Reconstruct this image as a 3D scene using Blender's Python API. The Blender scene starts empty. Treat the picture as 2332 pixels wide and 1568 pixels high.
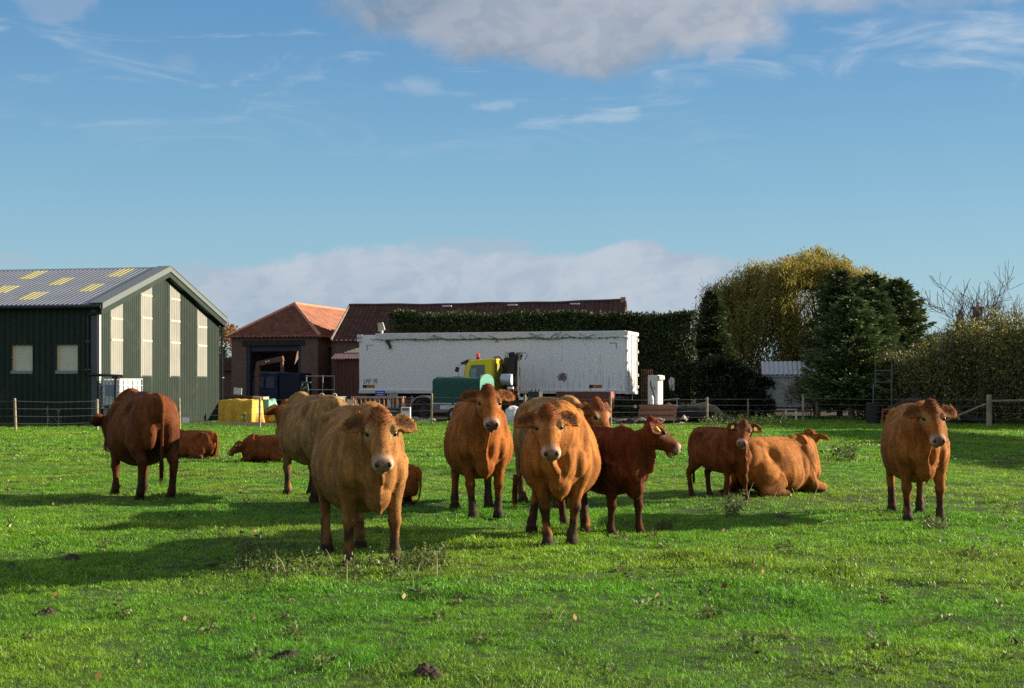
import bpy, math, random
import numpy as np
from mathutils import Vector, Matrix, Euler
from mathutils import noise as mnoise

random.seed(7)
rng = np.random.default_rng(11)
SC = bpy.context.scene
COL = SC.collection
R = math.radians

# ------------------------------------------------------------------ camera
EYE = 1.6
F = 3265.0            # focal length in units of a 2332 px wide frame
CX, HY = 1166.0, 880.0
cam_d = bpy.data.cameras.new('camera')
cam = bpy.data.objects.new('camera', cam_d)
COL.objects.link(cam)
cam.location = (0, 0, EYE)
cam.rotation_euler = (R(90), 0, 0)
cam_d.sensor_width = 36.0
cam_d.lens = 36.0 * F / 2332.0
cam_d.shift_y = (HY - 784.0) / 2332.0
cam_d.clip_start = 0.1
cam_d.clip_end = 5000
SC.camera = cam

# ------------------------------------------------------------------ sun, sky, exposure
SUN_EL = R(18.5)
SUN_AZ = R(90 - 14)          # clockwise from +Y (the viewing direction) towards +X
sun_dir = Vector((math.sin(SUN_AZ) * math.cos(SUN_EL), math.cos(SUN_AZ) * math.cos(SUN_EL), math.sin(SUN_EL)))
sd = bpy.data.lights.new('sun', 'SUN')
sd.energy = 5.0
sd.angle = R(0.55)
sd.color = (1.0, 0.86, 0.68)
sun = bpy.data.objects.new('sun', sd)
COL.objects.link(sun)
sun.rotation_euler = sun_dir.to_track_quat('Z', 'Y').to_euler()
sun.location = (60, 20, 40)

SC.view_settings.view_transform = 'Standard'
SC.view_settings.look = 'None'
SC.view_settings.exposure = 1.25
SC.view_settings.gamma = 1.0
SC.view_settings.use_curve_mapping = False
SC.cycles.use_denoising = False
SC.cycles.use_adaptive_sampling = True
SC.cycles.adaptive_threshold = 0.008
SC.cycles.max_bounces = 4
SC.cycles.diffuse_bounces = 2
SC.cycles.transmission_bounces = 4
SC.cycles.transparent_max_bounces = 8
SC.cycles.sample_clamp_indirect = 6.0
SC.cycles.caustics_reflective = False
SC.cycles.caustics_refractive = False


class NT:
    """small helper to write node trees"""
    def __init__(self, tree):
        self.t = tree
        self.n = tree.nodes
        self.l = tree.links

    def node(self, typ, **kw):
        nd = self.n.new(typ)
        for k, v in kw.items():
            setattr(nd, k, v)
        return nd

    def put(self, sock, v):
        if v is None:
            return
        if isinstance(v, bpy.types.NodeSocket):
            self.l.new(v, sock)
        else:
            if isinstance(v, (tuple, list)) and sock.type == 'RGBA' and len(v) == 3:
                v = (*v, 1.0)
            sock.default_value = v

    def math(self, op, a, b=None, c=None, clamp=False):
        nd = self.node('ShaderNodeMath', operation=op, use_clamp=clamp)
        self.put(nd.inputs[0], a)
        self.put(nd.inputs[1], b)
        self.put(nd.inputs[2], c)
        return nd.outputs[0]

    def sstep(self, v, lo, hi):
        nd = self.node('ShaderNodeMapRange', interpolation_type='SMOOTHSTEP')
        self.put(nd.inputs[0], v)
        nd.inputs[1].default_value = lo
        nd.inputs[2].default_value = hi
        nd.inputs[3].default_value = 0
        nd.inputs[4].default_value = 1
        return nd.outputs[0]

    def mix(self, f, a, b, blend='MIX'):
        nd = self.node('ShaderNodeMix', data_type='RGBA', blend_type=blend)
        self.put(nd.inputs[0], f)
        self.put(nd.inputs[6], a)
        self.put(nd.inputs[7], b)
        return nd.outputs[2]

    def noise(self, vec, scale, detail=4.0, rough=0.55, dist=0.0, col=False):
        nd = self.node('ShaderNodeTexNoise')
        self.put(nd.inputs['Vector'], vec)
        nd.inputs['Scale'].default_value = scale
        nd.inputs['Detail'].default_value = detail
        nd.inputs['Roughness'].default_value = rough
        nd.inputs['Distortion'].default_value = dist
        return nd.outputs[1 if col else 0]

    def mapping(self, vec, scale=(1, 1, 1), loc=(0, 0, 0), rot=(0, 0, 0)):
        nd = self.node('ShaderNodeMapping')
        self.put(nd.inputs[0], vec)
        nd.inputs[1].default_value = loc
        nd.inputs[2].default_value = rot
        nd.inputs[3].default_value = scale
        return nd.outputs[0]

    def xyz(self, x, y, z=0.0):
        nd = self.node('ShaderNodeCombineXYZ')
        self.put(nd.inputs[0], x)
        self.put(nd.inputs[1], y)
        self.put(nd.inputs[2], z)
        return nd.outputs[0]

    def sep(self, v):
        nd = self.node('ShaderNodeSeparateXYZ')
        self.put(nd.inputs[0], v)
        return nd.outputs


def build_world():
    w = bpy.data.worlds.new('World')
    SC.world = w
    w.use_nodes = True
    w.cycles.sampling_method = 'MANUAL'
    w.cycles.sample_map_resolution = 2048
    t = NT(w.node_tree)
    t.n.clear()
    out = t.node('ShaderNodeOutputWorld')
    bg = t.node('ShaderNodeBackground')
    bg.inputs[1].default_value = 0.062
    sky = t.node('ShaderNodeTexSky', sky_type='NISHITA', sun_disc=False)
    sky.sun_elevation = SUN_EL
    sky.sun_rotation = SUN_AZ
    sky.altitude = 0
    sky.air_density = 1.0
    sky.dust_density = 0.1
    sky.ozone_density = 2.2
    # direction of the ray: azimuth a (0 = +Y, right positive) and elevation e, radians
    tc = t.node('ShaderNodeTexCoord')
    d = t.sep(tc.outputs['Generated'])
    az = t.math('ARCTAN2', d[0], d[1])
    el = t.math('ARCSINE', d[2])
    col = sky.outputs[0]
    # a touch richer blue, as a polarised camera sky
    hs = t.node('ShaderNodeHueSaturation')
    t.put(hs.inputs['Color'], col)
    hs.inputs['Saturation'].default_value = 1.05
    hs.inputs['Value'].default_value = 1.0
    col = hs.outputs[0]
    # clear cool air: pale blue towards the horizon all round, deeper blue higher up
    rp = t.node('ShaderNodeValToRGB')
    t.put(rp.inputs[0], t.math('DIVIDE', el, math.pi / 2))
    e = rp.color_ramp.elements
    e[0].position, e[0].color = 0.0, (2.55, 3.75, 4.30, 1)
    e[1].position, e[1].color = 1.0, (0.22, 0.62, 1.7, 1)
    for ps, c_ in ((0.038, (2.20, 3.65, 4.40, 1)), (0.09, (1.50, 3.05, 4.30, 1)), (0.14, (0.98, 2.35, 4.0, 1)), (0.18, (0.70, 1.90, 3.7, 1)), (0.4, (0.36, 1.0, 2.4, 1))):
        q = e.new(ps)
        q.color = c_
    col = t.mix(0.85, col, rp.outputs[0])

    uv = t.xyz(az, el)
    wn = t.node('ShaderNodeSeparateColor')
    t.put(wn.inputs[0], t.noise(t.mapping(uv, scale=(1, 1.6, 1), loc=(1.7, 3.3, 0)), 14.0, 6, 0.6, 0.0, col=True))
    wx = t.math('MULTIPLY', t.math('SUBTRACT', wn.outputs[0], 0.5), 0.11)
    wy = t.math('MULTIPLY', t.math('SUBTRACT', wn.outputs[1], 0.5), 0.050)
    azw, elw = t.math('ADD', az, wx), t.math('ADD', el, wy)

    def blob(ca, ce, ra, re, inner=0.55):
        """soft elliptical region of the sky round a direction"""
        k = min(1.0, re / 0.02)
        x = t.math('DIVIDE', t.math('SUBTRACT', azw, ca), ra)
        y = t.math('DIVIDE', t.math('SUBTRACT', elw if k >= 1 else t.math('ADD', el, t.math('MULTIPLY', wy, k)), ce), re)
        r = t.math('SQRT', t.math('ADD', t.math('MULTIPLY', x, x), t.math('MULTIPLY', y, y)))
        return t.math('SUBTRACT', 1.0, t.sstep(r, inner, 1.35))

    # --- high thin streaks, everywhere in the sky, denser in places
    st = t.noise(t.mapping(uv, scale=(1.0, 4.2, 1.0), rot=(0, 0, R(6))), 9.0, 6, 0.62, 0.9)
    big = t.noise(t.mapping(uv, scale=(1.0, 1.6, 1.0), loc=(3.1, 0.4, 0)), 3.2, 3, 0.5)
    hi = t.sstep(el, 0.14, 0.205)
    rt = blob(0.32, 0.222, 0.15, 0.030, 0.3)
    lt = blob(-0.26, 0.222, 0.13, 0.03, 0.2)
    m = t.math('ADD', t.math('MULTIPLY', big, 0.42), t.math('MULTIPLY', t.math('ADD', rt, t.math('MULTIPLY', lt, 0.55)), 0.16))
    wis = t.sstep(t.math('ADD', st, m), 0.70, 1.02)
    wis = t.math('MULTIPLY', t.math('MULTIPLY', wis, hi), 0.60)
    col = t.mix(wis, col, (4.3, 4.8, 5.3))

    # --- cumulus-like masses
    n1 = t.noise(t.mapping(uv, scale=(1.0, 1.55, 1.0)), 17.0, 9, 0.60, 0.35)
    n2 = t.noise(t.mapping(uv, scale=(1.0, 1.55, 1.0), loc=(-0.010, 0.004, 0.0)), 17.0, 9, 0.60, 0.35)
    n3 = t.noise(t.mapping(uv, scale=(1.0, 2.0, 1.0), loc=(5, 2, 0)), 7.0, 4, 0.5, 0.2)

    b1 = blob(0.045, 0.296, 0.185, 0.078, 0.70)      # large grey cloud overhead
    b1b = blob(0.22, 0.280, 0.19, 0.046, 0.3)      # its paler tail to the right
    b2 = blob(-0.030, 0.058, 0.245, 0.034, 0.72)    # bank behind the farm
    b2b = blob(0.07, 0.072, 0.10, 0.024, 0.6)
    b3 = blob(-0.305, 0.252, 0.028, 0.012, 0.3)     # small puffs
    b4 = blob(-0.228, 0.215, 0.024, 0.009, 0.2)
    b5 = blob(0.165, 0.084, 0.026, 0.007, 0.3)
    b6 = blob(0.142, 0.224, 0.016, 0.008, 0.3)
    b7 = blob(-0.345, 0.083, 0.03, 0.008, 0.3)
    b8 = blob(-0.012, 0.098, 0.045, 0.007, 0.25)
    b9 = blob(0.075, 0.186, 0.022, 0.006, 0.15)
    b10 = blob(-0.015, 0.193, 0.022, 0.005, 0.15)
    b11 = blob(-0.07, 0.206, 0.035, 0.008, 0.1)

    def dens(mask, nz, lo, hi_, amp=1.0):
        return t.sstep(t.math('ADD', t.math('MULTIPLY', mask, amp), t.math('MULTIPLY', nz, 0.9)), lo, hi_)

    lit = t.sstep(t.math('SUBTRACT', n1, n2), -0.075, 0.055)
    # big cloud
    d1 = dens(t.math('MAXIMUM', b1, t.math('MULTIPLY', b1b, 0.72)), n1, 0.74, 1.34)
    gx = t.sstep(t.math('ADD', azw, t.math('MULTIPLY', elw, 0.5)), 0.06, 0.36)
    g = t.math('ADD', t.math('MULTIPLY', gx, 0.52), t.math('ADD', t.math('MULTIPLY', t.sstep(n3, 0.38, 0.62), 0.28), t.math('MULTIPLY', lit, 0.16)))
    c1 = t.mix(g, (1.50, 2.05, 2.8), (3.95, 4.05, 4.4))
    col = t.mix(t.math('MULTIPLY', d1, 0.97), col, c1)
    # bank
    d2 = dens(t.math('MAXIMUM', b2, b2b), n1, 0.70, 1.34)
    g2 = t.math('ADD', t.math('MULTIPLY', t.sstep(n3, 0.36, 0.64), 0.55), t.math('MULTIPLY', lit, 0.30))
    c2 = t.mix(g2, (2.5, 3.05, 3.85), (3.95, 4.2, 4.7))
    col = t.mix(t.math('MULTIPLY', d2, 0.86), col, c2)
    # puffs
    pf = None
    for bb, a in ((b3, 0.34), (b4, 0.2), (b5, 0.4), (b6, 0.5), (b7, 0.4), (b8, 0.5)):
        q = t.math('MULTIPLY', dens(bb, n1, 0.55, 1.35), a)
        pf = q if pf is None else t.math('MAXIMUM', pf, q)
    col = t.mix(pf, col, (2.9, 3.3, 4.0))
    wf = None
    for bb, a in ((b9, 0.30), (b10, 0.36), (b11, 0.34)):
        q = t.math('MULTIPLY', t.sstep(t.math('ADD', t.math('MULTIPLY', bb, 0.7), t.math('MULTIPLY', st, 0.9)), 0.62, 1.35), a)
        wf = q if wf is None else t.math('MAXIMUM', wf, q)
    col = t.mix(wf, col, (4.6, 4.9, 5.2))
    # broken cloud added over the unseen sky to brighten the shaded sides; the clear gap lies low in the viewing direction
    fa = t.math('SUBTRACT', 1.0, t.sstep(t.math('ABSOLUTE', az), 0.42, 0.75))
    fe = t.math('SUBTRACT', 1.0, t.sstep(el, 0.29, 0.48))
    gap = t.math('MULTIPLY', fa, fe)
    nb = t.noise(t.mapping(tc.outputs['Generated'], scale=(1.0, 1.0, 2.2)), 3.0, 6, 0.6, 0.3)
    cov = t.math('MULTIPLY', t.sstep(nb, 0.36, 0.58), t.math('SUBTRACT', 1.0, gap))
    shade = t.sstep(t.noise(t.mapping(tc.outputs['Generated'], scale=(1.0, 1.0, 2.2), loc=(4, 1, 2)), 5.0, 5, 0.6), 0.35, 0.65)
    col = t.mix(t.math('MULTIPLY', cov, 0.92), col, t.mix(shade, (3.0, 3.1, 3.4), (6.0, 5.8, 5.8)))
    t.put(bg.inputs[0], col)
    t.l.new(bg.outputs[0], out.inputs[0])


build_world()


# ------------------------------------------------------------------ helpers
def P(x, y, D):
    """world point seen at (x, y) of a 2332 px wide frame at depth D"""
    return Vector(((x - CX) * D / F, D, EYE + (HY - y) * D / F))


def PX(x, D):
    return (x - CX) * D / F


def tag(o, label=None, cat=None, group=None, kind=None):
    if label:
        o['label'] = label
    if cat:
        o['category'] = cat
    if group:
        o['group'] = group
    if kind:
        o['kind'] = kind
    return o


def empty(name, loc=(0, 0, 0), rz=0.0, label=None, cat=None, group=None):
    o = bpy.data.objects.new(name, None)
    o.empty_display_size = 0.2
    COL.objects.link(o)
    o.location = loc
    o.rotation_euler = (0, 0, rz)
    return tag(o, label, cat, group)


def link_mesh(name, me, mat=None, parent=None):
    o = bpy.data.objects.new(name, me)
    COL.objects.link(o)
    if mat is not None and not me.materials:
        me.materials.append(mat)
    if parent is not None:
        o.parent = parent
    return o


def np_mesh(name, verts, faces, mat=None, parent=None, smooth=False, colors=None):
    """verts (n,3); faces (m,k) all of one size k"""
    verts = np.asarray(verts, dtype=np.float32)
    faces = np.asarray(faces, dtype=np.int32)
    me = bpy.data.meshes.new(name)
    me.vertices.add(len(verts))
    me.vertices.foreach_set('co', verts.ravel())
    k = faces.shape[1]
    me.loops.add(faces.size)
    me.loops.foreach_set('vertex_index', faces.ravel())
    me.polygons.add(len(faces))
    me.polygons.foreach_set('loop_start', np.arange(0, faces.size, k, dtype=np.int32))
    if smooth:
        me.polygons.foreach_set('use_smooth', np.ones(len(faces), dtype=bool))
    me.update(calc_edges=True)
    if colors is not None:
        a = me.color_attributes.new('col', 'FLOAT_COLOR', 'POINT')
        c = np.ones((len(verts), 4), dtype=np.float32)
        c[:, :3] = colors
        a.data.foreach_set('color', c.ravel())
    return link_mesh(name, me, mat, parent)


class MB:
    """collects simple shapes into one mesh"""
    def __init__(self):
        self.v = []
        self.f = []

    def add(self, vs, fs):
        o = len(self.v)
        self.v += [tuple(p) for p in vs]
        self.f += [tuple(i + o for i in q) for q in fs]
        return self

    def box(self, c, s, rz=0.0, rx=0.0, ry=0.0, taper=None):
        m = Matrix.Translation(c) @ Euler((rx, ry, rz)).to_matrix().to_4x4()
        hx, hy, hz = s[0] / 2, s[1] / 2, s[2] / 2
        vs = []
        for z in (-1, 1):
            k = 1.0 if taper is None or z < 0 else taper
            for x, y in ((-1, -1), (1, -1), (1, 1), (-1, 1)):
                vs.append(m @ Vector((x * hx * k, y * hy * k, z * hz)))
        return self.add(vs, [(3, 2, 1, 0), (4, 5, 6, 7), (0, 1, 5, 4), (1, 2, 6, 5), (2, 3, 7, 6), (3, 0, 4, 7)])

    def span(self, a, b, w, h=None, up=(0, 0, 1)):
        """rectangular bar from a to b"""
        a, b = Vector(a), Vector(b)
        h = w if h is None else h
        d = (b - a)
        L = d.length
        if L < 1e-6:
            return self
        d /= L
        up = Vector(up)
        s = d.cross(up)
        if s.length < 1e-4:
            s = d.cross(Vector((1, 0, 0)))
        s.normalize()
        u = s.cross(d)
        vs = []
        for p in (a, b):
            for x, y in ((-1, -1), (1, -1), (1, 1), (-1, 1)):
                vs.append(p + s * (x * w / 2) + u * (y * h / 2))
        return self.add(vs, [(3, 2, 1, 0), (4, 5, 6, 7), (0, 1, 5, 4), (1, 2, 6, 5), (2, 3, 7, 6), (3, 0, 4, 7)])

    def tube(self, pts, r, n=8, cap=True):
        pts = [Vector(p) for p in pts]
        rs = list(r) if hasattr(r, '__len__') else [r] * len(pts)
        o = len(self.v)
        prev = None
        for i, p in enumerate(pts):
            d = (pts[min(i + 1, len(pts) - 1)] - pts[max(i - 1, 0)])
            if d.length < 1e-9:
                d = Vector((0, 0, 1))
            d.normalize()
            if prev is None:
                s = d.cross(Vector((0, 0, 1)))
                if s.length < 1e-3:
                    s = d.cross(Vector((1, 0, 0)))
            else:
                s = prev - d * prev.dot(d)
                if s.length < 1e-6:
                    s = d.cross(Vector((0.3, 1, 0.2)))
            s.normalize()
            prev = s
            u = s.cross(d)
            for k in range(n):
                a = 2 * math.pi * k / n
                self.v.append(tuple(p + (s * math.cos(a) + u * math.sin(a)) * rs[i]))
        m = len(pts)
        for i in range(m - 1):
            for k in range(n):
                a, b = o + i * n + k, o + i * n + (k + 1) % n
                self.f.append((a, b, b + n, a + n))
        if cap:
            self.f.append(tuple(o + k for k in reversed(range(n))))
            self.f.append(tuple(o + (m - 1) * n + k for k in range(n)))
        return self

    def cyl(self, c, r, h, n=16, axis='Z', r2=None):
        c = Vector(c)
        a = {'X': Vector((1, 0, 0)), 'Y': Vector((0, 1, 0)), 'Z': Vector((0, 0, 1))}[axis]
        return self.tube([c - a * h / 2, c + a * h / 2], [r, r if r2 is None else r2], n)

    def lathe(self, c, prof, n=16):
        """prof: list of (r, z)"""
        o = len(self.v)
        c = Vector(c)
        for r, z in prof:
            for k in range(n):
                a = 2 * math.pi * k / n
                self.v.append((c.x + r * math.cos(a), c.y + r * math.sin(a), c.z + z))
        for i in range(len(prof) - 1):
            for k in range(n):
                p, q = o + i * n + k, o + i * n + (k + 1) % n
                self.f.append((p, q, q + n, p + n))
        self.f.append(tuple(o + k for k in reversed(range(n))))
        self.f.append(tuple(o + (len(prof) - 1) * n + k for k in range(n)))
        return self

    def prism(self, poly, ax, lo, hi):
        """extrude polygon; ax='y': poly in (x,z), from y=lo to hi; ax='x': poly in (y,z); ax='z': poly in (x,y)"""
        n = len(poly)
        def mk(p, t):
            return {'y': (p[0], t, p[1]), 'x': (t, p[0], p[1]), 'z': (p[0], p[1], t)}[ax]
        vs = [mk(p, lo) for p in poly] + [mk(p, hi) for p in poly]
        fs = [tuple(range(n)), tuple(reversed(range(n, 2 * n)))]
        fs += [(i + n, (i + 1) % n + n, (i + 1) % n, i) for i in range(n)]
        return self.add(vs, fs)

    def xform(self, m):
        self.v = [tuple(m @ Vector(p)) for p in self.v]
        return self

    def build(self, name, mat=None, parent=None, smooth=False, bevel=0.0):
        me = bpy.data.meshes.new(name)
        me.from_pydata(self.v, [], self.f)
        import bmesh
        bm = bmesh.new()
        bm.from_mesh(me)
        bmesh.ops.recalc_face_normals(bm, faces=bm.faces[:])
        if bevel > 0:
            es = [e for e in bm.edges if len(e.link_faces) == 2 and e.calc_face_angle(0) > 0.6]
            bmesh.ops.bevel(bm, geom=es, offset=bevel, segments=2, profile=0.6, affect='EDGES')
        bm.to_mesh(me)
        bm.free()
        if smooth:
            for p in me.polygons:
                p.use_smooth = True
        me.update()
        return link_mesh(name, me, mat, parent)


def text_mesh(name, body, size, mat, parent, loc, rot, align='LEFT', extrude=0.002, sx=1.0):
    cu = bpy.data.curves.new(name, 'FONT')
    cu.body = body
    cu.size = size
    cu.extrude = extrude
    cu.align_x = align
    cu.resolution_u = 2
    tmp = bpy.data.objects.new(name + '_tmp', cu)
    COL.objects.link(tmp)
    dg = bpy.context.evaluated_depsgraph_get()
    me = bpy.data.meshes.new_from_object(tmp.evaluated_get(dg))
    bpy.data.objects.remove(tmp)
    bpy.data.curves.remove(cu)
    me.materials.clear()
    o = link_mesh(name, me, mat, parent)
    o.location = loc
    o.rotation_euler = rot
    o.scale = (sx, 1, 1)
    return o


# vectorised value noise
def _hash(ix, iy, seed):
    h = (ix.astype(np.int64) * 374761393 + iy.astype(np.int64) * 668265263 + seed * 974711) & 0x7fffffff
    h = ((h ^ (h >> 13)) * 1274126177) & 0x7fffffff
    h = h ^ (h >> 16)
    return (h & 0xffff) / 65535.0


def vnoise(x, y, seed=0):
    x = np.asarray(x, dtype=np.float64)
    y = np.asarray(y, dtype=np.float64)
    ix, iy = np.floor(x), np.floor(y)
    fx, fy = x - ix, y - iy
    fx = fx * fx * (3 - 2 * fx)
    fy = fy * fy * (3 - 2 * fy)
    a = _hash(ix, iy, seed)
    b = _hash(ix + 1, iy, seed)
    c = _hash(ix, iy + 1, seed)
    d = _hash(ix + 1, iy + 1, seed)
    return (a * (1 - fx) + b * fx) * (1 - fy) + (c * (1 - fx) + d * fx) * fy


def fbm(x, y, seed=0, octaves=4):
    s, a, t = 0.0, 1.0, 0.0
    for o in range(octaves):
        s = s + a * vnoise(np.asarray(x) * 2 ** o, np.asarray(y) * 2 ** o, seed + o * 17)
        t += a
        a *= 0.5
    return s / t


def gheight(x, y):
    """height of the ground"""
    x = np.asarray(x, dtype=np.float64)
    y = np.asarray(y, dtype=np.float64)
    near = np.clip((62 - y) / 30.0, 0.25, 1)
    h = (fbm(x / 6.0, y / 6.0, 3, 2) - 0.5) * 0.10
    h = h + (fbm(x / 0.9, y / 0.9, 9, 3) - 0.5) * 0.085 * near
    tus = np.clip(vnoise(x / 0.55, y / 0.55, 21) - 0.62, 0, 1) * np.clip(vnoise(x / 2.2, y / 2.2, 25) - 0.35, 0, 1)
    h = h + tus * 0.30 * near
    # a low bank of turned soil along the fence on the left
    bank = np.exp(-((y - 57.5 - 0.10 * (x + 8)) / 1.3) ** 2) * np.clip((4 - x) / 6, 0, 1)
    h = h + bank * (0.10 + 0.12 * vnoise(x / 0.6, y / 0.6, 31))
    return h


def gz(x, y):
    return float(gheight(np.array([x]), np.array([y]))[0])


# ------------------------------------------------------------------ materials
MATS = {}


def mat(name, color=(0.5, 0.5, 0.5), rough=0.7, metal=0.0, var=0.0, vscale=6.0, dark=None, dscale=3.0, damt=0.0,
        bump=0.0, bscale=30.0, spec=0.4, stretch=(1, 1, 1), trans=0.0, attr=None, sheen=0.0, transmission=0.0, emis=None):
    """procedural principled material: colour with noise variation, stains and bump"""
    if name in MATS:
        return MATS[name]
    m = bpy.data.materials.new(name)
    m.use_nodes = True
    t = NT(m.node_tree)
    t.n.clear()
    out = t.node('ShaderNodeOutputMaterial')
    b = t.node('ShaderNodeBsdfPrincipled')
    tc = t.node('ShaderNodeTexCoord')
    vec = t.mapping(tc.outputs['Object'], scale=stretch)
    c = (*color, 1.0)
    if attr:
        an = t.node('ShaderNodeAttribute', attribute_name=attr)
        c = an.outputs[0]
    if var > 0:
        n = t.noise(vec, vscale, 5, 0.6)
        f = t.sstep(n, 0.25, 0.75)
        lo = t.mix(1.0, c, (1 - var, 1 - var, 1 - var, 1), 'MULTIPLY')
        hi = t.mix(1.0, c, (1 + var * 0.6, 1 + var * 0.6, 1 + var * 0.55, 1), 'MULTIPLY')
        c = t.mix(f, lo, hi)
    if dark is not None and damt > 0:
        n = t.noise(vec, dscale, 7, 0.68, 0.4)
        f = t.math('MULTIPLY', t.sstep(n, 0.50, 0.70), damt)
        c = t.mix(f, c, (*dark, 1))
    t.put(b.inputs['Base Color'], c)
    b.inputs['Roughness'].default_value = rough
    b.inputs['Metallic'].default_value = metal
    b.inputs['Specular IOR Level'].default_value = spec
    if sheen:
        b.inputs['Sheen Weight'].default_value = sheen
        b.inputs['Sheen Roughness'].default_value = 0.4
    if transmission:
        b.inputs['Transmission Weight'].default_value = transmission
    if emis:
        b.inputs['Emission Color'].default_value = (*emis[0], 1)
        b.inputs['Emission Strength'].default_value = emis[1]
    if bump > 0:
        n = t.noise(vec, bscale, 5, 0.6)
        bp = t.node('ShaderNodeBump')
        bp.inputs['Strength'].default_value = min(1.0, bump)
        bp.inputs['Distance'].default_value = 0.02
        t.put(bp.inputs['Height'], n)
        t.l.new(bp.outputs[0], b.inputs['Normal'])
    sh = b.outputs[0]
    if trans > 0:
        tr = t.node('ShaderNodeBsdfTranslucent')
        t.put(tr.inputs[0], c)
        mx = t.node('ShaderNodeMixShader')
        mx.inputs[0].default_value = trans
        t.l.new(sh, mx.inputs[1])
        t.l.new(tr.outputs[0], mx.inputs[2])
        sh = mx.outputs[0]
    t.l.new(sh, out.inputs[0])
    MATS[name] = m
    return m
# ------------------------------------------------------------------ ground
FENCE = [(-30.0, 48.6), (-17.3, 50.0), (-15.05, 52.0), (-12.4, 53.5), (-9.6, 54.5), (-3.2, 57.0), (0.48, 58.0),
         (4.1, 59.5), (8.5, 62.5), (13.0, 64.0), (16.6, 61.5), (19.3, 58.0), (24.0, 57.0)]
_fx = np.array([p[0] for p in FENCE])
_fy = np.array([p[1] for p in FENCE])


def grass_limit(x):
    return np.interp(x, [-40, -16.5, -13, -11, -7, -3, 3, 6, 9, 13, 40], [55.6, 55.6, 57.2, 56.3, 56.6, 60.0, 60.6, 60.2, 63.0, 74.0, 74.0])


def build_ground():
    xs = np.concatenate([np.linspace(-900, -60, 16), np.linspace(-56, -26, 16), np.linspace(-25.5, -9.2, 60),
                         np.arange(-9, 9.01, 0.14), np.linspace(9.2, 25.5, 60), np.linspace(26, 56, 16), np.linspace(60, 900, 16)])
    ys = np.concatenate([np.linspace(-300, 0, 14), np.linspace(1.5, 6, 6), np.arange(6.3, 24, 0.14), np.linspace(24.3, 66, 130),
                         np.linspace(67, 120, 30), np.geomspace(125, 2500, 22)])
    X, Y = np.meshgrid(xs, ys)
    Z = gheight(X, Y)
    n, m = Y.shape
    idx = np.arange(n * m).reshape(n, m)
    q = np.stack([idx[:-1, :-1], idx[:-1, 1:], idx[1:, 1:], idx[1:, :-1]], -1).reshape(-1, 4)
    V = np.stack([X, Y, Z], -1).reshape(-1, 3)
    lim = grass_limit(X) + (fbm(X / 1.2, Y / 1.2, 5, 3) - 0.5) * 3.0
    soil = np.clip((Y - lim) / 1.2 + 0.5, 0, 1)
    soil = np.where(Y > 120, 0, soil)
    worn = np.clip((fbm(X / 1.6, Y / 1.6, 77, 3) - 0.60) * 6, 0, 1) * 0.6
    mud = np.exp(-((X - 6.0) / 3.0) ** 2 - ((Y - 58.5) / 1.6) ** 2)
    soil = np.clip(np.maximum(soil, np.maximum(worn * 0.35, mud * 0.9)), 0, 1)
    c = np.zeros((n * m, 3))
    c[:, 0] = soil.ravel()
    m_ = bpy.data.materials.new('field_ground')
    m_.use_nodes = True
    t = NT(m_.node_tree)
    b = t.n['Principled BSDF']
    a = t.node('ShaderNodeAttribute', attribute_name='col')
    s = t.sep(a.outputs[0])[0]
    tc = t.node('ShaderNodeTexCoord')
    n1 = t.noise(tc.outputs['Object'], 1.3, 6, 0.6)
    n2 = t.noise(tc.outputs['Object'], 14, 5, 0.65)
    g = t.mix(t.sstep(n1, 0.35, 0.65), (0.030, 0.062, 0.012), (0.052, 0.088, 0.018))
    g = t.mix(t.sstep(n2, 0.55, 0.75), g, (0.06, 0.055, 0.025))
    so = t.mix(t.sstep(n2, 0.35, 0.7), (0.030, 0.022, 0.016), (0.085, 0.062, 0.042))
    f = t.math('MULTIPLY', s, 1.0)
    t.put(b.inputs['Base Color'], t.mix(f, g, so))
    b.inputs['Roughness'].default_value = 0.95
    b.inputs['Specular IOR Level'].default_value = 0.15
    bp = t.node('ShaderNodeBump')
    bp.inputs['Strength'].default_value = 0.7
    bp.inputs['Distance'].default_value = 0.04
    t.put(bp.inputs['Height'], n2)
    t.l.new(bp.outputs[0], b.inputs['Normal'])
    o = np_mesh('ground', V, q, m_, smooth=True, colors=c)
    tag(o, 'green pasture with muddy ground in the farmyard behind', 'ground', kind='structure')


build_ground()


# ------------------------------------------------------------------ grass
def grass_material():
    m = bpy.data.materials.new('grass_blades')
    m.use_nodes = True
    t = NT(m.node_tree)
    t.n.clear()
    out = t.node('ShaderNodeOutputMaterial')
    a = t.node('ShaderNodeAttribute', attribute_name='tint', attribute_type='INSTANCER')
    v = t.node('ShaderNodeAttribute', attribute_name='col')
    c = t.mix(1.0, a.outputs[0], v.outputs[0], 'MULTIPLY')
    b = t.node('ShaderNodeBsdfPrincipled')
    t.put(b.inputs['Base Color'], c)
    b.inputs['Roughness'].default_value = 0.45
    b.inputs['Specular IOR Level'].default_value = 0.35
    tr = t.node('ShaderNodeBsdfTranslucent')
    t.put(tr.inputs[0], t.mix(1.0, c, (1.15, 1.2, 0.6, 1), 'MULTIPLY'))
    mx = t.node('ShaderNodeMixShader')
    mx.inputs[0].default_value = 0.38
    t.l.new(b.outputs[0], mx.inputs[1])
    t.l.new(tr.outputs[0], mx.inputs[2])
    t.l.new(mx.outputs[0], out.inputs[0])
    return m


GRASS_MAT = grass_material()
PROTO = bpy.data.collections.new('grass_tufts')      # not linked to the scene: only read by the nodes


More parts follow.
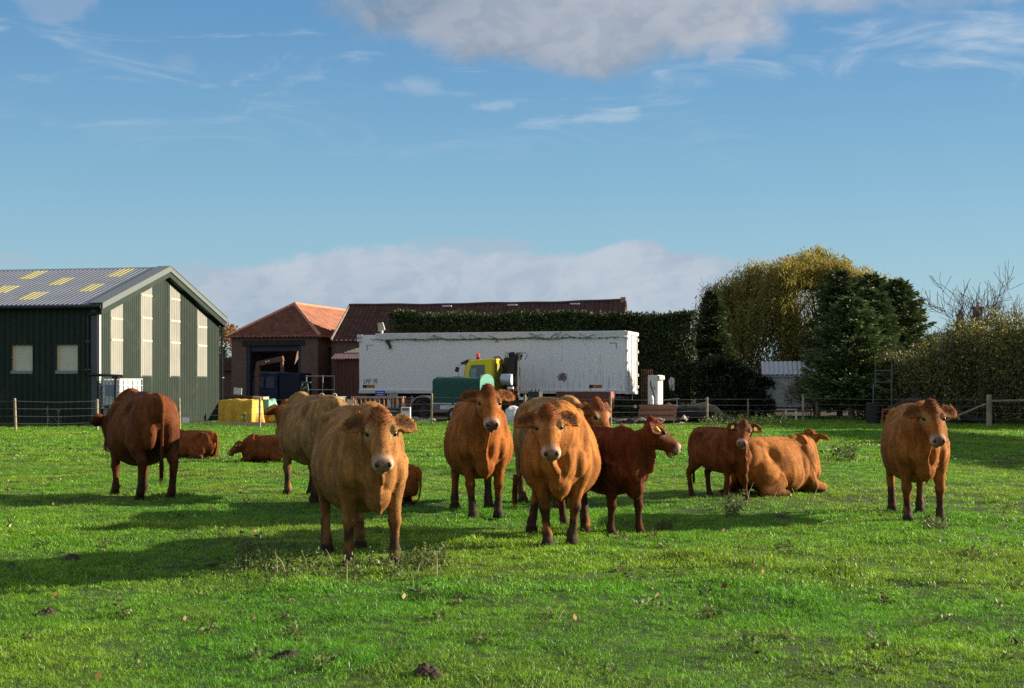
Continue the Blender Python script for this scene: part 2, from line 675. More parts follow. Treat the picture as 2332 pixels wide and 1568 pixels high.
def tuft(name, nblades, rad, hmin, hmax, wid, seed):
    r = np.random.default_rng(seed)
    V, Fc, C = [], [], []
    for i in range(nblades):
        a = r.uniform(0, 2 * math.pi)
        rr = rad * math.sqrt(r.uniform(0, 1))
        p = np.array([rr * math.cos(a), rr * math.sin(a), -0.015])
        h = r.uniform(hmin, hmax)
        la = r.uniform(0, 2 * math.pi)
        lean = r.uniform(0.2, 1.5) * h
        d = np.array([math.cos(la), math.sin(la), 0])
        fa = r.uniform(0, 2 * math.pi)
        s = np.array([math.cos(fa), math.sin(fa), 0]) * wid * r.uniform(0.7, 1.2) / 2
        mid = p + d * lean * 0.30 + np.array([0, 0, h * 0.62])
        tip = p + d * lean + np.array([0, 0, h])
        o = len(V)
        V += [p - s, p + s, mid + s * 0.8, mid - s * 0.8, tip]
        Fc += [(o, o + 1, o + 2, o + 3), (o + 3, o + 2, o + 4)]
        k = r.uniform(0.75, 1.25)
        y = r.uniform(0, 1)
        base = np.array([1.0, 1.0, 1.0]) * k
        if y > 0.93:
            base = np.array([1.9, 1.15, 1.0]) * k       # a dry blade
        elif y > 0.7:
            base = np.array([1.2, 1.05, 0.8]) * k
        C += [base * 0.9, base * 0.9, base, base, base * 1.05]
    me = bpy.data.meshes.new(name)
    me.from_pydata([tuple(x) for x in V], [], Fc)
    at = me.color_attributes.new('col', 'FLOAT_COLOR', 'POINT')
    cc = np.ones((len(V), 4), dtype=np.float32)
    cc[:, :3] = np.array(C)
    at.data.foreach_set('color', cc.ravel())
    me.materials.append(GRASS_MAT)
    o = bpy.data.objects.new(name, me)
    PROTO.objects.link(o)


for k in range(4):
    tuft('a%d_tuft' % k, 34, 0.072, 0.014, 0.048, 0.0046, 100 + k)
for k in range(4):
    tuft('b%d_tuft' % k, 34, 0.12, 0.018, 0.056, 0.0075, 200 + k)
for k in range(4):
    tuft('c%d_tuft' % k, 28, 0.21, 0.025, 0.065, 0.016, 300 + k)


def build_grass():
    pts, sc, idx, tint, rot = [], [], [], [], []
    zones = [(6.6, 11.0, 330, 0), (11.0, 18.0, 200, 4), (18.0, 30.0, 95, 4), (30.0, 76.0, 34, 8)]
    for y0, y1, dens, base in zones:
        k = 0.375
        area = k * (y1 ** 2 - y0 ** 2) + 3.0 * (y1 - y0)
        n = int(area * dens)
        y = np.sqrt(rng.uniform(y0 ** 2, y1 ** 2, n))
        x = rng.uniform(-1, 1, n) * (k * y + 1.5)
        lim = grass_limit(x) + (fbm(x / 1.2, y / 1.2, 5, 3) - 0.5) * 3.0
        worn = fbm(x / 1.6, y / 1.6, 77, 3)
        mud = np.exp(-((x - 6.0) / 3.0) ** 2 - ((y - 58.5) / 1.6) ** 2)
        keep = (y < lim - 0.2) & (rng.uniform(0, 1, n) > np.clip((worn - 0.62) * 6, 0, 0.35)) & (rng.uniform(0, 1, n) > mud * 0.85)
        x, y = x[keep], y[keep]
        n = len(x)
        z = gheight(x, y)
        g = fbm(x / 0.8, y / 0.8, 41, 3)
        g2 = fbm(x / 3.5, y / 3.5, 51, 2)
        tus = np.clip(vnoise(x / 0.55, y / 0.55, 21) - 0.62, 0, 1) * np.clip(vnoise(x / 2.2, y / 2.2, 25) - 0.35, 0, 1)
        s = 0.40 + 0.80 * g + 2.9 * tus * rng.uniform(0.5, 1.2, n)
        s *= rng.uniform(0.75, 1.25, n)
        pts.append(np.stack([x, y, z], -1))
        sc.append(s)
        idx.append(base + rng.integers(0, 4, n))
        f = np.clip((fbm(x / 1.4, y / 1.4, 61, 3) - 0.32) * 2.8, 0, 1)[:, None]
        f2 = np.clip((g2 - 0.40) * 4, 0, 1)[:, None]
        cA = np.array([0.112, 0.295, 0.021])
        cB = np.array([0.178, 0.335, 0.029])
        cC = np.array([0.080, 0.275, 0.023])
        c = cA * (1 - f) + cB * f
        c = c * (1 - 0.5 * f2) + cC * 0.5 * f2
        f3 = np.clip((fbm(x / 2.3, y / 1.5, 131, 3) - 0.58) * 5, 0, 0.26)[:, None]
        c = c * (1 - f3) + np.array([0.235, 0.250, 0.050]) * f3
        c = c * rng.uniform(0.50, 1.45, (n, 1)) * (0.80 + 0.40 * fbm(x / 0.35, y / 0.35, 91, 2))[:, None]
        tint.append(c)
        rot.append(np.stack([rng.normal(0, 0.12, n), rng.normal(0, 0.12, n), rng.uniform(0, 6.283, n)], -1))
    pts = np.concatenate(pts)
    n = len(pts)
    me = bpy.data.meshes.new('grass')
    me.vertices.add(n)
    me.vertices.foreach_set('co', pts.astype(np.float32).ravel())
    a = me.attributes.new('scl', 'FLOAT', 'POINT')
    a.data.foreach_set('value', np.concatenate(sc).astype(np.float32))
    a = me.attributes.new('pick', 'INT', 'POINT')
    a.data.foreach_set('value', np.concatenate(idx).astype(np.int32))
    a = me.attributes.new('turn', 'FLOAT_VECTOR', 'POINT')
    a.data.foreach_set('vector', np.concatenate(rot).astype(np.float32).ravel())
    a = me.attributes.new('tint', 'FLOAT_COLOR', 'POINT')
    c = np.ones((n, 4), dtype=np.float32)
    c[:, :3] = np.concatenate(tint)
    a.data.foreach_set('color', c.ravel())
    me.update()
    o = link_mesh('grass', me, GRASS_MAT)
    tag(o, 'short grazed green grass covering the whole field', 'grass', kind='stuff')
    ng = bpy.data.node_groups.new('grass_scatter', 'GeometryNodeTree')
    ng.interface.new_socket('Geometry', in_out='INPUT', socket_type='NodeSocketGeometry')
    ng.interface.new_socket('Geometry', in_out='OUTPUT', socket_type='NodeSocketGeometry')
    N, L = ng.nodes, ng.links
    gi, go = N.new('NodeGroupInput'), N.new('NodeGroupOutput')
    ci = N.new('GeometryNodeCollectionInfo')
    ci.inputs['Collection'].default_value = PROTO
    ci.inputs['Separate Children'].default_value = True
    ci.inputs['Reset Children'].default_value = True
    ip = N.new('GeometryNodeInstanceOnPoints')
    ip.inputs['Pick Instance'].default_value = True

    def na(name, typ):
        q = N.new('GeometryNodeInputNamedAttribute')
        q.data_type = typ
        q.inputs[0].default_value = name
        return q.outputs[0]
    m2p = N.new('GeometryNodeMeshToPoints')
    L.new(gi.outputs[0], m2p.inputs[0])
    L.new(m2p.outputs[0], ip.inputs['Points'])
    L.new(ci.outputs[0], ip.inputs['Instance'])
    L.new(na('pick', 'INT'), ip.inputs['Instance Index'])
    e2r = N.new('FunctionNodeEulerToRotation')
    L.new(na('turn', 'FLOAT_VECTOR'), e2r.inputs[0])
    L.new(e2r.outputs[0], ip.inputs['Rotation'])
    L.new(na('scl', 'FLOAT'), ip.inputs['Scale'])
    L.new(ip.outputs[0], go.inputs[0])
    md = o.modifiers.new('scatter', 'NODES')
    md.node_group = ng
    return o


build_grass()


# ------------------------------------------------------------------ foliage card helper
def cards(name, pos, size, mat_, parent=None, colors=None, seed=0, aspect=0.5, direction=None, jitter=1.0, tri=False):
    """many small leaf blades; pos (n,3), size scalar or (n,), each a bent diamond"""
    r = np.random.default_rng(seed)
    n = len(pos)
    size = np.broadcast_to(np.asarray(size, dtype=np.float64), (n,))[:, None]
    a = r.normal(0, 1, (n, 3))
    a /= np.linalg.norm(a, axis=1, keepdims=True) + 1e-9
    if direction is not None:
        a = np.asarray(direction) + a * jitter
        a /= np.linalg.norm(a, axis=1, keepdims=True) + 1e-9
    b = r.normal(0, 1, (n, 3))
    b -= a * np.sum(a * b, axis=1, keepdims=True)
    b /= np.linalg.norm(b, axis=1, keepdims=True) + 1e-9
    if tri:
        V = np.stack([pos - b * size * aspect * 0.5, pos + b * size * aspect * 0.5, pos + a * size], 1).reshape(-1, 3)
        Fc = np.arange(n * 3).reshape(n, 3)
        k = 3
    else:
        V = np.stack([pos, pos + a * size * 0.5 + b * size * aspect * 0.5, pos + a * size, pos + a * size * 0.5 - b * size * aspect * 0.5], 1).reshape(-1, 3)
        Fc = np.arange(n * 4).reshape(n, 4)
        k = 4
    cc = None
    if colors is not None:
        cc = np.repeat(np.asarray(colors), k, axis=0)
    return np_mesh(name, V, Fc, mat_, parent, colors=cc)


LEAF = mat('leaf_blades', rough=0.55, attr='col', trans=0.30, spec=0.3)
NEEDLE = mat('needle_sprays', rough=0.65, attr='col', trans=0.12, spec=0.2)
STALK = mat('dry_stalks', (0.36, 0.29, 0.17), rough=0.8, var=0.3)


def palette(n, cols, weights=None, var=0.2, r=rng):
    cols = np.asarray(cols)
    i = r.choice(len(cols), n, p=weights)
    return cols[i] * r.uniform(1 - var, 1 + var, (n, 1))


def build_weeds():
    # nettle and bramble growth at the feet of the nearest cow
    r = np.random.default_rng(5)
    stems = MB()
    pos, cs = [], []
    spots = []
    for i in range(85):
        vx = r.uniform(520, 930) if r.uniform() < 0.75 else r.uniform(930, 1030)
        vy = 1298 + r.normal(0, 16) + (vx - 730) * 0.01
        spots.append((vx, vy, r.uniform(0.05, 0.15)))
    for i in range(26):
        spots.append((r.uniform(540, 620), r.uniform(1262, 1300), r.uniform(0.10, 0.24)))
    for i in range(30):
        spots.append((r.uniform(960, 1010), r.uniform(1262, 1305), r.uniform(0.06, 0.14)))
    for i in range(34):
        spots.append((r.uniform(1500, 1530), r.uniform(1200, 1215), r.uniform(0.05, 0.12)))
    for i in range(40):
        spots.append((r.uniform(1655, 1680), r.uniform(1150, 1180), r.uniform(0.08, 0.25)))
    for i in range(50):
        spots.append((r.uniform(1900, 1945), r.uniform(1030, 1050), r.uniform(0.06, 0.22)))
    for i in range(60):
        spots.append((r.uniform(1780, 1850), r.uniform(1010, 1035), r.uniform(0.1, 0.3)))
    for i in range(150):
        spots.append((r.uniform(1600, 1800), r.uniform(955, 980), r.uniform(0.1, 0.5)))
    # low dark rosettes of dock and thistle all over the field
    for i in range(110):
        vy = 905 + 650 * r.uniform(0.12, 1.0)
        vx = r.uniform(0, 2332)
        for j in range(int(r.integers(2, 6))):
            spots.append((vx + r.normal(0, 9) * (vy - 880) / 400, vy + r.normal(0, 2.5) * (vy - 880) / 400, r.uniform(0.025, 0.06)))
    for i in range(60):
        spots.append((r.uniform(2110, 2150), r.uniform(1195, 1215), r.uniform(0.05, 0.10)))
    for vx, vy, h in spots:
        D = EYE * F / (vy - HY)
        x = PX(vx, D)
        z = gz(x, D)
        p = Vector((x, D, z))
        top = p + Vector((r.normal(0, h * 0.35), r.normal(0, h * 0.35), h))
        stems.tube([p, (p + top) / 2 + Vector((r.normal(0, 0.012), r.normal(0, 0.012), 0)), top], [0.003, 0.0025, 0.001], 3, cap=False)
        k = int(8 + h * 60)
        far = D > 25
        for j in range(k if not far else k // 2):
            u = r.uniform(0.15, 1.0)
            q = p.lerp(top, u)
            pos.append((q.x + r.normal(0, 0.025), q.y + r.normal(0, 0.025), q.z + r.normal(0, 0.012)))
            cs.append(np.array([(0.09, 0.15, 0.03), (0.13, 0.19, 0.045), (0.16, 0.17, 0.06), (0.06, 0.11, 0.025), (0.12, 0.08, 0.04)][r.choice(5, p=[.3, .3, .15, .15, .10])]) * r.uniform(0.7, 1.2))
    pos = np.array(pos)
    size = r.uniform(0.022, 0.05, len(pos)) * np.where(pos[:, 1] > 25, 2.4, 1.0)
    root = cards('weeds', pos, size, LEAF, None, np.array(cs), 6, 0.55, direction=(0, -0.1, 0.15))
    tag(root, 'low nettles and leafy weeds scattered through the grass', 'weeds', kind='stuff')
    st = stems.build('weed_stem', mat('weed_stems', (0.11, 0.11, 0.04), rough=0.8, var=0.3), root)
    tag(st, kind='stuff')
    # dry stalks
    d = MB()
    ds = [(632, 1318, 0.24, -.02), (655, 1318, .22, -.12), (702, 1310, .2, -.06), (760, 1300, .18, -.07), (790, 1330, .2, 0.0), (535, 1300, .17, .04), (846, 1306, .14, 0.01),
          (905, 1306, .18, .03), (950, 1310, .12, .05), (995, 1320, .22, 0.0), (1545, 1500, .05, .14), (1560, 1470, .06, .12),
          (1700, 1150, .32, .1), (1760, 1140, .3, .2), (1810, 1130, .3, -.18), (1850, 1140, .26, .15), (1640, 1135, .2, -.1), (2135, 1245, .24, .05), (590, 1010, .55, .02),
          (1270, 1420, .12, .1), (590, 1270, .2, -.05)]
    for vx, vy, h, lean in ds:
        D = EYE * F / (vy - HY)
        x = PX(vx, D)
        p = Vector((x, D, gz(x, D)))
        d.tube([p, p + Vector((lean * 0.4, 0.01, h * 0.6)), p + Vector((lean, 0, h))], [0.005, 0.004, 0.002], 4)
    o = d.build('dry_stalks', STALK)
    tag(o, 'pale dry weed stalks sticking out of the grass', 'stalks', kind='stuff')
    # fallen leaves
    n = 420
    y = np.sqrt(rng.uniform(6.8 ** 2, 40 ** 2, n))
    x = rng.uniform(-0.37, 0.37, n) * y
    z = gheight(x, y) + 0.03 + rng.uniform(0, 0.03, n)
    c = palette(n, [(0.34, 0.17, 0.06), (0.45, 0.30, 0.14), (0.22, 0.07, 0.03), (0.55, 0.42, 0.26), (0.10, 0.06, 0.03)])
    lf = cards('fallen_leaves', np.stack([x, y, z], -1), rng.uniform(0.03, 0.06, n), mat('dead_leaves', attr='col', rough=0.7), None, c, 8, 0.75, direction=(0, 0, 0.25))
    tag(lf, 'brown and tan fallen leaves scattered on the grass', 'leaves', kind='stuff')


build_weeds()


def mound(name, vx, vy, rx, ry, h, m, label, cat, seed, lumps=0.5, group=None):
    """a lump of earth or dung on the grass"""
    D = EYE * F / (vy - HY)
    x = PX(vx, D)
    r = np.random.default_rng(seed)
    n = 44
    g = np.linspace(-1, 1, n)
    X, Y = np.meshgrid(g, g)
    rr = np.sqrt(X ** 2 + Y ** 2)
    nz = fbm(X * 7 + seed * 9, Y * 7, seed, 4) * 1.3 - 0.15
    Z = np.clip(1 - rr ** 1.3 * (0.7 + 0.9 * vnoise(X * 2, Y * 2, seed + 3)), -0.15, 1) * h * (1 - lumps / 2 + lumps * nz * 1.5)
    V = np.stack([X * rx, Y * ry, Z], -1).reshape(-1, 3)
    idx = np.arange(n * n).reshape(n, n)
    q = np.stack([idx[:-1, :-1], idx[:-1, 1:], idx[1:, 1:], idx[1:, :-1]], -1).reshape(-1, 4)
    o = np_mesh(name, V, q, m)
    o.location = (x, D, gz(x, D) - 0.012)
    tag(o, label, cat, group)


EARTH = mat('molehill_earth', (0.055, 0.036, 0.022), rough=0.95, var=0.5, vscale=40, bump=1.0, bscale=60)
DUNG = mat('cow_dung', (0.040, 0.030, 0.018), rough=0.8, var=0.4, vscale=25, bump=0.8, bscale=40)
mound('molehill', 970, 1552, 0.14, 0.13, 0.07, EARTH, 'dark crumbly molehill at the bottom edge of the field', 'molehill', 1, group='molehills')
mound('molehill', 660, 1500, 0.13, 0.11, 0.05, EARTH, 'low trampled molehill of reddish earth in the left foreground', 'molehill', 2, group='molehills')
mound('cow_pat', 236, 1240, 0.13, 0.12, 0.03, DUNG, 'flat dark cow pat between the two cow shadows on the left', 'cow pat', 3, group='cow pats')
mound('cow_pat', 165, 1276, 0.15, 0.13, 0.07, DUNG, 'large dark lumpy cow pat beside the long shadow on the left', 'cow pat', 4, group='cow pats')
mound('cow_pat', 110, 1388, 0.13, 0.12, 0.05, DUNG, 'dark cow pat with weeds near the left edge', 'cow pat', 5, group='cow pats')
mound('cow_pat', 955, 1352, 0.14, 0.09, 0.035, DUNG, 'broad dark cow pat below the nearest cow', 'cow pat', 6, group='cow pats')
mound('cow_pat', 1540, 1345, 0.10, 0.08, 0.03, DUNG, 'dark cow pat in the grass right of the middle foreground', 'cow pat', 7, group='cow pats')
mound('cow_pat', 1780, 1180, 0.2, 0.15, 0.05, DUNG, 'wide dark cow pat beneath the lying cow', 'cow pat', 9, group='cow pats')
# ------------------------------------------------------------------ cattle
def n3(p, s, seed=0):
    x, y, z = p[:, 0] * s, p[:, 1] * s, p[:, 2] * s
    return (vnoise(x + 0.7 * z, y - 0.4 * z, seed) + vnoise(y + 0.5 * x + 9.3, z - 0.3 * x, seed + 5) + vnoise(z + 0.6 * y - 4.1, x - 0.5 * y, seed + 9)) / 3.0


def loft(st, n=22):
    """closed skin over stations (centre, lateral axis, up axis, half width, up, down, exp_up, exp_down)"""
    V, Fc = [], []
    th = np.linspace(0, 2 * math.pi, n, endpoint=False)
    c, s = np.cos(th), np.sin(th)
    for ce, la, ua, hw, up, dn, e1, e2 in st:
        e = np.where(s >= 0, e1, e2)
        y = np.sign(c) * np.abs(c) ** (2 / e) * hw
        z = np.sign(s) * np.abs(s) ** (2 / e) * np.where(s >= 0, up, dn)
        V.append(np.asarray(ce)[None, :] + y[:, None] * np.asarray(la)[None, :] + z[:, None] * np.asarray(ua)[None, :])
    m = len(st)
    V = np.concatenate(V)
    for i in range(m - 1):
        for k in range(n):
            a, b = i * n + k, i * n + (k + 1) % n
            Fc.append((a, b, b + n, a + n))
    V = np.concatenate([V, np.asarray(st[0][0])[None], np.asarray(st[-1][0])[None]])
    o = m * n
    for k in range(n):
        Fc.append((o, (k + 1) % n, k))
        Fc.append((o + 1, (m - 1) * n + k, (m - 1) * n + (k + 1) % n))
    return V, Fc


def ellipsoid(c, r, rot=None, n=14):
    st = []
    for t in np.linspace(-0.97, 0.97, 10):
        k = math.sqrt(1 - t * t)
        st.append((np.array([t * r[0], 0, 0]), (0, 1, 0), (0, 0, 1), r[1] * k, r[2] * k, r[2] * k, 2, 2))
    V, Fc = loft(st, n)
    if rot is not None:
        V = V @ np.array(rot.to_matrix()).T
    return V + np.asarray(c), Fc


def limb(pts, n=16, k=1.09):
    """pts: (centre, lateral radius, fore-aft radius); rings lie square to the limb"""
    st = []
    pts = [(c, rl * k, rf * k) for c, rl, rf in pts]
    cs = [np.asarray(p[0], dtype=float) for p in pts]
    for i, (c, rl, rf) in enumerate(pts):
        d = cs[min(i + 1, len(cs) - 1)] - cs[max(i - 1, 0)]
        d /= np.linalg.norm(d) + 1e-9
        la = np.array([0, 1.0, 0])
        la = la - d * d.dot(la)
        la /= np.linalg.norm(la) + 1e-9
        ua = np.cross(d, la)
        st.append((cs[i], la, ua, rl, rf, rf, 2.2, 2.2))
    return loft(st, n)


EYE_MAT = mat('animal_eye', (0.008, 0.005, 0.004), rough=0.25, spec=0.3)
NOSTRIL_MAT = mat('nostril_dark', (0.02, 0.012, 0.010), rough=0.5)
TAG_MAT = mat('ear_tag_yellow', (0.78, 0.66, 0.06), rough=0.45)


def coat_material():
    m = bpy.data.materials.new('cattle_coat')
    m.use_nodes = True
    t = NT(m.node_tree)
    b = t.n['Principled BSDF']
    a = t.node('ShaderNodeAttribute', attribute_name='col')
    tc = t.node('ShaderNodeTexCoord')
    n1 = t.noise(tc.outputs['Object'], 4.0, 5, 0.6, 0.5)
    n2 = t.noise(t.mapping(tc.outputs['Object'], scale=(0.6, 1, 0.75)), 60, 5, 0.65)
    c = a.outputs[0]
    c = t.mix(t.sstep(n1, 0.36, 0.64), t.mix(1.0, c, (0.76, 0.72, 0.68, 1), 'MULTIPLY'), t.mix(1.0, c, (1.14, 1.15, 1.17, 1), 'MULTIPLY'))
    c = t.mix(t.sstep(n2, 0.35, 0.68), t.mix(1.0, c, (0.86, 0.84, 0.82, 1), 'MULTIPLY'), c)
    n4 = t.noise(t.mapping(tc.outputs['Object'], scale=(9, 9, 2.0), rot=(0, R(25), 0)), 1.6, 5, 0.6, 0.6)
    c = t.mix(t.sstep(n4, 0.34, 0.66), t.mix(1.0, c, (0.70, 0.64, 0.58, 1), 'MULTIPLY'), t.mix(1.0, c, (1.10, 1.10, 1.12, 1), 'MULTIPLY'))
    t.put(b.inputs['Base Color'], c)
    b.inputs['Roughness'].default_value = 0.80
    b.inputs['Specular IOR Level'].default_value = 0.12
    b.inputs['Sheen Weight'].default_value = 0.06
    b.inputs['Sheen Roughness'].default_value = 0.35
    b.inputs['Sheen Tint'].default_value = (1.0, 0.75, 0.5, 1)
    bp = t.node('ShaderNodeBump')
    bp.inputs['Strength'].default_value = 0.22
    bp.inputs['Distance'].default_value = 0.012
    t.put(bp.inputs['Height'], n2)
    t.l.new(bp.outputs[0], b.inputs['Normal'])
    return m


COAT = coat_material()
HAIR = mat('cattle_hair', attr='col', rough=0.75, spec=0.15)


def build_cow(name, label, x, y, rz, scale=1.0, girth=1.0, belly=0.0, coat=(0.36, 0.17, 0.055), coat_head=None, red=(0.22, 0.065, 0.018),
              poll=(1.14, 0, 1.36), yaw=0.0, pitch=58.0, roll=0.0, feet=None, lying=False, tail=(0.0, 0.0), muddy=0.45,
              voxel=0.017, hairs=16000, seed=1, tags=(), leg=1.0, dewlap=1.0, neck_thick=1.0, udder=False, hair_len=1.0, mud_up=0.42, ear_lift=0.0, cat='cow', dz=0.0, hs=1.03, face=1.0):
    feet = feet or {}
    drop = -0.49 if lying else 0.0
    warm = np.array([0.94, 0.86, 0.62])
    coat = np.array(coat) * warm
    coat_head = np.array(coat_head) * warm if coat_head is not None else coat * np.array([1.0, 0.85, 0.72])
    red = np.array(red) * 0.80
    parts = []
    # --- torso
    prof = [(-0.90, 1.30, 1.06, 0.07), (-0.86, 1.345, 0.94, 0.15), (-0.78, 1.375, 0.82, 0.225), (-0.68, 1.395, 0.74, 0.265), (-0.56, 1.41, 0.66, 0.30),
            (-0.42, 1.405, 0.60, 0.335), (-0.22, 1.385, 0.55, 0.385), (0.0, 1.37, 0.525, 0.41), (0.20, 1.37, 0.53, 0.395), (0.38, 1.385, 0.555, 0.345),
            (0.52, 1.405, 0.575, 0.280), (0.66, 1.40, 0.59, 0.232), (0.78, 1.35, 0.60, 0.190), (0.88, 1.24, 0.63, 0.145), (0.94, 1.12, 0.70, 0.10)]
    st = []
    for px, zt, zb, hw in prof:
        mid = math.exp(-((px + 0.02) / 0.40) ** 2)
        hw2 = hw * (1 + (girth - 1) * (0.35 + 0.65 * mid))
        zb2 = zb - belly * mid - 0.055 * math.exp(-((px - 0.15) / 0.6) ** 2)
        if lying:
            hw2 *= 1.0 + 0.10 * mid
            zb2 = max(zb2, 0.50)
        zc = zb2 + (zt - zb2) * 0.40
        st.append((np.array([px, 0, zc + drop]), (0, 1, 0), (0, 0, 1), hw2, zt - zc, zc - zb2, 1.62 + 0.55 * np.clip((0.25 - px) / 0.6, 0, 1), 2.05))
    parts.append(loft(st, 34))
    for sd_ in (1, -1):
        parts.append(ellipsoid((-0.60, 0.165 * sd_, 0.99 + drop), (0.25, 0.145, 0.36)))
        parts.append(ellipsoid((-0.76, 0.12 * sd_, 0.92 + drop), (0.13, 0.11, 0.27)))
        parts.append(ellipsoid((0.56, 0.198 * girth ** 0.5 * sd_, 0.98 + drop), (0.16, 0.10, 0.32), Euler((0, R(-14), 0))))
        parts.append(ellipsoid((0.71, 0.178 * sd_, 0.84 + drop), (0.13, 0.095, 0.15)))
        parts.append(ellipsoid((-0.47, 0.175 * sd_, 1.285 + drop), (0.16, 0.085, 0.075)))
        parts.append(ellipsoid((-0.80, 0.075 * sd_, 1.215 + drop), (0.09, 0.055, 0.08)))
    parts.append(ellipsoid((0.80, 0, 0.64 + drop), (0.16, 0.115, 0.15)))
    parts.append(ellipsoid((0.52, 0, 1.385 + drop), (0.22, 0.07, 0.05)))
    parts.append(ellipsoid((-0.22, 0, 1.385 + drop), (0.62, 0.038, 0.034)))
    if udder and not lying:
        parts.append(ellipsoid((-0.46, 0, 0.60), (0.17, 0.13, 0.13)))
    # --- head frame
    yw, pt, rl = R(yaw), R(pitch), R(roll)
    h = np.array([math.cos(pt) * math.cos(yw), math.cos(pt) * math.sin(yw), -math.sin(pt)])
    u = np.array([math.sin(pt) * math.cos(yw), math.sin(pt) * math.sin(yw), math.cos(pt)])
    l = np.cross(u, h)
    l, u = l * math.cos(rl) + u * math.sin(rl), u * math.cos(rl) - l * math.sin(rl)
    po = np.array(poll, dtype=float)
    po[2] += drop

    def H(t, yy, zz):
        return po + (h * (t * face if t > 0 else t) + l * yy + u * zz) * hs
    hp = [(-0.05, 0.015, -0.09, 0.065), (-0.02, 0.05, -0.13, 0.098), (0.05, 0.068, -0.185, 0.124), (0.12, 0.073, -0.212, 0.130), (0.18, 0.068, -0.21, 0.124),
          (0.25, 0.058, -0.187, 0.102), (0.32, 0.048, -0.155, 0.084), (0.39, 0.042, -0.130, 0.075), (0.44, 0.042, -0.122, 0.080), (0.49, 0.038, -0.115, 0.085),
          (0.525, 0.022, -0.102, 0.073), (0.545, 0.0, -0.08, 0.05)]
    hp = [(a_ * 0.96, b_, c_, d_ * 1.13) for a_, b_, c_, d_ in hp]
    st = []
    for t_, zt, zb, hw in hp:
        zc = zb + (zt - zb) * 0.52
        st.append((H(t_, 0, zc), l, u, hw * hs, (zt - zc) * hs, (zc - zb) * hs, 1.95, 2.0))
    parts.append(loft(st, 24))
    M3 = Matrix((h, l, u)).transposed()
    rot = M3.to_euler()
    for sd_ in (1, -1):
        parts.append(ellipsoid(H(0.152, 0.110 * sd_, 0.034), (0.055, 0.030, 0.024), rot))
        parts.append(ellipsoid(H(0.14, 0.085 * sd_, -0.12), (0.10, 0.035, 0.075), rot))
        parts.append(ellipsoid(H(0.482, 0.050 * sd_, -0.008), (0.032, 0.028, 0.026), rot))
    parts.append(ellipsoid(H(0.435, 0, -0.135), (0.06, 0.055, 0.034), rot))
    parts.append(ellipsoid(H(-0.025, 0, 0.04), (0.065, 0.075, 0.05), rot))
    parts.append(ellipsoid(H(0.05, 0, 0.07), (0.09, 0.07, 0.025), rot))
    # --- ears
    ears = []
    for sd_ in (1, -1):
        e1 = l * sd_ * 1.0 + h * (0.10 - ear_lift) - u * 0.22
        e1 /= np.linalg.norm(e1)
        e3 = u + h * 0.15 + e1 * 0.0
        e3 -= e1 * e3.dot(e1)
        e3 /= np.linalg.norm(e3)
        e2 = np.cross(e3, e1)
        base = H(0.035, 0.10 * sd_, 0.0)
        nu, nv = 10, 9
        top, bot = [], []
        for i in range(nu):
            s_ = i / (nu - 1)
            w = 0.034 * (1 - s_) + 0.074 * (max(0.0, 4 * s_ * (1 - s_)) ** 0.62) * (1.0 if s_ < 0.6 else 1.0)
            w = max(w, 0.012)
            for j in range(nv):
                v = -1 + 2 * j / (nv - 1)
                q = base + (e1 * (0.225 * s_) + e2 * (w * v) + e3 * (0.030 * v * v - 0.012 - 0.03 * s_ * s_)) * hs
                th_ = 0.016 * (1 - 0.55 * v * v)
                top.append(q + e3 * th_)
                bot.append(q - e3 * th_)
        V = np.array(top + bot)
        Fc = []
        o = nu * nv
        for i in range(nu - 1):
            for j in range(nv - 1):
                a, b, c, d = i * nv + j, i * nv + j + 1, (i + 1) * nv + j + 1, (i + 1) * nv + j
                Fc.append((a, b, c, d))
                Fc.append((d + o, c + o, b + o, a + o))
        rim = [j for j in range(nv)] + [i * nv + nv - 1 for i in range(1, nu)] + [(nu - 1) * nv + j for j in range(nv - 2, -1, -1)] + [i * nv for i in range(nu - 2, 0, -1)]
        for k in range(len(rim)):
            a, b = rim[k], rim[(k + 1) % len(rim)]
            Fc.append((b, a, a + o, b + o))
        parts.append((V, Fc))
        ears.append((base, e1, e2, e3))
    # --- neck
    p0 = np.array([0.56, 0, 1.07 + drop])
    p3 = H(0.045, 0, -0.075)
    dist = np.linalg.norm(p3 - p0)
    dirn = (p3 - p0) / dist
    p1 = p0 + np.array([0.30, 0, 0.04]) * (dist / 0.6)
    p2 = p3 - (dirn * 0.7 + np.array([0.1, 0, 0.25]) * 0.5) * dist * 0.30
    st = []
    nk = 9
    low = []
    for i in range(nk):
        s_ = i / (nk - 1)
        q = (1 - s_) ** 3 * p0 + 3 * (1 - s_) ** 2 * s_ * p1 + 3 * (1 - s_) * s_ * s_ * p2 + s_ ** 3 * p3
        dq = 3 * (1 - s_) ** 2 * (p1 - p0) + 6 * (1 - s_) * s_ * (p2 - p1) + 3 * s_ * s_ * (p3 - p2)
        dq /= np.linalg.norm(dq)
        la = np.cross(np.array([0, 0, 1.0]), dq)
        la /= np.linalg.norm(la) + 1e-9
        ua = np.cross(dq, la)
        hw = (0.165 * (1 - s_) ** 1.2 + 0.098) * neck_thick if s_ < 1 else 0.095
        up = 0.30 * (1 - s_) ** 1.3 + 0.10
        dn = 0.33 * (1 - s_) ** 1.1 + 0.115
        st.append((q, la, ua, hw * (0.78 + 0.22 * (1 - s_)), up, dn, 2.0, 1.75))
        low.append(q - ua * dn)
    parts.append(loft(st, 26))
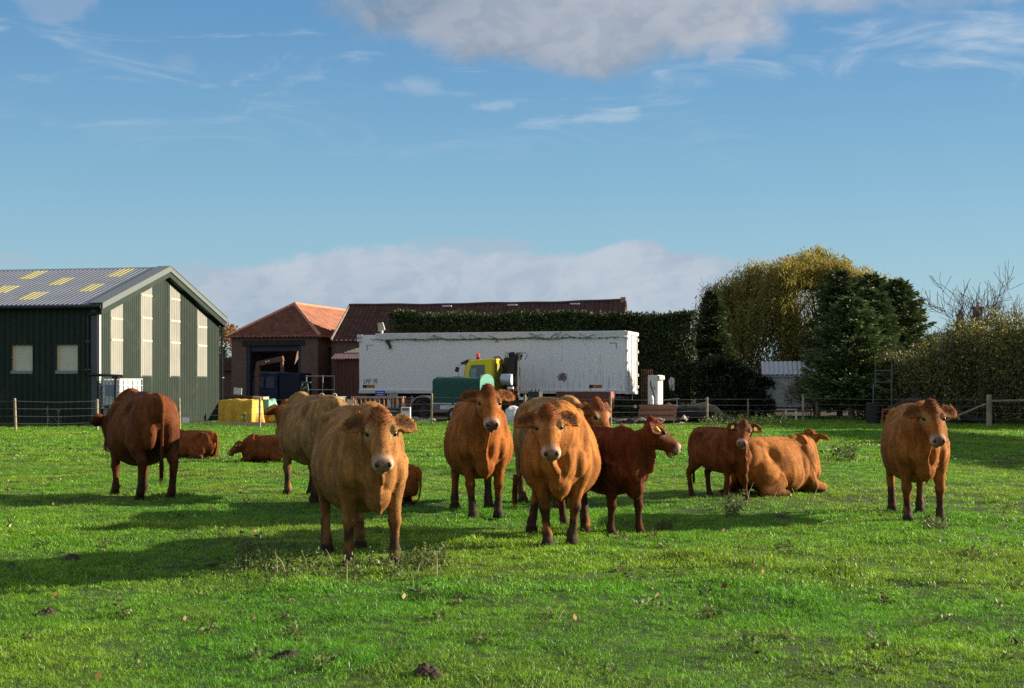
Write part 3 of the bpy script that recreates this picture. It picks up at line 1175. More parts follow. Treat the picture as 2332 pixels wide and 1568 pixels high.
    # --- dewlap: a thin fold from the throat to the brisket
    if dewlap > 0:
        th0 = H(0.16, 0, -0.19)
        pts = [th0, low[-2] * 0.6 + th0 * 0.4 + np.array([0, 0, -0.02]), low[5] + np.array([0.02, 0, -0.03]), low[3] + np.array([0.05, 0, -0.05]), np.array([0.93, 0, 0.80 + drop]), np.array([0.91, 0, 0.60 + drop]), np.array([0.82, 0, 0.49 + drop])]
        st = []
        for i, q in enumerate(pts):
            d = pts[min(i + 1, len(pts) - 1)] - pts[max(i - 1, 0)]
            d /= np.linalg.norm(d)
            la = np.array([0, 1.0, 0])
            la -= d * d.dot(la)
            la /= np.linalg.norm(la)
            ua = np.cross(d, la)
            w = 0.022 + 0.006 * math.sin(i * 2.1 + seed)
            st.append((q + np.array([0, 0.022 * math.sin(i * 1.7 + seed), 0]), la, ua, w, (0.038 + 0.030 * math.sin(math.pi * (i + 0.5) / len(pts))) * dewlap, 0.07, 2, 2))
        parts.append(loft(st, 14))
    # --- legs
    foot_xy = {'FL': (0.57, 0.175), 'FR': (0.57, -0.175), 'HL': (-0.70, 0.17), 'HR': (-0.70, -0.17)}
    foot_pos = {}
    for k, (fx, fy) in foot_xy.items():
        ox, oy = feet.get(k, (0, 0))
        foot_pos[k] = (fx + ox, fy + oy)
    L_ = leg
    if not lying:
        for k in ('FL', 'FR'):
            fx, fy = foot_pos[k]
            sg = 1 if k[1] == 'L' else -1
            kx, ky = 0.55 * 0.42 + fx * 0.58 + 0.015, 0.20 * sg * 0.4 + fy * 0.6
            parts.append(limb([((0.60, 0.20 * sg, 0.98), 0.10, 0.17), ((0.55, 0.21 * sg, 0.82), 0.102, 0.158), ((0.525, 0.20 * sg, 0.70), 0.094, 0.128), (((0.53 + kx) / 2, (0.19 * sg + ky) / 2, 0.565), 0.070, 0.086),
                               ((kx, ky, 0.45), 0.053, 0.056), ((kx + 0.010, ky, 0.395), 0.060, 0.064), ((kx * 0.75 + fx * 0.25, ky * 0.75 + fy * 0.25, 0.325), 0.041, 0.045), ((kx * 0.4 + fx * 0.6, ky * 0.4 + fy * 0.6, 0.20), 0.037, 0.042),
                               ((fx, fy, 0.125), 0.052, 0.056), ((fx + 0.02, fy, 0.085), 0.046, 0.050), ((fx + 0.035, fy, 0.055), 0.058, 0.066), ((fx + 0.045, fy, 0.0), 0.064, 0.080)]))
        for k in ('HL', 'HR'):
            fx, fy = foot_pos[k]
            sg = 1 if k[1] == 'L' else -1
            hx, hy = fx - 0.075, 0.19 * sg * 0.45 + fy * 0.55
            parts.append(limb([((-0.54, 0.17 * sg, 1.10), 0.12, 0.25), ((-0.50, 0.205 * sg, 0.92), 0.125, 0.25), ((-0.50, 0.225 * sg, 0.78), 0.115, 0.21), ((-0.545 * 0.7 + hx * 0.3, 0.215 * sg, 0.67), 0.088, 0.145),
                               ((-0.50 * 0.35 + hx * 0.65, (0.2 * sg + hy) / 2, 0.575), 0.066, 0.090), ((hx, hy, 0.50), 0.054, 0.074), ((hx + 0.012, hy, 0.43), 0.050, 0.062), ((hx * 0.6 + fx * 0.4, hy * 0.6 + fy * 0.4, 0.33), 0.042, 0.052), ((hx * 0.3 + fx * 0.7, hy * 0.3 + fy * 0.7, 0.20), 0.042, 0.050),
                               ((fx, fy, 0.125), 0.053, 0.058), ((fx + 0.02, fy, 0.085), 0.047, 0.052), ((fx + 0.035, fy, 0.055), 0.060, 0.066), ((fx + 0.045, fy, 0.0), 0.066, 0.080)]))
    else:
        for sg in (1, -1):
            parts.append(limb([((0.60, 0.20 * sg, 0.44), 0.10, 0.17), ((0.52, 0.25 * sg, 0.26), 0.09, 0.13), ((0.62, 0.27 * sg, 0.14), 0.07, 0.085), ((0.82, 0.25 * sg, 0.10), 0.06, 0.065), ((0.92, 0.22 * sg, 0.085), 0.058, 0.06)]))
            parts.append(limb([((0.92, 0.22 * sg, 0.08), 0.055, 0.058), ((0.78, 0.16 * sg, 0.055), 0.045, 0.045), ((0.62, 0.15 * sg, 0.05), 0.05, 0.05), ((0.55, 0.16 * sg, 0.045), 0.055, 0.05)]))
            parts.append(ellipsoid((-0.42, 0.30 * sg, 0.30), (0.30, 0.15, 0.27), Euler((0, R(18), 0))))
            parts.append(limb([((-0.20, 0.37 * sg, 0.26), 0.10, 0.13), ((-0.38, 0.41 * sg, 0.15), 0.085, 0.10), ((-0.58, 0.40 * sg, 0.09), 0.06, 0.07), ((-0.66, 0.38 * sg, 0.075), 0.055, 0.06)]))
            parts.append(limb([((-0.66, 0.38 * sg, 0.075), 0.055, 0.055), ((-0.45, 0.43 * sg, 0.05), 0.045, 0.045), ((-0.22, 0.45 * sg, 0.05), 0.05, 0.05), ((-0.14, 0.45 * sg, 0.045), 0.06, 0.05)]))
    # --- tail
    tx, ty = tail
    if lying:
        tp = [(-0.86, 0, 1.33 + drop), (-0.95, 0.02, 1.22 + drop), (-0.97, 0.05, 0.9 + drop), (-0.95, 0.12, 0.62 + drop), (-0.88, 0.25, 0.56 + drop)]
    else:
        tp = [(-0.84, 0, 1.345), (-0.93, 0.1 * ty, 1.27), (-0.955 + tx * 0.3, ty * 0.35, 1.02), (-0.94 + tx * 0.7, ty * 0.75, 0.76), (-0.92 + tx, ty, 0.50)]
    parts.append(limb([(np.array(p), r_, r_) for p, r_ in zip(tp, (0.05, 0.042, 0.028, 0.023, 0.024))], 12, 1.0))

    # --- one continuous skin
    allv, allf, o = [], [], 0
    for V, Fc in parts:
        V = np.array(V, dtype=float)
        allv.append(V)
        allf += [tuple(i + o for i in f) for f in Fc]
        o += len(V)
    V = np.concatenate(allv)
    me = bpy.data.meshes.new('tmp')
    me.from_pydata(V.tolist(), [], allf)
    import bmesh
    bm = bmesh.new()
    bm.from_mesh(me)
    bmesh.ops.recalc_face_normals(bm, faces=bm.faces[:])
    bm.to_mesh(me)
    bm.free()
    tmp = bpy.data.objects.new('tmp', me)
    COL.objects.link(tmp)
    rm = tmp.modifiers.new('r', 'REMESH')
    rm.mode = 'VOXEL'
    rm.voxel_size = voxel
    rm.use_smooth_shade = True
    sm = tmp.modifiers.new('s', 'SMOOTH')
    sm.factor = 0.5
    sm.iterations = 5
    dg = bpy.context.evaluated_depsgraph_get()
    body = bpy.data.meshes.new_from_object(tmp.evaluated_get(dg))
    bpy.data.objects.remove(tmp)
    bpy.data.meshes.remove(me)
    nv_ = len(body.vertices)
    co = np.empty(nv_ * 3, dtype=np.float32)
    body.vertices.foreach_get('co', co)
    co = co.reshape(-1, 3).astype(float)
    no = np.empty(nv_ * 3, dtype=np.float32)
    body.vertices.foreach_get('normal', no)
    no = no.reshape(-1, 3).astype(float)
    # relief: ribs, skin folds, muscle
    rel = co - po
    hd = np.stack([rel @ h / face, rel @ l, rel @ u], -1) / hs
    inhead = (hd[:, 0] > -0.07) & (np.abs(hd[:, 1]) < 0.155) & (hd[:, 2] > -0.26) & (hd[:, 2] < 0.12)
    x_, y_, z_ = co[:, 0], co[:, 1], co[:, 2] - drop
    tors = (x_ < 0.75) & (z_ > 0.55) & ~inhead
    fold = np.zeros(nv_)
    flank = np.exp(-((z_ - 0.98) / 0.28) ** 2)
    ribs = np.sin((x_ + 0.25 * (z_ - 0.9)) * 2 * math.pi / 0.115 + seed) * 0.0040 * np.exp(-((x_ - 0.05) / 0.28) ** 2) * flank
    fold += ribs * (0.25 if lying else 1.0)
    fold += -0.065 * np.exp(-((x_ + 0.36 - 0.2 * (1.2 - z_)) / 0.10) ** 2) * np.exp(-((z_ - 1.16) / 0.13) ** 2)       # hollow before the hip
    fold += -0.050 * np.exp(-((x_ - 0.34) / 0.06) ** 2) * np.exp(-((z_ - 0.95) / 0.25) ** 2)                           # behind the shoulder
    neckz = (x_ > 0.55) & ~inhead & (z_ > 0.6)
    fold += np.where(neckz, np.sin((x_ * 0.9 + z_ * 0.35) * 2 * math.pi / 0.085 + 3 * n3(co, 5, seed)) * 0.0045, 0) * np.clip(np.abs(y_) / 0.08, 0, 1)
    fold = np.where(tors | neckz, fold, 0)
    fold += (n3(co, 5.0, seed) - 0.5) * 0.014 * np.where(inhead, 0.25, 1.0) * np.clip(z_ / 0.5, 0.3, 1)
    fold += (n3(co, 14.0, seed + 3) - 0.5) * 0.004 * np.where(inhead, 0.5, 1.0)
    co2 = co + no * fold[:, None]
    if lying:
        co2[:, 2] = np.maximum(co2[:, 2], -0.02)
    # colours of the coat
    C = np.repeat(coat[None, :], nv_, 0)
    hb = np.clip((x_ - 0.55) / 0.35, 0, 1)[:, None]
    C = C * (1 - hb) + coat_head * hb
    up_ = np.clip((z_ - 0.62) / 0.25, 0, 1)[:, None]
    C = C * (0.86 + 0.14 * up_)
    pn = n3(co, 3.0, seed + 20)[:, None]
    C = C * (0.86 + 0.28 * pn)
    pale = np.clip(coat * np.array([1.35, 1.6, 1.9]), 0, 0.75)

    def blend(mask, col):
        nonlocal C
        mk = np.clip(mask, 0, 1)[:, None]
        C = C * (1 - mk) + np.asarray(col)[None, :] * mk
    hx_, hy_, hz_ = hd[:, 0], hd[:, 1], hd[:, 2]
    blend(inhead * 0.8, coat_head)
    # red curls on the forehead
    blend(inhead * np.exp(-(np.clip(hx_ - 0.02, 0, 1) / 0.20) ** 2) * np.clip((hz_ + 0.05) / 0.08, 0, 1) * 0.9, red)
    muz = np.clip((hx_ - 0.405 + 0.25 * np.abs(hz_ + 0.02) * 0) / 0.06, 0, 1) * inhead
    blend(muz * 0.95, (0.50, 0.35, 0.25))
    blend(np.clip((hx_ - 0.468) / 0.025, 0, 1) * inhead * (hz_ > -0.075) * (np.abs(hy_) < 0.05), (0.30, 0.17, 0.13))
    blend(np.exp(-((hz_ + 0.088) / 0.013) ** 2) * inhead * np.clip((hx_ - 0.40) / 0.03, 0, 1) * 0.95, (0.05, 0.03, 0.022))
    for sg in (1, -1):
        d2 = ((hx_ - 0.175) / 0.058) ** 2 + ((hy_ - 0.112 * sg) / 0.05) ** 2 + ((hz_ - 0.010) / 0.046) ** 2
        blend(np.exp(-d2 * 0.9) * 0.85, np.clip(np.array([0.10, 0.11, 0.09]) + pale * 1.25, 0, 0.6))
        d2 = ((hx_ - 0.178) / 0.026) ** 2 + ((hy_ - 0.120 * sg) / 0.03) ** 2 + ((hz_ - 0.012) / 0.022) ** 2
        blend(np.exp(-d2 * 1.4) * 0.95, (0.05, 0.028, 0.015))
    for base, e1, e2, e3 in ears:
        q = co - base
        a1, a2, a3 = q @ e1, q @ e2, q @ e3
        ine = (a1 > 0.03) & (a1 < 0.26) & (np.abs(a2) < 0.115) & (np.abs(a3) < 0.08)
        blend(ine * 0.85, coat_head * 0.72)
        fr = (no @ e3) > 0.15
        blend(ine * fr * np.exp(-(a2 / 0.05) ** 4) * np.clip((0.20 - a1) / 0.03, 0, 1) * 0.85, (0.075, 0.035, 0.020))
    dirt = np.clip((n3(co, 3.2, seed + 60) - 0.55) * 9, 0, 1) * np.clip((1.15 - z_) / 0.3, 0, 1) * np.clip((0.5 - x_) / 0.3, 0, 1)
    blend(dirt * 0.45, coat * 0.35)
    if not lying:
        mn = n3(co, 11.0, seed + 40)
        mudh = mud_up + 0.16 * (mn - 0.5) * 2
        blend(np.clip((mudh - z_) / 0.16, 0, 1) * np.clip(muddy + 0.25 + (mn - 0.47) * 4.0, 0, 0.96), (0.050, 0.036, 0.024))
        blend((z_ < 0.085) * 0.9, (0.035, 0.027, 0.02))
    else:
        mn = n3(co, 9.0, seed + 40)
        blend(np.clip((0.18 - co[:, 2]) / 0.1, 0, 1) * np.clip(muddy + (mn - 0.5), 0, 0.8), (0.06, 0.045, 0.03))
    tl = (x_ < -0.90) & (z_ < 0.72)
    blend(tl * 0.7, coat * 0.55)
    C = np.clip(C, 0.01, 0.85)
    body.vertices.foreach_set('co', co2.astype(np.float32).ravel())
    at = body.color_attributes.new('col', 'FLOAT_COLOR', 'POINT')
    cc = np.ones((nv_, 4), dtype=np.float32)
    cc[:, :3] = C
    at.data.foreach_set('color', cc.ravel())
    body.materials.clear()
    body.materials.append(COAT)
    body.update()
    body.name = name
    root = empty(name, (x, y, gz(x, y) - 0.015 + dz), R(rz), label, cat, 'cattle in the field')
    root.scale = (scale, scale, scale * L_)
    b = link_mesh('body', body, COAT, root)
    # --- coat hair: short blades lying along the body
    body.calc_loop_triangles()
    nt = len(body.loop_triangles)
    tri = np.empty(nt * 3, dtype=np.int32)
    body.loop_triangles.foreach_get('vertices', tri)
    tri = tri.reshape(-1, 3)
    A, B_, C_ = co2[tri[:, 0]], co2[tri[:, 1]], co2[tri[:, 2]]
    ar = np.linalg.norm(np.cross(B_ - A, C_ - A), axis=1) * 0.5
    wgt = ar.copy()
    cen = (A + B_ + C_) / 3
    rc = cen - po
    chx, chy, chz = rc @ h, rc @ l, rc @ u
    curl = (chx > -0.09) & (chx < 0.15) & (np.abs(chy) < 0.095 - 0.25 * np.clip(chx, 0, 1)) & (chz > 0.015) & (chz < 0.16)
    wgt[curl] *= 3.2
    eart = np.zeros(nt, dtype=bool)
    for base, e1, e2, e3 in ears:
        q = cen - base
        a1, a2, a3 = q @ e1, q @ e2, q @ e3
        eart |= (a1 > 0.03) & (a1 < 0.27) & (np.abs(a2) < 0.115) & (np.abs(a3) < 0.085)
    wgt[eart] *= 4
    muzt = (chx > 0.40) & (np.abs(chy) < 0.1)
    wgt[muzt] *= 0.05
    r = np.random.default_rng(seed + 77)
    pick = r.choice(nt, hairs, p=wgt / wgt.sum())
    w1 = r.uniform(0, 1, hairs)
    w2 = r.uniform(0, 1, hairs)
    fl = w1 + w2 > 1
    w1[fl], w2[fl] = 1 - w1[fl], 1 - w2[fl]
    pos = A[pick] * (1 - w1 - w2)[:, None] + B_[pick] * w1[:, None] + C_[pick] * w2[:, None]
    nn = no[tri[pick, 0]]
    hc = C[tri[pick, 0]]
    flow = np.repeat(np.array([[-0.75, 0, -0.65]]), hairs, 0)
    hh = (rc[pick] @ h > -0.05) & (np.abs(rc[pick] @ l) < 0.14) & (np.abs(rc[pick] @ u) < 0.27)
    flow[hh] = h * 0.8
    flow += r.normal(0, 0.35, (hairs, 3))
    flow -= nn * np.sum(flow * nn, 1)[:, None]
    flow /= np.linalg.norm(flow, axis=1, keepdims=True) + 1e-9
    ln = r.uniform(0.012, 0.030, hairs) * hair_len
    lift = np.full(hairs, 0.30)
    cu = curl[pick]
    ln[cu] = r.uniform(0.014, 0.034, cu.sum())
    lift[cu] = 0.35
    rand = r.normal(0, 1, (hairs, 3))
    flow[cu] = flow[cu] * 0.6 + rand[cu] * 0.6
    er = eart[pick]
    ln[er] = r.uniform(0.014, 0.032, er.sum())
    flow[er] = flow[er] * 0.3 + rand[er] * 0.6
    lift[er] = 0.5
    dv = flow + nn * lift[:, None]
    dv /= np.linalg.norm(dv, axis=1, keepdims=True) + 1e-9
    sdv = np.cross(dv, r.normal(0, 1, (hairs, 3)))
    sdv /= np.linalg.norm(sdv, axis=1, keepdims=True) + 1e-9
    wd = np.where(cu, 0.0036, 0.0024)[:, None]
    root_p = pos - nn * 0.004
    gn = np.sum(np.cross(sdv, dv) * nn, 1)
    sdv = np.where((gn < 0)[:, None], -sdv, sdv)
    VH = np.stack([root_p - sdv * wd, root_p + sdv * wd, pos + dv * ln[:, None]], 1).reshape(-1, 3)
    hcol = hc * r.uniform(0.80, 1.22, (hairs, 1))
    hcol[er] = hcol[er] * np.array([1.6, 1.6, 1.5])
    CH = np.repeat(hcol, 3, 0)
    # switch of the tail
    ns = 700 if not lying else 250
    t0 = np.array(tp[-1])
    tt = r.uniform(-0.12, 0.0, ns)
    sp = t0 + np.stack([r.normal(0, 0.008, ns), r.normal(0, 0.008, ns), -tt], -1)
    if lying:
        sp = t0 + r.normal(0, 0.015, (ns, 3))
    dn_ = np.stack([r.normal(0, 0.06, ns), r.normal(0, 0.06, ns), -np.ones(ns)], -1) if not lying else np.stack([r.normal(0.5, 0.3, ns), r.normal(1, 0.3, ns), r.normal(-0.05, 0.1, ns)], -1)
    dn_ /= np.linalg.norm(dn_, axis=1, keepdims=True)
    sl = (0.08 + 0.26 * r.uniform(0, 1, ns) ** 1.6)[:, None] * (1.0 if not lying else 0.6)
    sd2 = np.cross(dn_, r.normal(0, 1, (ns, 3)))
    sd2 /= np.linalg.norm(sd2, axis=1, keepdims=True)
    VS = np.stack([sp - sd2 * 0.004, sp + sd2 * 0.004, sp + dn_ * sl], 1).reshape(-1, 3)
    CS = np.repeat(coat[None] * 0.35 * r.uniform(0.6, 1.4, (ns, 1)), 3, 0)
    VH = np.concatenate([VH, VS])
    CH = np.clip(np.concatenate([CH, CS]), 0.008, 0.9)
    hm = np_mesh('coat_hair', VH, np.arange(len(VH)).reshape(-1, 3), HAIR, root, colors=CH)
    hm['kind'] = 'stuff'
    vn = nn + dv * 0.35
    vn = np.repeat(vn / (np.linalg.norm(vn, axis=1, keepdims=True) + 1e-9), 3, 0)
    vs = np.repeat(np.cross(sd2, dn_), 3, 0)
    hm.data.polygons.foreach_set('use_smooth', np.ones(len(hm.data.polygons), dtype=bool))
    hm.data.normals_split_custom_set_from_vertices(np.concatenate([vn, vs]).tolist())
    # --- eyes, nostrils, ear tags
    for sd_ in (1, -1):
        q = H(0.180, 0.111 * sd_, 0.016)
        e = MB()
        V, Fc = ellipsoid(q, (0.034, 0.024, 0.024), rot, 12)
        e.add(V, Fc)
        e.build('eye', EYE_MAT, root, smooth=True)
        q = H(0.503, 0.050 * sd_, -0.006)
        e = MB()
        V, Fc = ellipsoid(q, (0.022, 0.020, 0.026), rot, 10)
        e.add(V, Fc)
        e.build('nostril', NOSTRIL_MAT, root, smooth=True)
    for sd_ in tags:
        base, e1, e2, e3 = ears[0 if sd_ > 0 else 1]
        q = base + e1 * 0.10 + e3 * 0.035
        dnv = np.array([0, 0, -1.0])
        dnv -= e3 * dnv.dot(e3)
        dnv /= np.linalg.norm(dnv)
        sv = np.cross(dnv, e3)
        V = []
        for zz in (0, 0.004):
            for a_, b_ in ((-0.018, 0.0), (0.018, 0.0), (0.034, 0.03), (0.034, 0.082), (-0.034, 0.082), (-0.034, 0.03)):
                V.append(q + sv * a_ + dnv * b_ + e3 * zz)
        Fc = [(0, 1, 2, 3, 4, 5), (11, 10, 9, 8, 7, 6)] + [(i, (i + 1) % 6, (i + 1) % 6 + 6, i + 6) for i in range(6)]
        MB().add(V, Fc).build('ear_tag', TAG_MAT, root)
    return root


TAN = (0.37, 0.205, 0.090)
ORANGE = (0.36, 0.135, 0.030)
DARKRED = (0.135, 0.042, 0.015)
GINGER = (0.40, 0.17, 0.045)

# nearest cow, standing three-quarter on and looking at the camera
build_cow('cow', 'nearest big tan cow with brown curly forehead, nettles round its front feet', -1.42, 13.25, -72, 1.0, 0.96, 0.05, TAN, (0.36, 0.18, 0.07), (0.26, 0.09, 0.028),
          poll=(1.11, -0.05, 1.32), yaw=-8, pitch=46, feet={'FL': (0.02, 0.03), 'FR': (-0.06, -0.02), 'HL': (-0.05, 0.0), 'HR': (0.12, -0.02)}, seed=3, hairs=26000, voxel=0.0145, tail=(0.05, 0.06), muddy=0.4)
# red cow in the middle
build_cow('cow', 'round orange red cow facing the camera, head before the green covered trailer', -0.42, 17.85, -83, 1.02, 1.04, 0.05, ORANGE, (0.34, 0.12, 0.028), (0.20, 0.055, 0.014),
          poll=(1.10, 0.0, 1.48), yaw=2, pitch=43, feet={'FL': (0.0, 0.0), 'FR': (0.05, 0.05), 'HL': (0.06, 0.02), 'HR': (-0.02, -0.06)}, seed=5, hairs=22000, voxel=0.0155, muddy=0.5, ear_lift=0.18)
# big cow right of the middle
build_cow('cow', 'huge ginger cow facing the camera with muddy knees, right of the middle', 0.50, 14.85, -92, 1.0, 1.02, 0.06, GINGER, (0.40, 0.17, 0.05), (0.20, 0.055, 0.015),
          poll=(1.14, -0.12, 1.32), yaw=6, pitch=43, roll=2, feet={'FL': (0.0, -0.06), 'FR': (0.10, 0.05), 'HL': (0.0, 0.10), 'HR': (0.02, -0.14)}, seed=9, hairs=26000, voxel=0.0145, tail=(0.0, -0.50), muddy=0.6, mud_up=0.48)
# tan cow behind it
build_cow('cow', 'tan cow mostly hidden behind the huge ginger cow, only its back and ear showing', 0.55, 19.3, -70, 1.03, 0.98, 0.0, (0.34, 0.22, 0.11), (0.32, 0.12, 0.035), (0.22, 0.07, 0.02),
          poll=(1.08, 0.14, 1.33), yaw=22, pitch=58, seed=12, hairs=12000, voxel=0.018)
# dark young one in profile
build_cow('young_cow', 'dark red young cow with yellow ear tag, head in profile facing right', 0.98, 15.75, -60, 0.80, 0.69, -0.04, DARKRED, (0.14, 0.042, 0.015), (0.20, 0.05, 0.016),
          poll=(0.92, 0.18, 1.45), yaw=62, pitch=38, feet={'FL': (0.05, 0.02), 'FR': (-0.05, -0.02)}, seed=15, hairs=22000, voxel=0.0155, tags=(-1,), muddy=0.5, hair_len=1.3, dewlap=0.5, neck_thick=0.8, leg=1.03, ear_lift=0.1, hs=1.14, face=0.86)
# calf standing on the right
build_cow('calf', 'dark brown calf standing with yellow tags in both ears, head turned back to camera', 2.92, 20.2, -62, 0.67, 0.80, -0.05, (0.19, 0.064, 0.022), (0.22, 0.075, 0.025), (0.16, 0.045, 0.016),
          poll=(0.99, -0.10, 1.47), yaw=-44, pitch=40, roll=-6, feet={'FL': (0.06, 0.03), 'FR': (-0.05, 0), 'HL': (0.10, 0.0), 'HR': (-0.08, 0.0)}, seed=18, hairs=16000, voxel=0.0165, tags=(1, -1), muddy=0.35, hair_len=1.4, dewlap=0.4, neck_thick=0.85, leg=1.08, cat='calf', mud_up=0.36, hs=1.2, face=0.84)
# lying cow on the right
build_cow('cow', 'orange cow lying down with its back to the camera behind the standing calf', 3.86, 21.1, 34, 0.92, 1.02, 0.0, GINGER, (0.42, 0.19, 0.05), (0.24, 0.07, 0.02),
          poll=(0.96, 0.16, 1.42), yaw=46, pitch=14, lying=True, seed=21, hairs=18000, voxel=0.0165, muddy=0.3, ear_lift=0.25)
# cow far right
build_cow('cow', 'ginger cow at the right standing alone and facing the camera', 4.96, 17.65, -97, 0.99, 0.98, 0.04, (0.38, 0.17, 0.050), (0.34, 0.13, 0.035), (0.16, 0.045, 0.014),
          poll=(1.13, 0.0, 1.38), yaw=7, pitch=46, feet={'FL': (0.02, 0.03), 'FR': (0.0, 0.0), 'HL': (0.10, -0.02), 'HR': (-0.08, 0.0)}, seed=24, hairs=22000, voxel=0.0155, muddy=0.55, tail=(-0.02, 0.0))
# bull seen from behind
build_cow('cow', 'big dark red brown cow seen from behind, standing before the green barn', -5.28, 20.45, 120, 1.07, 1.08, 0.06, (0.17, 0.060, 0.021), (0.15, 0.050, 0.018), (0.16, 0.048, 0.016),
          poll=(1.10, 0.10, 1.06), yaw=-4, pitch=60, feet={'HL': (0.05, 0.03), 'HR': (-0.08, 0.0), 'FL': (-0.03, 0.03), 'FR': (0.02, -0.02)}, seed=27, hairs=22000, voxel=0.0155, muddy=0.55, mud_up=0.34, tail=(0.02, 0.0))
# tan cow seen from behind
build_cow('cow', 'tan cow seen from behind with swollen udder, standing behind the nearest cow', -2.78, 20.15, 118, 1.03, 1.0, 0.03, (0.34, 0.225, 0.115), (0.34, 0.16, 0.06), (0.26, 0.08, 0.02),
          poll=(1.10, 0.02, 1.24), yaw=-6, pitch=48, feet={'HL': (0.1, 0.04), 'HR': (0.0, 0.0)}, seed=30, hairs=16000, voxel=0.0165, udder=True, muddy=0.45, tail=(0.0, -0.02))
# lying calves
build_cow('calf', 'reddish brown calf lying on the grass just right of the big dark cow', -7.10, 31.9, 155, 0.70, 0.85, 0.0, (0.26, 0.085, 0.028), (0.20, 0.06, 0.02), (0.18, 0.05, 0.016),
          poll=(1.02, 0.0, 1.28), yaw=10, pitch=35, lying=True, seed=33, hairs=9000, voxel=0.020, hair_len=2.0, dewlap=0.3, neck_thick=0.85, cat='calf', hs=1.15, face=0.85)
build_cow('calf', 'brown calf with a yellow ear tag lying left of the tan cow', -5.15, 30.5, 172, 0.64, 0.82, 0.0, (0.22, 0.07, 0.024), (0.20, 0.065, 0.022), (0.24, 0.07, 0.022),
          poll=(1.02, 0.12, 1.12), yaw=16, pitch=40, lying=True, seed=36, hairs=9000, voxel=0.020, tags=(1,), hair_len=2.0, dewlap=0.3, neck_thick=0.85, cat='calf', hs=1.15, face=0.85)
build_cow('calf', 'fuzzy orange brown calf lying half hidden behind the nearest cow', -1.80, 19.55, 168, 0.60, 0.85, 0.0, (0.34, 0.115, 0.032), None, (0.24, 0.07, 0.02),
          poll=(0.98, 0.2, 1.15), yaw=30, pitch=45, lying=True, seed=39, hairs=12000, voxel=0.018, hair_len=2.2, dewlap=0.3, cat='calf')
# ------------------------------------------------------------------ buildings
def corr(name, o, ua, ub, a0, a1, blo, bhi, pitch, depth, m, parent, un, box=True, rows=1):
    """ribbed metal sheet: origin o, unit axes ua (across ribs), ub (along ribs), un (outwards)"""
    o, ua, ub, un = (np.asarray(v, dtype=float) for v in (o, ua, ub, un))
    if box:
        ph = [(0.0, 1), (0.62, 1), (0.68, 0), (0.94, 0)]
    else:
        ph = [(k / 8, 0.5 + 0.5 * math.cos(2 * math.pi * k / 8)) for k in range(8)]
    cols = []
    k0 = math.floor(a0 / pitch) - 1
    k1 = math.ceil(a1 / pitch) + 1
    last = None
    for k in range(k0, k1):
        for f, d in ph:
            a = (k + f) * pitch
            if a0 <= a <= a1:
                cols.append((a, d))
    cols = [(a0, 0.5)] + cols + [(a1, 0.5)] if cols else [(a0, .5), (a1, .5)]
    V, Fc = [], []
    nr = rows + 1
    for a, d in cols:
        lo = blo(a) if callable(blo) else blo
        hi = bhi(a) if callable(bhi) else bhi
        for j in range(nr):
            V.append(o + ua * a + ub * (lo + (hi - lo) * j / rows) + un * (d * depth))
    for i in range(len(cols) - 1):
        for j in range(rows):
            q = i * nr + j
            Fc.append((q, q + nr, q + nr + 1, q + 1))
    return np_mesh(name, V, Fc, m, parent)


def pantile(name, o, ua, ub, L, S, m, parent, lo=None, hi=None, pitch=0.27, course=0.31, amp=0.035, step=0.028, seed=0):
    """roof slope laid with S-shaped clay tiles; lo/hi(f): limits across the slope at height fraction f"""
    o, ua, ub = (np.asarray(v, dtype=float) for v in (o, ua, ub))
    un = np.cross(ua, ub)
    if un[2] < 0:
        un = -un
    lo = lo or (lambda f: 0.0)
    hi = hi or (lambda f: L)
    r = np.random.default_rng(seed)
    nc = int(math.ceil(S / course))
    na = int(L / pitch * 6) + 1
    aa = np.linspace(0, L, na)
    ph = aa / pitch * 2 * math.pi
    w = amp * (np.sin(ph) + 0.35 * np.sin(2 * ph + 0.8))
    rows, cols = [], []
    tile_id = np.floor(aa / pitch).astype(int)
    for c in range(nc):
        b0, b1 = c * course, min((c + 1) * course, S)
        tone = r.uniform(0.70, 1.22, tile_id.max() + 2)[tile_id]
        jit = r.normal(0, 0.006, tile_id.max() + 2)[tile_id]
        for b, off in ((b0, step), (b1, 0.0)):
            f = b / S
            a = np.clip(aa, lo(f), hi(f))
            rows.append(o + a[:, None] * ua + b * ub + (w + off + jit)[:, None] * un)
            cols.append(tone)
    V = np.concatenate(rows)
    T = np.concatenate(cols)
    nr = len(rows)
    idx = np.arange(nr * na).reshape(nr, na)
    q = np.stack([idx[:-1, :-1], idx[:-1, 1:], idx[1:, 1:], idx[1:, :-1]], -1).reshape(-1, 4)
    C = np.stack([T, T, T], -1)
    ob = np_mesh(name, V, q, m, parent, colors=C)
    return ob


def tile_material(name, base, moss=0.3):
    m = bpy.data.materials.new(name)
    m.use_nodes = True
    t = NT(m.node_tree)
    b = t.n['Principled BSDF']
    a = t.node('ShaderNodeAttribute', attribute_name='col')
    tc = t.node('ShaderNodeTexCoord')
    n1 = t.noise(tc.outputs['Object'], 2.2, 6, 0.65)
    c = t.mix(1.0, (*base, 1), a.outputs[0], 'MULTIPLY')
    c = t.mix(t.math('MULTIPLY', t.sstep(n1, 0.48, 0.72), moss), c, (0.05, 0.042, 0.032, 1))
    t.put(b.inputs['Base Color'], c)
    b.inputs['Roughness'].default_value = 0.75
    b.inputs['Specular IOR Level'].default_value = 0.3
    return m


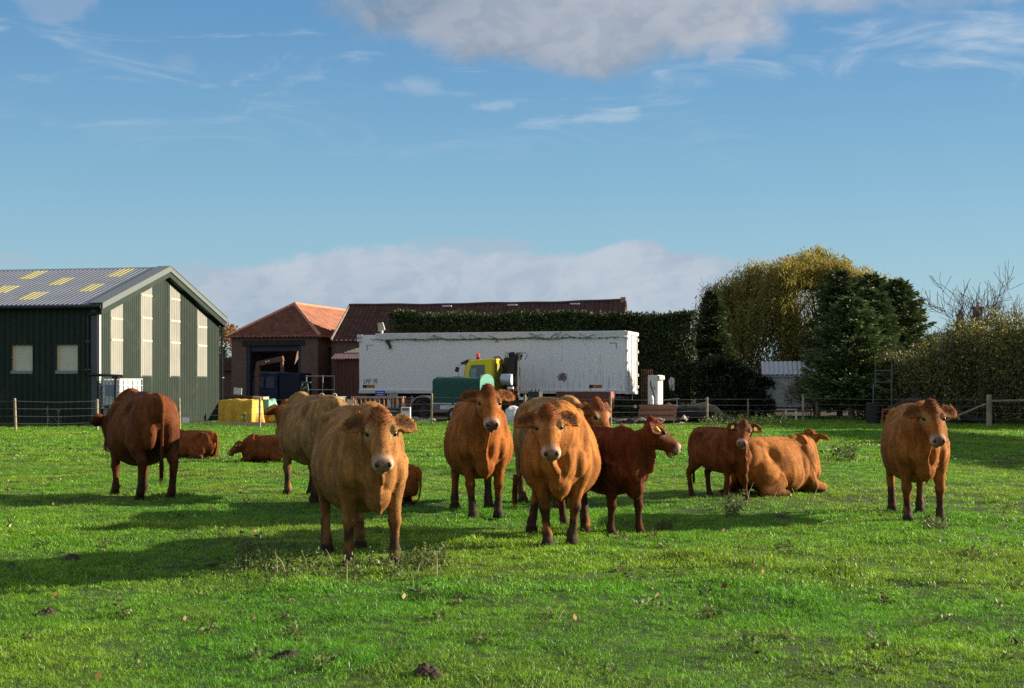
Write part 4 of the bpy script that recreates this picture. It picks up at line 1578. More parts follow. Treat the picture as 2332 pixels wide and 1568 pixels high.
def brick_material(name, c1, c2, mortar):
    m = bpy.data.materials.new(name)
    m.use_nodes = True
    t = NT(m.node_tree)
    b = t.n['Principled BSDF']
    tc = t.node('ShaderNodeTexCoord')
    s = t.sep(tc.outputs['Object'])
    v = t.xyz(t.math('ADD', s[0], s[1]), s[2], 0)
    br = t.node('ShaderNodeTexBrick')
    t.put(br.inputs['Vector'], v)
    br.inputs['Scale'].default_value = 1.0
    br.inputs['Brick Width'].default_value = 0.23
    br.inputs['Row Height'].default_value = 0.077
    br.inputs['Mortar Size'].default_value = 0.010
    br.inputs['Color1'].default_value = (*c1, 1)
    br.inputs['Color2'].default_value = (*c2, 1)
    br.inputs['Mortar'].default_value = (*mortar, 1)
    n = t.noise(tc.outputs['Object'], 1.6, 6, 0.65)
    n2 = t.noise(tc.outputs['Object'], 9, 4, 0.6)
    c = t.mix(t.math('MULTIPLY', t.sstep(n, 0.42, 0.7), 0.55), br.outputs[0], (0.09, 0.065, 0.05, 1))
    c = t.mix(t.math('MULTIPLY', t.sstep(n2, 0.55, 0.75), 0.5), c, (0.20, 0.11, 0.075, 1))
    t.put(b.inputs['Base Color'], c)
    b.inputs['Roughness'].default_value = 0.9
    return m


GREEN = mat('green_cladding', (0.0100, 0.0245, 0.0145), spec=0.25, rough=0.55, var=0.12, vscale=1.2, dark=(0.06, 0.07, 0.045), dscale=1.4, damt=0.3)
GREY_ROOF = mat('grey_roof_sheet', (0.17, 0.19, 0.22), rough=0.38, var=0.10, vscale=0.8, dark=(0.11, 0.12, 0.13), damt=0.3, dscale=2)
CLEAR = mat('translucent_sheet', (0.46, 0.46, 0.40), rough=0.4, var=0.10, vscale=1.2, trans=0.35)
SKYL = mat('roof_light_sheet', (0.54, 0.50, 0.22), rough=0.4, var=0.08, trans=0.2)
TRIM_L = mat('pale_grey_trim', (0.12, 0.14, 0.135), rough=0.45, var=0.08)
TRIM_D = mat('slate_trim', (0.07, 0.072, 0.085), rough=0.4, var=0.1)
BLACK_PL = mat('black_plastic', (0.012, 0.012, 0.013), rough=0.35)
STEEL = mat('galvanised_steel', (0.42, 0.44, 0.45), rough=0.45, metal=0.6, var=0.15)
DARK_STEEL = mat('dark_steel', (0.03, 0.03, 0.032), rough=0.5, var=0.2, dark=(0.06, 0.04, 0.03), damt=0.4)
RUBBER = mat('tyre_rubber', (0.018, 0.018, 0.018), rough=0.85, var=0.2)
WOOD = mat('pale_timber', (0.42, 0.33, 0.22), rough=0.8, var=0.25, vscale=4, stretch=(1, 1, 6))
CREAM_IN = mat('cream_blind', (0.62, 0.58, 0.46), rough=0.7, var=0.08)


def build_barn():
    root = empty('green_barn', (-16.19, 56.0, 0), math.atan2(-0.201, 0.98), 'big dark green corrugated metal barn with grey roof on the left', 'barn')
    W, LN, E, A = 11.74, 24.0, 4.75, 6.60
    sl = (A - E) / (W / 2)
    rf = lambda t: E + (A - E) * (1 - abs(t - W / 2) / (W / 2))
    wins = [(1.01, 2.01), (3.69, 4.67), (6.46, 7.44), (9.26, 10.32)]
    # gable wall in ribbed strips round the translucent strips
    gw = []
    prev = 0.0
    X0 = (0, 0, 0)
    ua, ub, un = (0, 1, 0), (0, 0, 1), (1, 0, 0)
    edges = [0.0]
    for a, b in wins:
        edges += [a, b]
    edges += [W]
    gable = None
    Vs, Fs = [], []
    for i in range(0, len(edges) - 1, 2):
        o = corr('gable_cladding', X0, ua, ub, edges[i], edges[i + 1], 0.0, lambda t: rf(t) - 0.02, 0.172, 0.06, GREEN, root, un)
    for a, b in wins:
        corr('gable_cladding', X0, ua, ub, a, b, 0.0, 2.05, 0.172, 0.06, GREEN, root, un)
        corr('gable_cladding', X0, ua, ub, a, b, lambda t: rf(t) - 0.45, lambda t: rf(t) - 0.02, 0.172, 0.06, GREEN, root, un)
        w = corr('window_strip', (0.012, 0, 0), ua, ub, a - 0.03, b + 0.03, 2.0, lambda t: rf(t) - 0.42, 0.172, 0.045, CLEAR, root, un)
        # timber rails seen through the sheet
        for z in ((3.45, 4.3) if rf((a + b) / 2) < 5.8 else (3.5, 4.45, 5.4)):
            MB().box((0.066, (a + b) / 2, z), (0.012, b - a - 0.04, 0.07)).build('rail', mat('sheet_rail', (0.66, 0.50, 0.30), rough=0.6), w)
    # side wall facing the camera
    ua2, un2 = (-1, 0, 0), (0, -1, 0)
    sw = [(0.82, 1.78), (2.76, 3.71), (4.70, 5.65), (6.64, 7.59)]
    edges = [0.0]
    for a, b in sw:
        edges += [a, b]
    edges += [LN]
    for i in range(0, len(edges) - 1, 2):
        corr('side_cladding', X0, ua2, ub, edges[i], edges[i + 1], 0.0, E - 0.05, 0.25, 0.05, GREEN, root, un2)
    for a, b in sw:
        corr('side_cladding', X0, ua2, ub, a, b, 0.0, 2.09, 0.25, 0.05, GREEN, root, un2)
        corr('side_cladding', X0, ua2, ub, a, b, 3.24, E - 0.05, 0.25, 0.05, GREEN, root, un2)
        c = -(a + b) / 2
        wn = MB().box((c, 0.09, 2.68), (b - a, 0.02, 1.12)).build('window', CREAM_IN, root)
        MB().box((c, 0.02, 2.15), (b - a, 0.15, 0.12)).build('sill', mat('grey_sill', (0.22, 0.24, 0.26), rough=0.5), wn)
        fr = MB()
        for q in (-a, -b):
            fr.box((q, 0.05, 2.68), (0.03, 0.12, 1.14))
        fr.box((c, 0.05, 3.235), (b - a, 0.12, 0.03))
        fr.build('frame', TRIM_D, wn)
        MB().box((-b + 0.09, 0.072, 2.72), (0.11, 0.008, 0.98)).build('timber_stud', mat('sheet_rail'), wn)
    # far walls
    MB().box((-LN / 2, W - 0.03, E / 2), (LN, 0.06, E - 0.1)).build('back_wall', GREEN, root)
    MB().prism([(0.0, 0.0), (W, 0.0), (W, E), (W / 2, A - 0.05), (0, E)], 'x', -LN - 0.05, -LN).build('end_wall', GREEN, root)
    # roof
    nl = math.sqrt(1 + sl * sl)
    ubl = np.array([0, 1, sl]) / nl
    ubr = np.array([0, -1, sl]) / nl
    S = (W / 2 + 0.22) * nl
    ol = np.array([0.32, -0.22, E + 0.06 - 0.22 * sl])
    orr = np.array([0.32, W + 0.22, E + 0.06 - 0.22 * sl])
    unl = np.cross(ubl, (-1, 0, 0))
    unl = unl if unl[2] > 0 else -unl
    unr = np.array([0, -unl[1], unl[2]])
    rl = corr('roof_slope', ol, (-1, 0, 0), ubl, 0, LN + 0.5, 0, S, 0.20, 0.06, GREY_ROOF, root, unl, box=True)
    corr('roof_slope', orr, (-1, 0, 0), ubr, 0, LN + 0.5, 0, S, 0.20, 0.045, GREY_ROOF, root, unr, box=True)
    sky = [(1.2, 2.0, 4.27, 5.75), (1.15, 1.95, 1.8, 3.04), (3.1, 3.92, 2.95, 4.2), (3.08, 3.9, 0.6, 1.83), (5.1, 5.95, 4.13, 5.6), (5.07, 5.87, 1.8, 2.95),
           (7.1, 7.9, 2.9, 4.15), (7.1, 7.9, 0.6, 1.83), (9.1, 9.9, 4.2, 5.6), (9.1, 9.9, 1.8, 3.0), (11.1, 11.9, 2.9, 4.15)]
    for s0, s1, t0, t1 in sky:
        corr('roof_light', ol + unl * 0.006, (-1, 0, 0), ubl, s0 + 0.32, s1 + 0.32, (t0 + 0.22) * nl, (t1 + 0.22) * nl, 0.20, 0.06, SKYL, rl, unl)
    # ridge cap, verge trims
    MB().prism([(W / 2 - 0.22, A + 0.06 - 0.22 * sl + 0.06), (W / 2, A + 0.14), (W / 2 + 0.22, A + 0.06 - 0.22 * sl + 0.06)], 'x', -LN - 0.2, 0.34).build('ridge_cap', GREY_ROOF, root)
    for sg in (0, 1):
        y0, y1 = (-0.24, W / 2) if sg == 0 else (W + 0.24, W / 2)
        z0, z1 = E + 0.12 - 0.24 * sl, A + 0.12
        m = MB()
        m.add([(0.345, y0, z0 + 0.03), (0.345, y1, z1 + 0.03), (0.345, y1, z1 - 0.19), (0.345, y0, z0 - 0.19), (0.33, y0, z0 + 0.03), (0.33, y1, z1 + 0.03), (0.33, y1, z1 - 0.19), (0.33, y0, z0 - 0.19)],
              [(0, 1, 2, 3), (7, 6, 5, 4), (0, 4, 5, 1), (3, 2, 6, 7), (0, 3, 7, 4), (1, 5, 6, 2)])
        m.add([(0.37, y0, z0 + 0.06), (0.37, y1, z1 + 0.06), (-0.25, y1, z1 + 0.06), (-0.25, y0, z0 + 0.06), (0.37, y0, z0 + 0.03), (0.37, y1, z1 + 0.03), (-0.25, y1, z1 + 0.03), (-0.25, y0, z0 + 0.03)],
              [(0, 1, 2, 3), (7, 6, 5, 4), (0, 4, 5, 1), (3, 2, 6, 7), (0, 3, 7, 4), (1, 5, 6, 2)])
        m.build('verge_flashing', TRIM_L, root)
        m = MB()
        m.add([(0.30, y0, z0 - 0.19), (0.30, y1, z1 - 0.19), (0.30, y1, z1 - 0.42), (0.30, y0, z0 - 0.42), (0.05, y0, z0 - 0.19), (0.05, y1, z1 - 0.19), (0.05, y1, z1 - 0.42), (0.05, y0, z0 - 0.42)],
              [(0, 1, 2, 3), (7, 6, 5, 4), (0, 4, 5, 1), (3, 2, 6, 7), (0, 3, 7, 4), (1, 5, 6, 2)])
        m.build('bargeboard', GREEN, root)
    # corner trims
    MB().box((0.075, 0.055, 2.3), (0.02, 0.16, 4.6)).build('corner_trim', mat('white_corner', (0.34, 0.36, 0.36), rough=0.5), root)
    MB().box((-0.10, -0.066, 2.3), (0.26, 0.02, 4.6)).build('corner_trim', TRIM_D, root)
    # gutters and downpipes
    g = MB().tube([(0.30, -0.30, E - 0.06), (-LN, -0.30, E - 0.06)], 0.085, 8)
    g.build('gutter', BLACK_PL, root)
    MB().tube([(0.30, W + 0.30, E - 0.06), (-LN, W + 0.30, E - 0.06)], 0.085, 8).build('gutter', BLACK_PL, root)
    p = MB().tube([(0.15, -0.30, E - 0.12), (0.12, -0.20, E - 0.28), (-0.30, -0.10, E - 0.34), (-0.36, -0.10, E - 0.5), (-0.36, -0.10, 2.15), (-0.28, -0.10, 2.05), (0.2, -0.12, 2.03), (1.0, 0.12, 1.99)], 0.055, 8)
    p.build('downpipe', BLACK_PL, root)
    for z in (3.35, 2.25):
        MB().box((-0.36, -0.09, z), (0.17, 0.05, 0.03)).build('pipe_bracket', STEEL, root)
    MB().tube([(0.20, W + 0.28, E - 0.12), (0.14, W + 0.12, E - 0.3), (0.14, W + 0.10, 0.1)], 0.055, 8).build('downpipe', BLACK_PL, root)
    for z in (3.5, 2.0):
        MB().box((0.16, W + 0.10, z), (0.12, 0.14, 0.04)).build('pipe_bracket', STEEL, root)


build_barn()

BRICK = brick_material('garage_brick', (0.20, 0.095, 0.06), (0.14, 0.075, 0.05), (0.17, 0.14, 0.11))
BRICK_L = brick_material('orange_brick', (0.42, 0.17, 0.08), (0.33, 0.13, 0.07), (0.30, 0.24, 0.18))
TILE = tile_material('clay_pantiles', (0.27, 0.098, 0.052), 0.25)
TILE_OLD2 = tile_material('weathered_pantiles', (0.20, 0.075, 0.045), 0.3)
TILE_OLD = tile_material('old_dark_pantiles', (0.095, 0.042, 0.032), 0.55)


def build_garage():
    root = empty('brick_garage', (-16.83, 86.0, 0), math.atan2(-0.27, 0.963), 'brick garage with hipped orange pantile roof and wide dark doorway', 'garage')
    W, LN, E, A = 5.6, 11.0, 4.55, 6.62
    d0, d1, dz = 0.98, 4.52, 4.02
    MB().box((d0 / 2, 0.15, E / 2), (d0, 0.3, E)).build('pier', BRICK, root)
    MB().box(((d1 + W) / 2, 0.15, E / 2), (W - d1, 0.3, E)).build('pier', BRICK, root)
    MB().box(((d0 + d1) / 2, 0.15, (dz + 0.3 + E) / 2), (d1 - d0, 0.3, E - dz - 0.3)).build('wall', BRICK, root)
    MB().box(((d0 + d1) / 2, 0.10, dz + 0.15), (d1 - d0 + 0.5, 0.34, 0.30)).build('lintel', mat('dark_timber', (0.035, 0.03, 0.03), rough=0.8, var=0.3), root)
    DB = mat('dark_blue_paint', (0.035, 0.04, 0.055), rough=0.5, var=0.2)
    for x in (d0 + 0.10, d1 - 0.10):
        MB().box((x, 0.16, dz / 2), (0.20, 0.22, dz)).build('door_frame', DB, root)
    MB().box(((d0 + d1) / 2, 0.22, dz - 0.17), (d1 - d0 - 0.4, 0.12, 0.34)).build('roller_box', DB, root)
    MB().box((0.15, LN / 2, E / 2), (0.3, LN - 0.6, E)).build('wall', BRICK, root)
    MB().box((W - 0.15, LN / 2, E / 2), (0.3, LN - 0.6, E)).build('wall', BRICK, root)
    MB().box((W / 2, LN - 0.15, E / 2), (W, 0.3, E)).build('wall', BRICK, root)
    for x in (1.75, 3.75):
        MB().box((x, 3.2, 3.25), (0.03, 0.03, 1.1)).build('hanging_strap', mat('pale_strap', (0.5, 0.48, 0.44), rough=0.6), root)
    o = 0.25
    hb = W / 2
    apex = 2.9
    z0 = E - 0.05
    rise = A - z0
    # front hip
    sf = math.sqrt((apex + o) ** 2 + rise ** 2)
    wf = W + 2 * o
    pantile('roof_slope', (-o, -o, z0), (1, 0, 0), (0, (apex + o) / sf, rise / sf), wf, sf, TILE_OLD2, root, lo=lambda f: f * wf / 2, hi=lambda f: wf - f * wf / 2, seed=4)
    ss = math.sqrt((hb + o) ** 2 + rise ** 2)
    Ls = LN + 2 * o
    k = (apex + o)
    # right (sunny) slope
    pantile('roof_slope', (W + o, -o, z0), (0, 1, 0), (-(hb + o) / ss, 0, rise / ss), Ls, ss, TILE, root, lo=lambda f: f * k, seed=5)
    pantile('roof_slope', (-o, -o, z0), (0, 1, 0), ((hb + o) / ss, 0, rise / ss), Ls, ss, TILE, root, lo=lambda f: f * k, seed=6)
    RT = mat('ridge_tile', (0.46, 0.20, 0.11), rough=0.75, var=0.25, vscale=5)
    MB().tube([(-o, -o, z0 + 0.05), (hb, apex, A + 0.03)], 0.11, 8).build('hip_ridge', RT, root)
    MB().tube([(W + o, -o, z0 + 0.05), (hb, apex, A + 0.03)], 0.11, 8).build('hip_ridge', RT, root)
    MB().tube([(hb, apex, A + 0.04), (hb, Ls, A + 0.04)], 0.11, 8).build('ridge', RT, root)


build_garage()


def build_long_barn():
    # local x along the ridge, y away from the camera
    a = Vector((-9.77, 86.0, 0))
    b = Vector((6.66, 84.0, 0))
    d = (b - a)
    L = d.length
    rz = math.atan2(d.y, d.x)
    hs = 4.3
    n = Vector((-math.sin(rz), math.cos(rz), 0))
    root = empty('long_barn', a - n * hs, rz, 'long low brick barn under a sagging dark pantile roof behind the hedge', 'barn')
    E = 4.2
    A0, A1 = 6.36, 6.54
    MB().box((L / 2, 0.15, E / 2), (L, 0.3, E)).build('wall', BRICK, root)
    MB().box((L / 2, 2 * hs - 0.15, E / 2), (L, 0.3, E)).build('wall', BRICK, root)
    for x, A in ((0.15, A0), (L - 0.15, A1)):
        MB().prism([(0.0, 0.0), (2 * hs, 0.0), (2 * hs, E), (hs, A + 0.02), (0.0, E)], 'x', x - 0.15, x + 0.15).build('gable_wall', BRICK_L, root)
    A = (A0 + A1) / 2
    s = math.sqrt((hs + 0.2) ** 2 + (A - E) ** 2)
    for sgn in (1, -1):
        y0 = -0.2 if sgn > 0 else 2 * hs + 0.2
        o = pantile('roof_slope', (-0.05, y0, E - 0.05), (1, 0, 0.0), (0, sgn * (hs + 0.2) / s, (A - E + 0.1) / s), L + 0.1, s, TILE_OLD, root, seed=8 + sgn)
        me = o.data
        co = np.empty(len(me.vertices) * 3, dtype=np.float32)
        me.vertices.foreach_get('co', co)
        co = co.reshape(-1, 3)
        f = np.clip((co[:, 2] - E) / (A - E), 0, 1)
        co[:, 2] += f * ((co[:, 0] / L - 0.5) * (A1 - A0) + 0.02 * np.sin(co[:, 0] * 0.9) + 0.012 * np.sin(co[:, 0] * 2.3 + 1) - 0.06 * np.sin(co[:, 0] / L * math.pi))
        me.vertices.foreach_set('co', co.ravel())
        me.update()
    pts = []
    for i in range(40):
        x = L * i / 39
        pts.append((x, hs, A + 0.08 + (x / L - 0.5) * (A1 - A0) + 0.02 * math.sin(x * 0.9) + 0.012 * math.sin(x * 2.3 + 1) - 0.06 * math.sin(x / L * math.pi)))
    MB().tube(pts, 0.10, 7).build('ridge', mat('dark_ridge_tile', (0.07, 0.045, 0.035), rough=0.8, var=0.4, vscale=4), root)
    for x in (6.0, 9.9, 13.6):
        MB().box((x, hs - 0.35, A - 0.08 + (x / L - 0.5) * 0.18), (0.55, 0.1, 0.08)).build('ridge_patch', mat('white_mortar', (0.7, 0.7, 0.68), rough=0.8), root)
    MB().tube([(0.02, -0.2, E + 0.05), (0.02, hs, A0 + 0.06)], 0.07, 6).build('verge', mat('verge_mortar', (0.22, 0.18, 0.13), rough=0.9, var=0.4), root)
    MB().prism([(hs - 0.25, A1 - 0.1), (hs + 0.25, A1 - 0.1), (hs, A1 + 0.28)], 'x', L - 0.3, L).build('gable_peak', BRICK_L, root)


build_long_barn()


def build_shed():
    root = empty('brown_shed', (PX(762, 75.5), 75.5, 0), R(-10), 'dark brown boarded shed with cream and pink roof edges beside the white trailer', 'shed')
    BR = mat('brown_boards', (0.085, 0.032, 0.024), rough=0.7, var=0.3, vscale=3, stretch=(6, 6, 0.6))
    w = 4.6
    for i in range(23):
        MB().box((0.1 + 0.2 * i, 0.0 + 0.012 * (i % 2), 1.5), (0.19, 0.03, 3.0)).build('board', BR, root)
    MB().box((w / 2, 1.9, 1.4), (w - 0.1, 3.6, 2.8)).build('wall', BR, root)
    PINK = mat('pink_sheet', (0.50, 0.27, 0.21), rough=0.6, var=0.2)
    CRM = mat('cream_sheet', (0.58, 0.46, 0.28), rough=0.6, var=0.15)
    corr('roof_edge', (-0.12, -0.25, 3.02), (1, 0, 0), (0, 0.95, 0.31), 0, w + 0.3, 0, 0.9, 0.16, 0.05, PINK, root, (0, -0.31, 0.95), box=False)
    # higher roof that slopes down to the left, catching the sun
    corr('roof_slope', (0.30, 0.75, 3.36), (1, 0, 0), np.array([0, 0.90, 0.436]), 0, w - 0.2, 0, lambda a: min(1.35, 0.06 + a * 0.95), 0.17, 0.04, CRM, root, (0, -0.436, 0.9), box=False)
    MB().box((w / 2 + 0.15, 1.6, 3.08), (w - 0.3, 1.5, 0.56)).build('upper_wall', BR, root)


build_shed()


def build_link():
    root = empty('outbuilding', (PX(727, 86), 86.2, 0), R(-12), 'dark recessed outbuilding wall between garage and long barn', 'outbuilding')
    MB().box((0.9, 0.3, 2.0), (1.8, 0.3, 4.0)).build('wall', mat('dark_boarding', (0.045, 0.035, 0.032), rough=0.8, var=0.4, vscale=2), root)
    pantile('roof_slope', (-0.1, -0.2, 3.95), (1, 0, 0), (0, 0.87, 0.5), 2.0, 2.2, TILE_OLD2, root, seed=14)
    root = empty('outbuilding', (PX(486, 89), 89, 0), R(-6), 'low outbuilding with dark pantile roof squeezed between barn and garage', 'outbuilding')
    MB().box((1.2, 0.2, 1.3), (2.6, 0.3, 2.6)).build('wall', BRICK, root)
    pantile('roof_slope', (-0.2, -0.2, 2.55), (1, 0, 0), (0, 0.86, 0.51), 3.0, 1.7, TILE_OLD, root, seed=15)


build_link()


def build_hut():
    D = 74.0
    root = empty('white_hut', (PX(1740, D), D, 0), R(-8), 'weathered white hut with ribbed grey roof under the spruces', 'hut')
    WH = mat('weathered_white_board', (0.42, 0.43, 0.42), rough=0.75, var=0.2, vscale=1.5, dark=(0.14, 0.15, 0.12), damt=0.6, dscale=1.6)
    w, dp, e = 2.9, 2.4, 2.12
    MB().box((w / 2, 0.03, 1.3), (w, 0.06, 1.62)).build('wall', WH, root)
    for x in (0.0, 0.45, 1.35, 2.1, 2.9):
        MB().box((x, -0.01, 1.32), (0.06, 0.05, 1.64)).build('batten', WH, root)
    for x in (0.03, w - 0.03):
        MB().box((x, dp / 2, 1.3), (0.06, dp - 0.1, 1.62)).build('wall', WH, root)
    MB().box((w / 2, dp, 1.3), (w, 0.06, 1.62)).build('wall', WH, root)
    MB().box((w / 2, dp / 2, 0.48), (w, dp, 0.1)).build('floor', DARK_STEEL, root)
    for x in (0.15, w - 0.15):
        for y in (0.15, dp - 0.15):
            MB().box((x, y, 0.22), (0.22, 0.22, 0.44)).build('leg', WH, root)
    MB().box((w / 2, -0.04, e + 0.02), (w + 0.2, 0.05, 0.14)).build('fascia', mat('pale_fascia', (0.55, 0.57, 0.58), rough=0.5), root)
    corr('roof', (-0.12, -0.2, e + 0.05), (1, 0, 0), (0, 0.90, 0.435), 0, w + 0.25, 0, 1.6, 0.24, 0.05, mat('ribbed_hut_roof', (0.38, 0.42, 0.44), rough=0.4, var=0.15), root, (0, -0.435, 0.9))
    corr('roof', (-0.12, dp + 0.2, e + 0.05), (1, 0, 0), (0, -0.90, 0.435), 0, w + 0.25, 0, 1.5, 0.24, 0.05, MATS['ribbed_hut_roof'], root, (0, 0.435, 0.9))


build_hut()


def build_house():
    D = 130.0
    root = empty('brick_house', (PX(2180, D), D, 0), R(-5), 'distant brick house with two chimneys behind the right hedge', 'house')
    w, dp, e, a = 9.0, 7.0, 4.6, 6.6
    MB().box((w / 2, dp / 2, e / 2), (w, dp, e)).build('wall', BRICK, root)
    MB().prism([(-0.3, e), (dp + 0.3, e), (dp / 2, a + 0.2)], 'x', -0.2, w + 0.2).build('roof', mat('dark_slate', (0.06, 0.05, 0.05), rough=0.7, var=0.3), root)
    for x, h, wd in ((1.0, 8.2, 0.5), (2.6, 8.9, 0.75)):
        c = MB()
        c.box((x, dp / 2, (e + h) / 2), (wd, 0.7, h - e))
        c.box((x, dp / 2, h), (wd + 0.18, 0.88, 0.18))
        ch = c.build('chimney', mat('chimney_brick', (0.16, 0.06, 0.045), rough=0.9, var=0.4, vscale=6), root)
        MB().lathe((x, dp / 2, h + 0.09), [(0.15, 0), (0.12, 0.25), (0.14, 0.4)], 8).build('chimney_pot', mat('terracotta', (0.30, 0.11, 0.06), rough=0.8), ch)
    for x in (4.5, 6.5):
        wn = MB().box((x, -0.02, 3.4), (1.0, 0.05, 1.2)).build('window', mat('dark_glass', (0.03, 0.035, 0.04), rough=0.1), root)
        MB().box((x, -0.05, 2.76), (1.15, 0.1, 0.08)).build('sill', TRIM_L, wn)


build_house()
# ------------------------------------------------------------------ fence
POST = mat('fence_post_wood', (0.34, 0.28, 0.18), rough=0.85, var=0.35, vscale=5, stretch=(1, 1, 0.3), dark=(0.12, 0.10, 0.06), damt=0.5, dscale=6)
WIRE = mat('fence_wire', (0.16, 0.16, 0.15), rough=0.5, metal=0.5)


def build_fence():
    root = empty('wire_fence', (FENCE[1][0], FENCE[1][1], 0), 0, 'barbed wire fence on round wooden posts along the back of the field', 'fence')
    o = Vector(root.location)
    r = np.random.default_rng(3)
    posts = [(x, y) for x, y in FENCE if x not in (16.6,)]
    for i, (x, y) in enumerate(posts):
        z = gz(x, y)
        corner = abs(x - 19.3) < 0.01
        rad = 0.115 if corner else 0.047 + 0.012 * r.uniform()
        h = 1.28 if corner else 1.12 + 0.10 * r.uniform()
        lx, ly = r.normal(0, 0.022), r.normal(0, 0.02)
        p = Vector((x, y, z - 0.2)) - o
        m = MB().tube([p, p + Vector((lx * 0.5, ly * 0.5, h * 0.6)), p + Vector((lx, ly, h + 0.19)), p + Vector((lx, ly, h + 0.2))], [rad, rad * 0.98, rad * 0.94, rad * 0.6], 9)
        m.build('post', POST, root, smooth=False)
    for k, hgt in enumerate((1.06, 0.80, 0.54, 0.28)):
        m = MB()
        for i in range(len(posts) - 1):
            a = Vector((posts[i][0], posts[i][1] - 0.06, gz(*posts[i]) + hgt)) - o
            b = Vector((posts[i + 1][0], posts[i + 1][1] - 0.06, gz(*posts[i + 1]) + hgt)) - o
            mid = (a + b) / 2 + Vector((0, 0, -0.02 - 0.02 * r.uniform()))
            m.tube([a, mid, b], 0.0045, 4, cap=False)
            if k < 3:
                n = int((b - a).length / 0.16)
                for j in range(1, n):
                    q = a.lerp(b, j / n) + Vector((0, 0, (mid - (a + b) / 2).z * (1 - (2 * j / n - 1) ** 2)))
                    m.span(q + Vector((-0.012, 0, -0.018)), q + Vector((0.012, 0, 0.018)), 0.005)
                    m.span(q + Vector((0.012, 0, -0.018)), q + Vector((-0.012, 0, 0.018)), 0.005)
        m.build('barbed_wire', WIRE, root)
    # rail from the corner post to the right
    x, y = 19.3, 58.0
    MB().tube([Vector((x + 0.1, y, gz(x, y) + 1.02)) - o, Vector((x + 4.7, y - 0.9, gz(x + 4.7, y - 0.9) + 1.06)) - o], 0.05, 8).build('rail', POST, root)
    MB().tube([Vector((x - 0.1, y + 0.1, gz(x, y) + 0.9)) - o, Vector((x - 1.5, y + 2.0, 0.0)) - o], 0.045, 8).build('strut', POST, root)


build_fence()
for vx, D, h, lab in ((1703, 72.0, 0.98, 'thin grey post standing alone left of the white hut'), (1600 - 18, 67.0, 1.0, 'thin weathered post beside the heap of earth and branches')):
    o = MB().tube([(0, 0, -0.1), (0.02, 0, h * 0.5), (0.01, 0, h)], [0.05, 0.045, 0.042], 8).build('wooden_post', POST)
    o.location = (PX(vx, D), D, 0)
    tag(o, lab, 'post', 'loose posts')


# ------------------------------------------------------------------ wheel helper
def wheel(parent, c, r, w, axis='Y', rim=None, hub=True, steel=None):
    t = MB()
    prof = [(r * 0.55, -w / 2), (r * 0.9, -w / 2), (r, -w * 0.32), (r, w * 0.32), (r * 0.9, w / 2), (r * 0.55, w / 2)]
    n = 22
    V = []
    for rr, z in prof:
        for k in range(n):
            a = 2 * math.pi * k / n
            V.append((rr * math.cos(a), z, rr * math.sin(a)))
    Fc = []
    for i in range(len(prof) - 1):
        for k in range(n):
            a, b = i * n + k, i * n + (k + 1) % n
            Fc.append((a, b, b + n, a + n))
    t.add([Vector(v) + Vector(c) for v in V], Fc)
    ty = t.build('wheel', RUBBER, parent, smooth=True)
    m = MB()
    m.cyl(Vector(c), r * 0.56, w * 0.7, 18, 'Y')
    m.cyl(Vector(c), r * 0.22, w * 0.95, 12, 'Y')
    for k in range(6):
        a = k * math.pi / 3
        m.cyl(Vector(c) + Vector((r * 0.36 * math.cos(a), 0, r * 0.36 * math.sin(a))), 0.02, w * 0.85, 6, 'Y')
    m.build('rim', steel or STEEL, ty)
    return ty


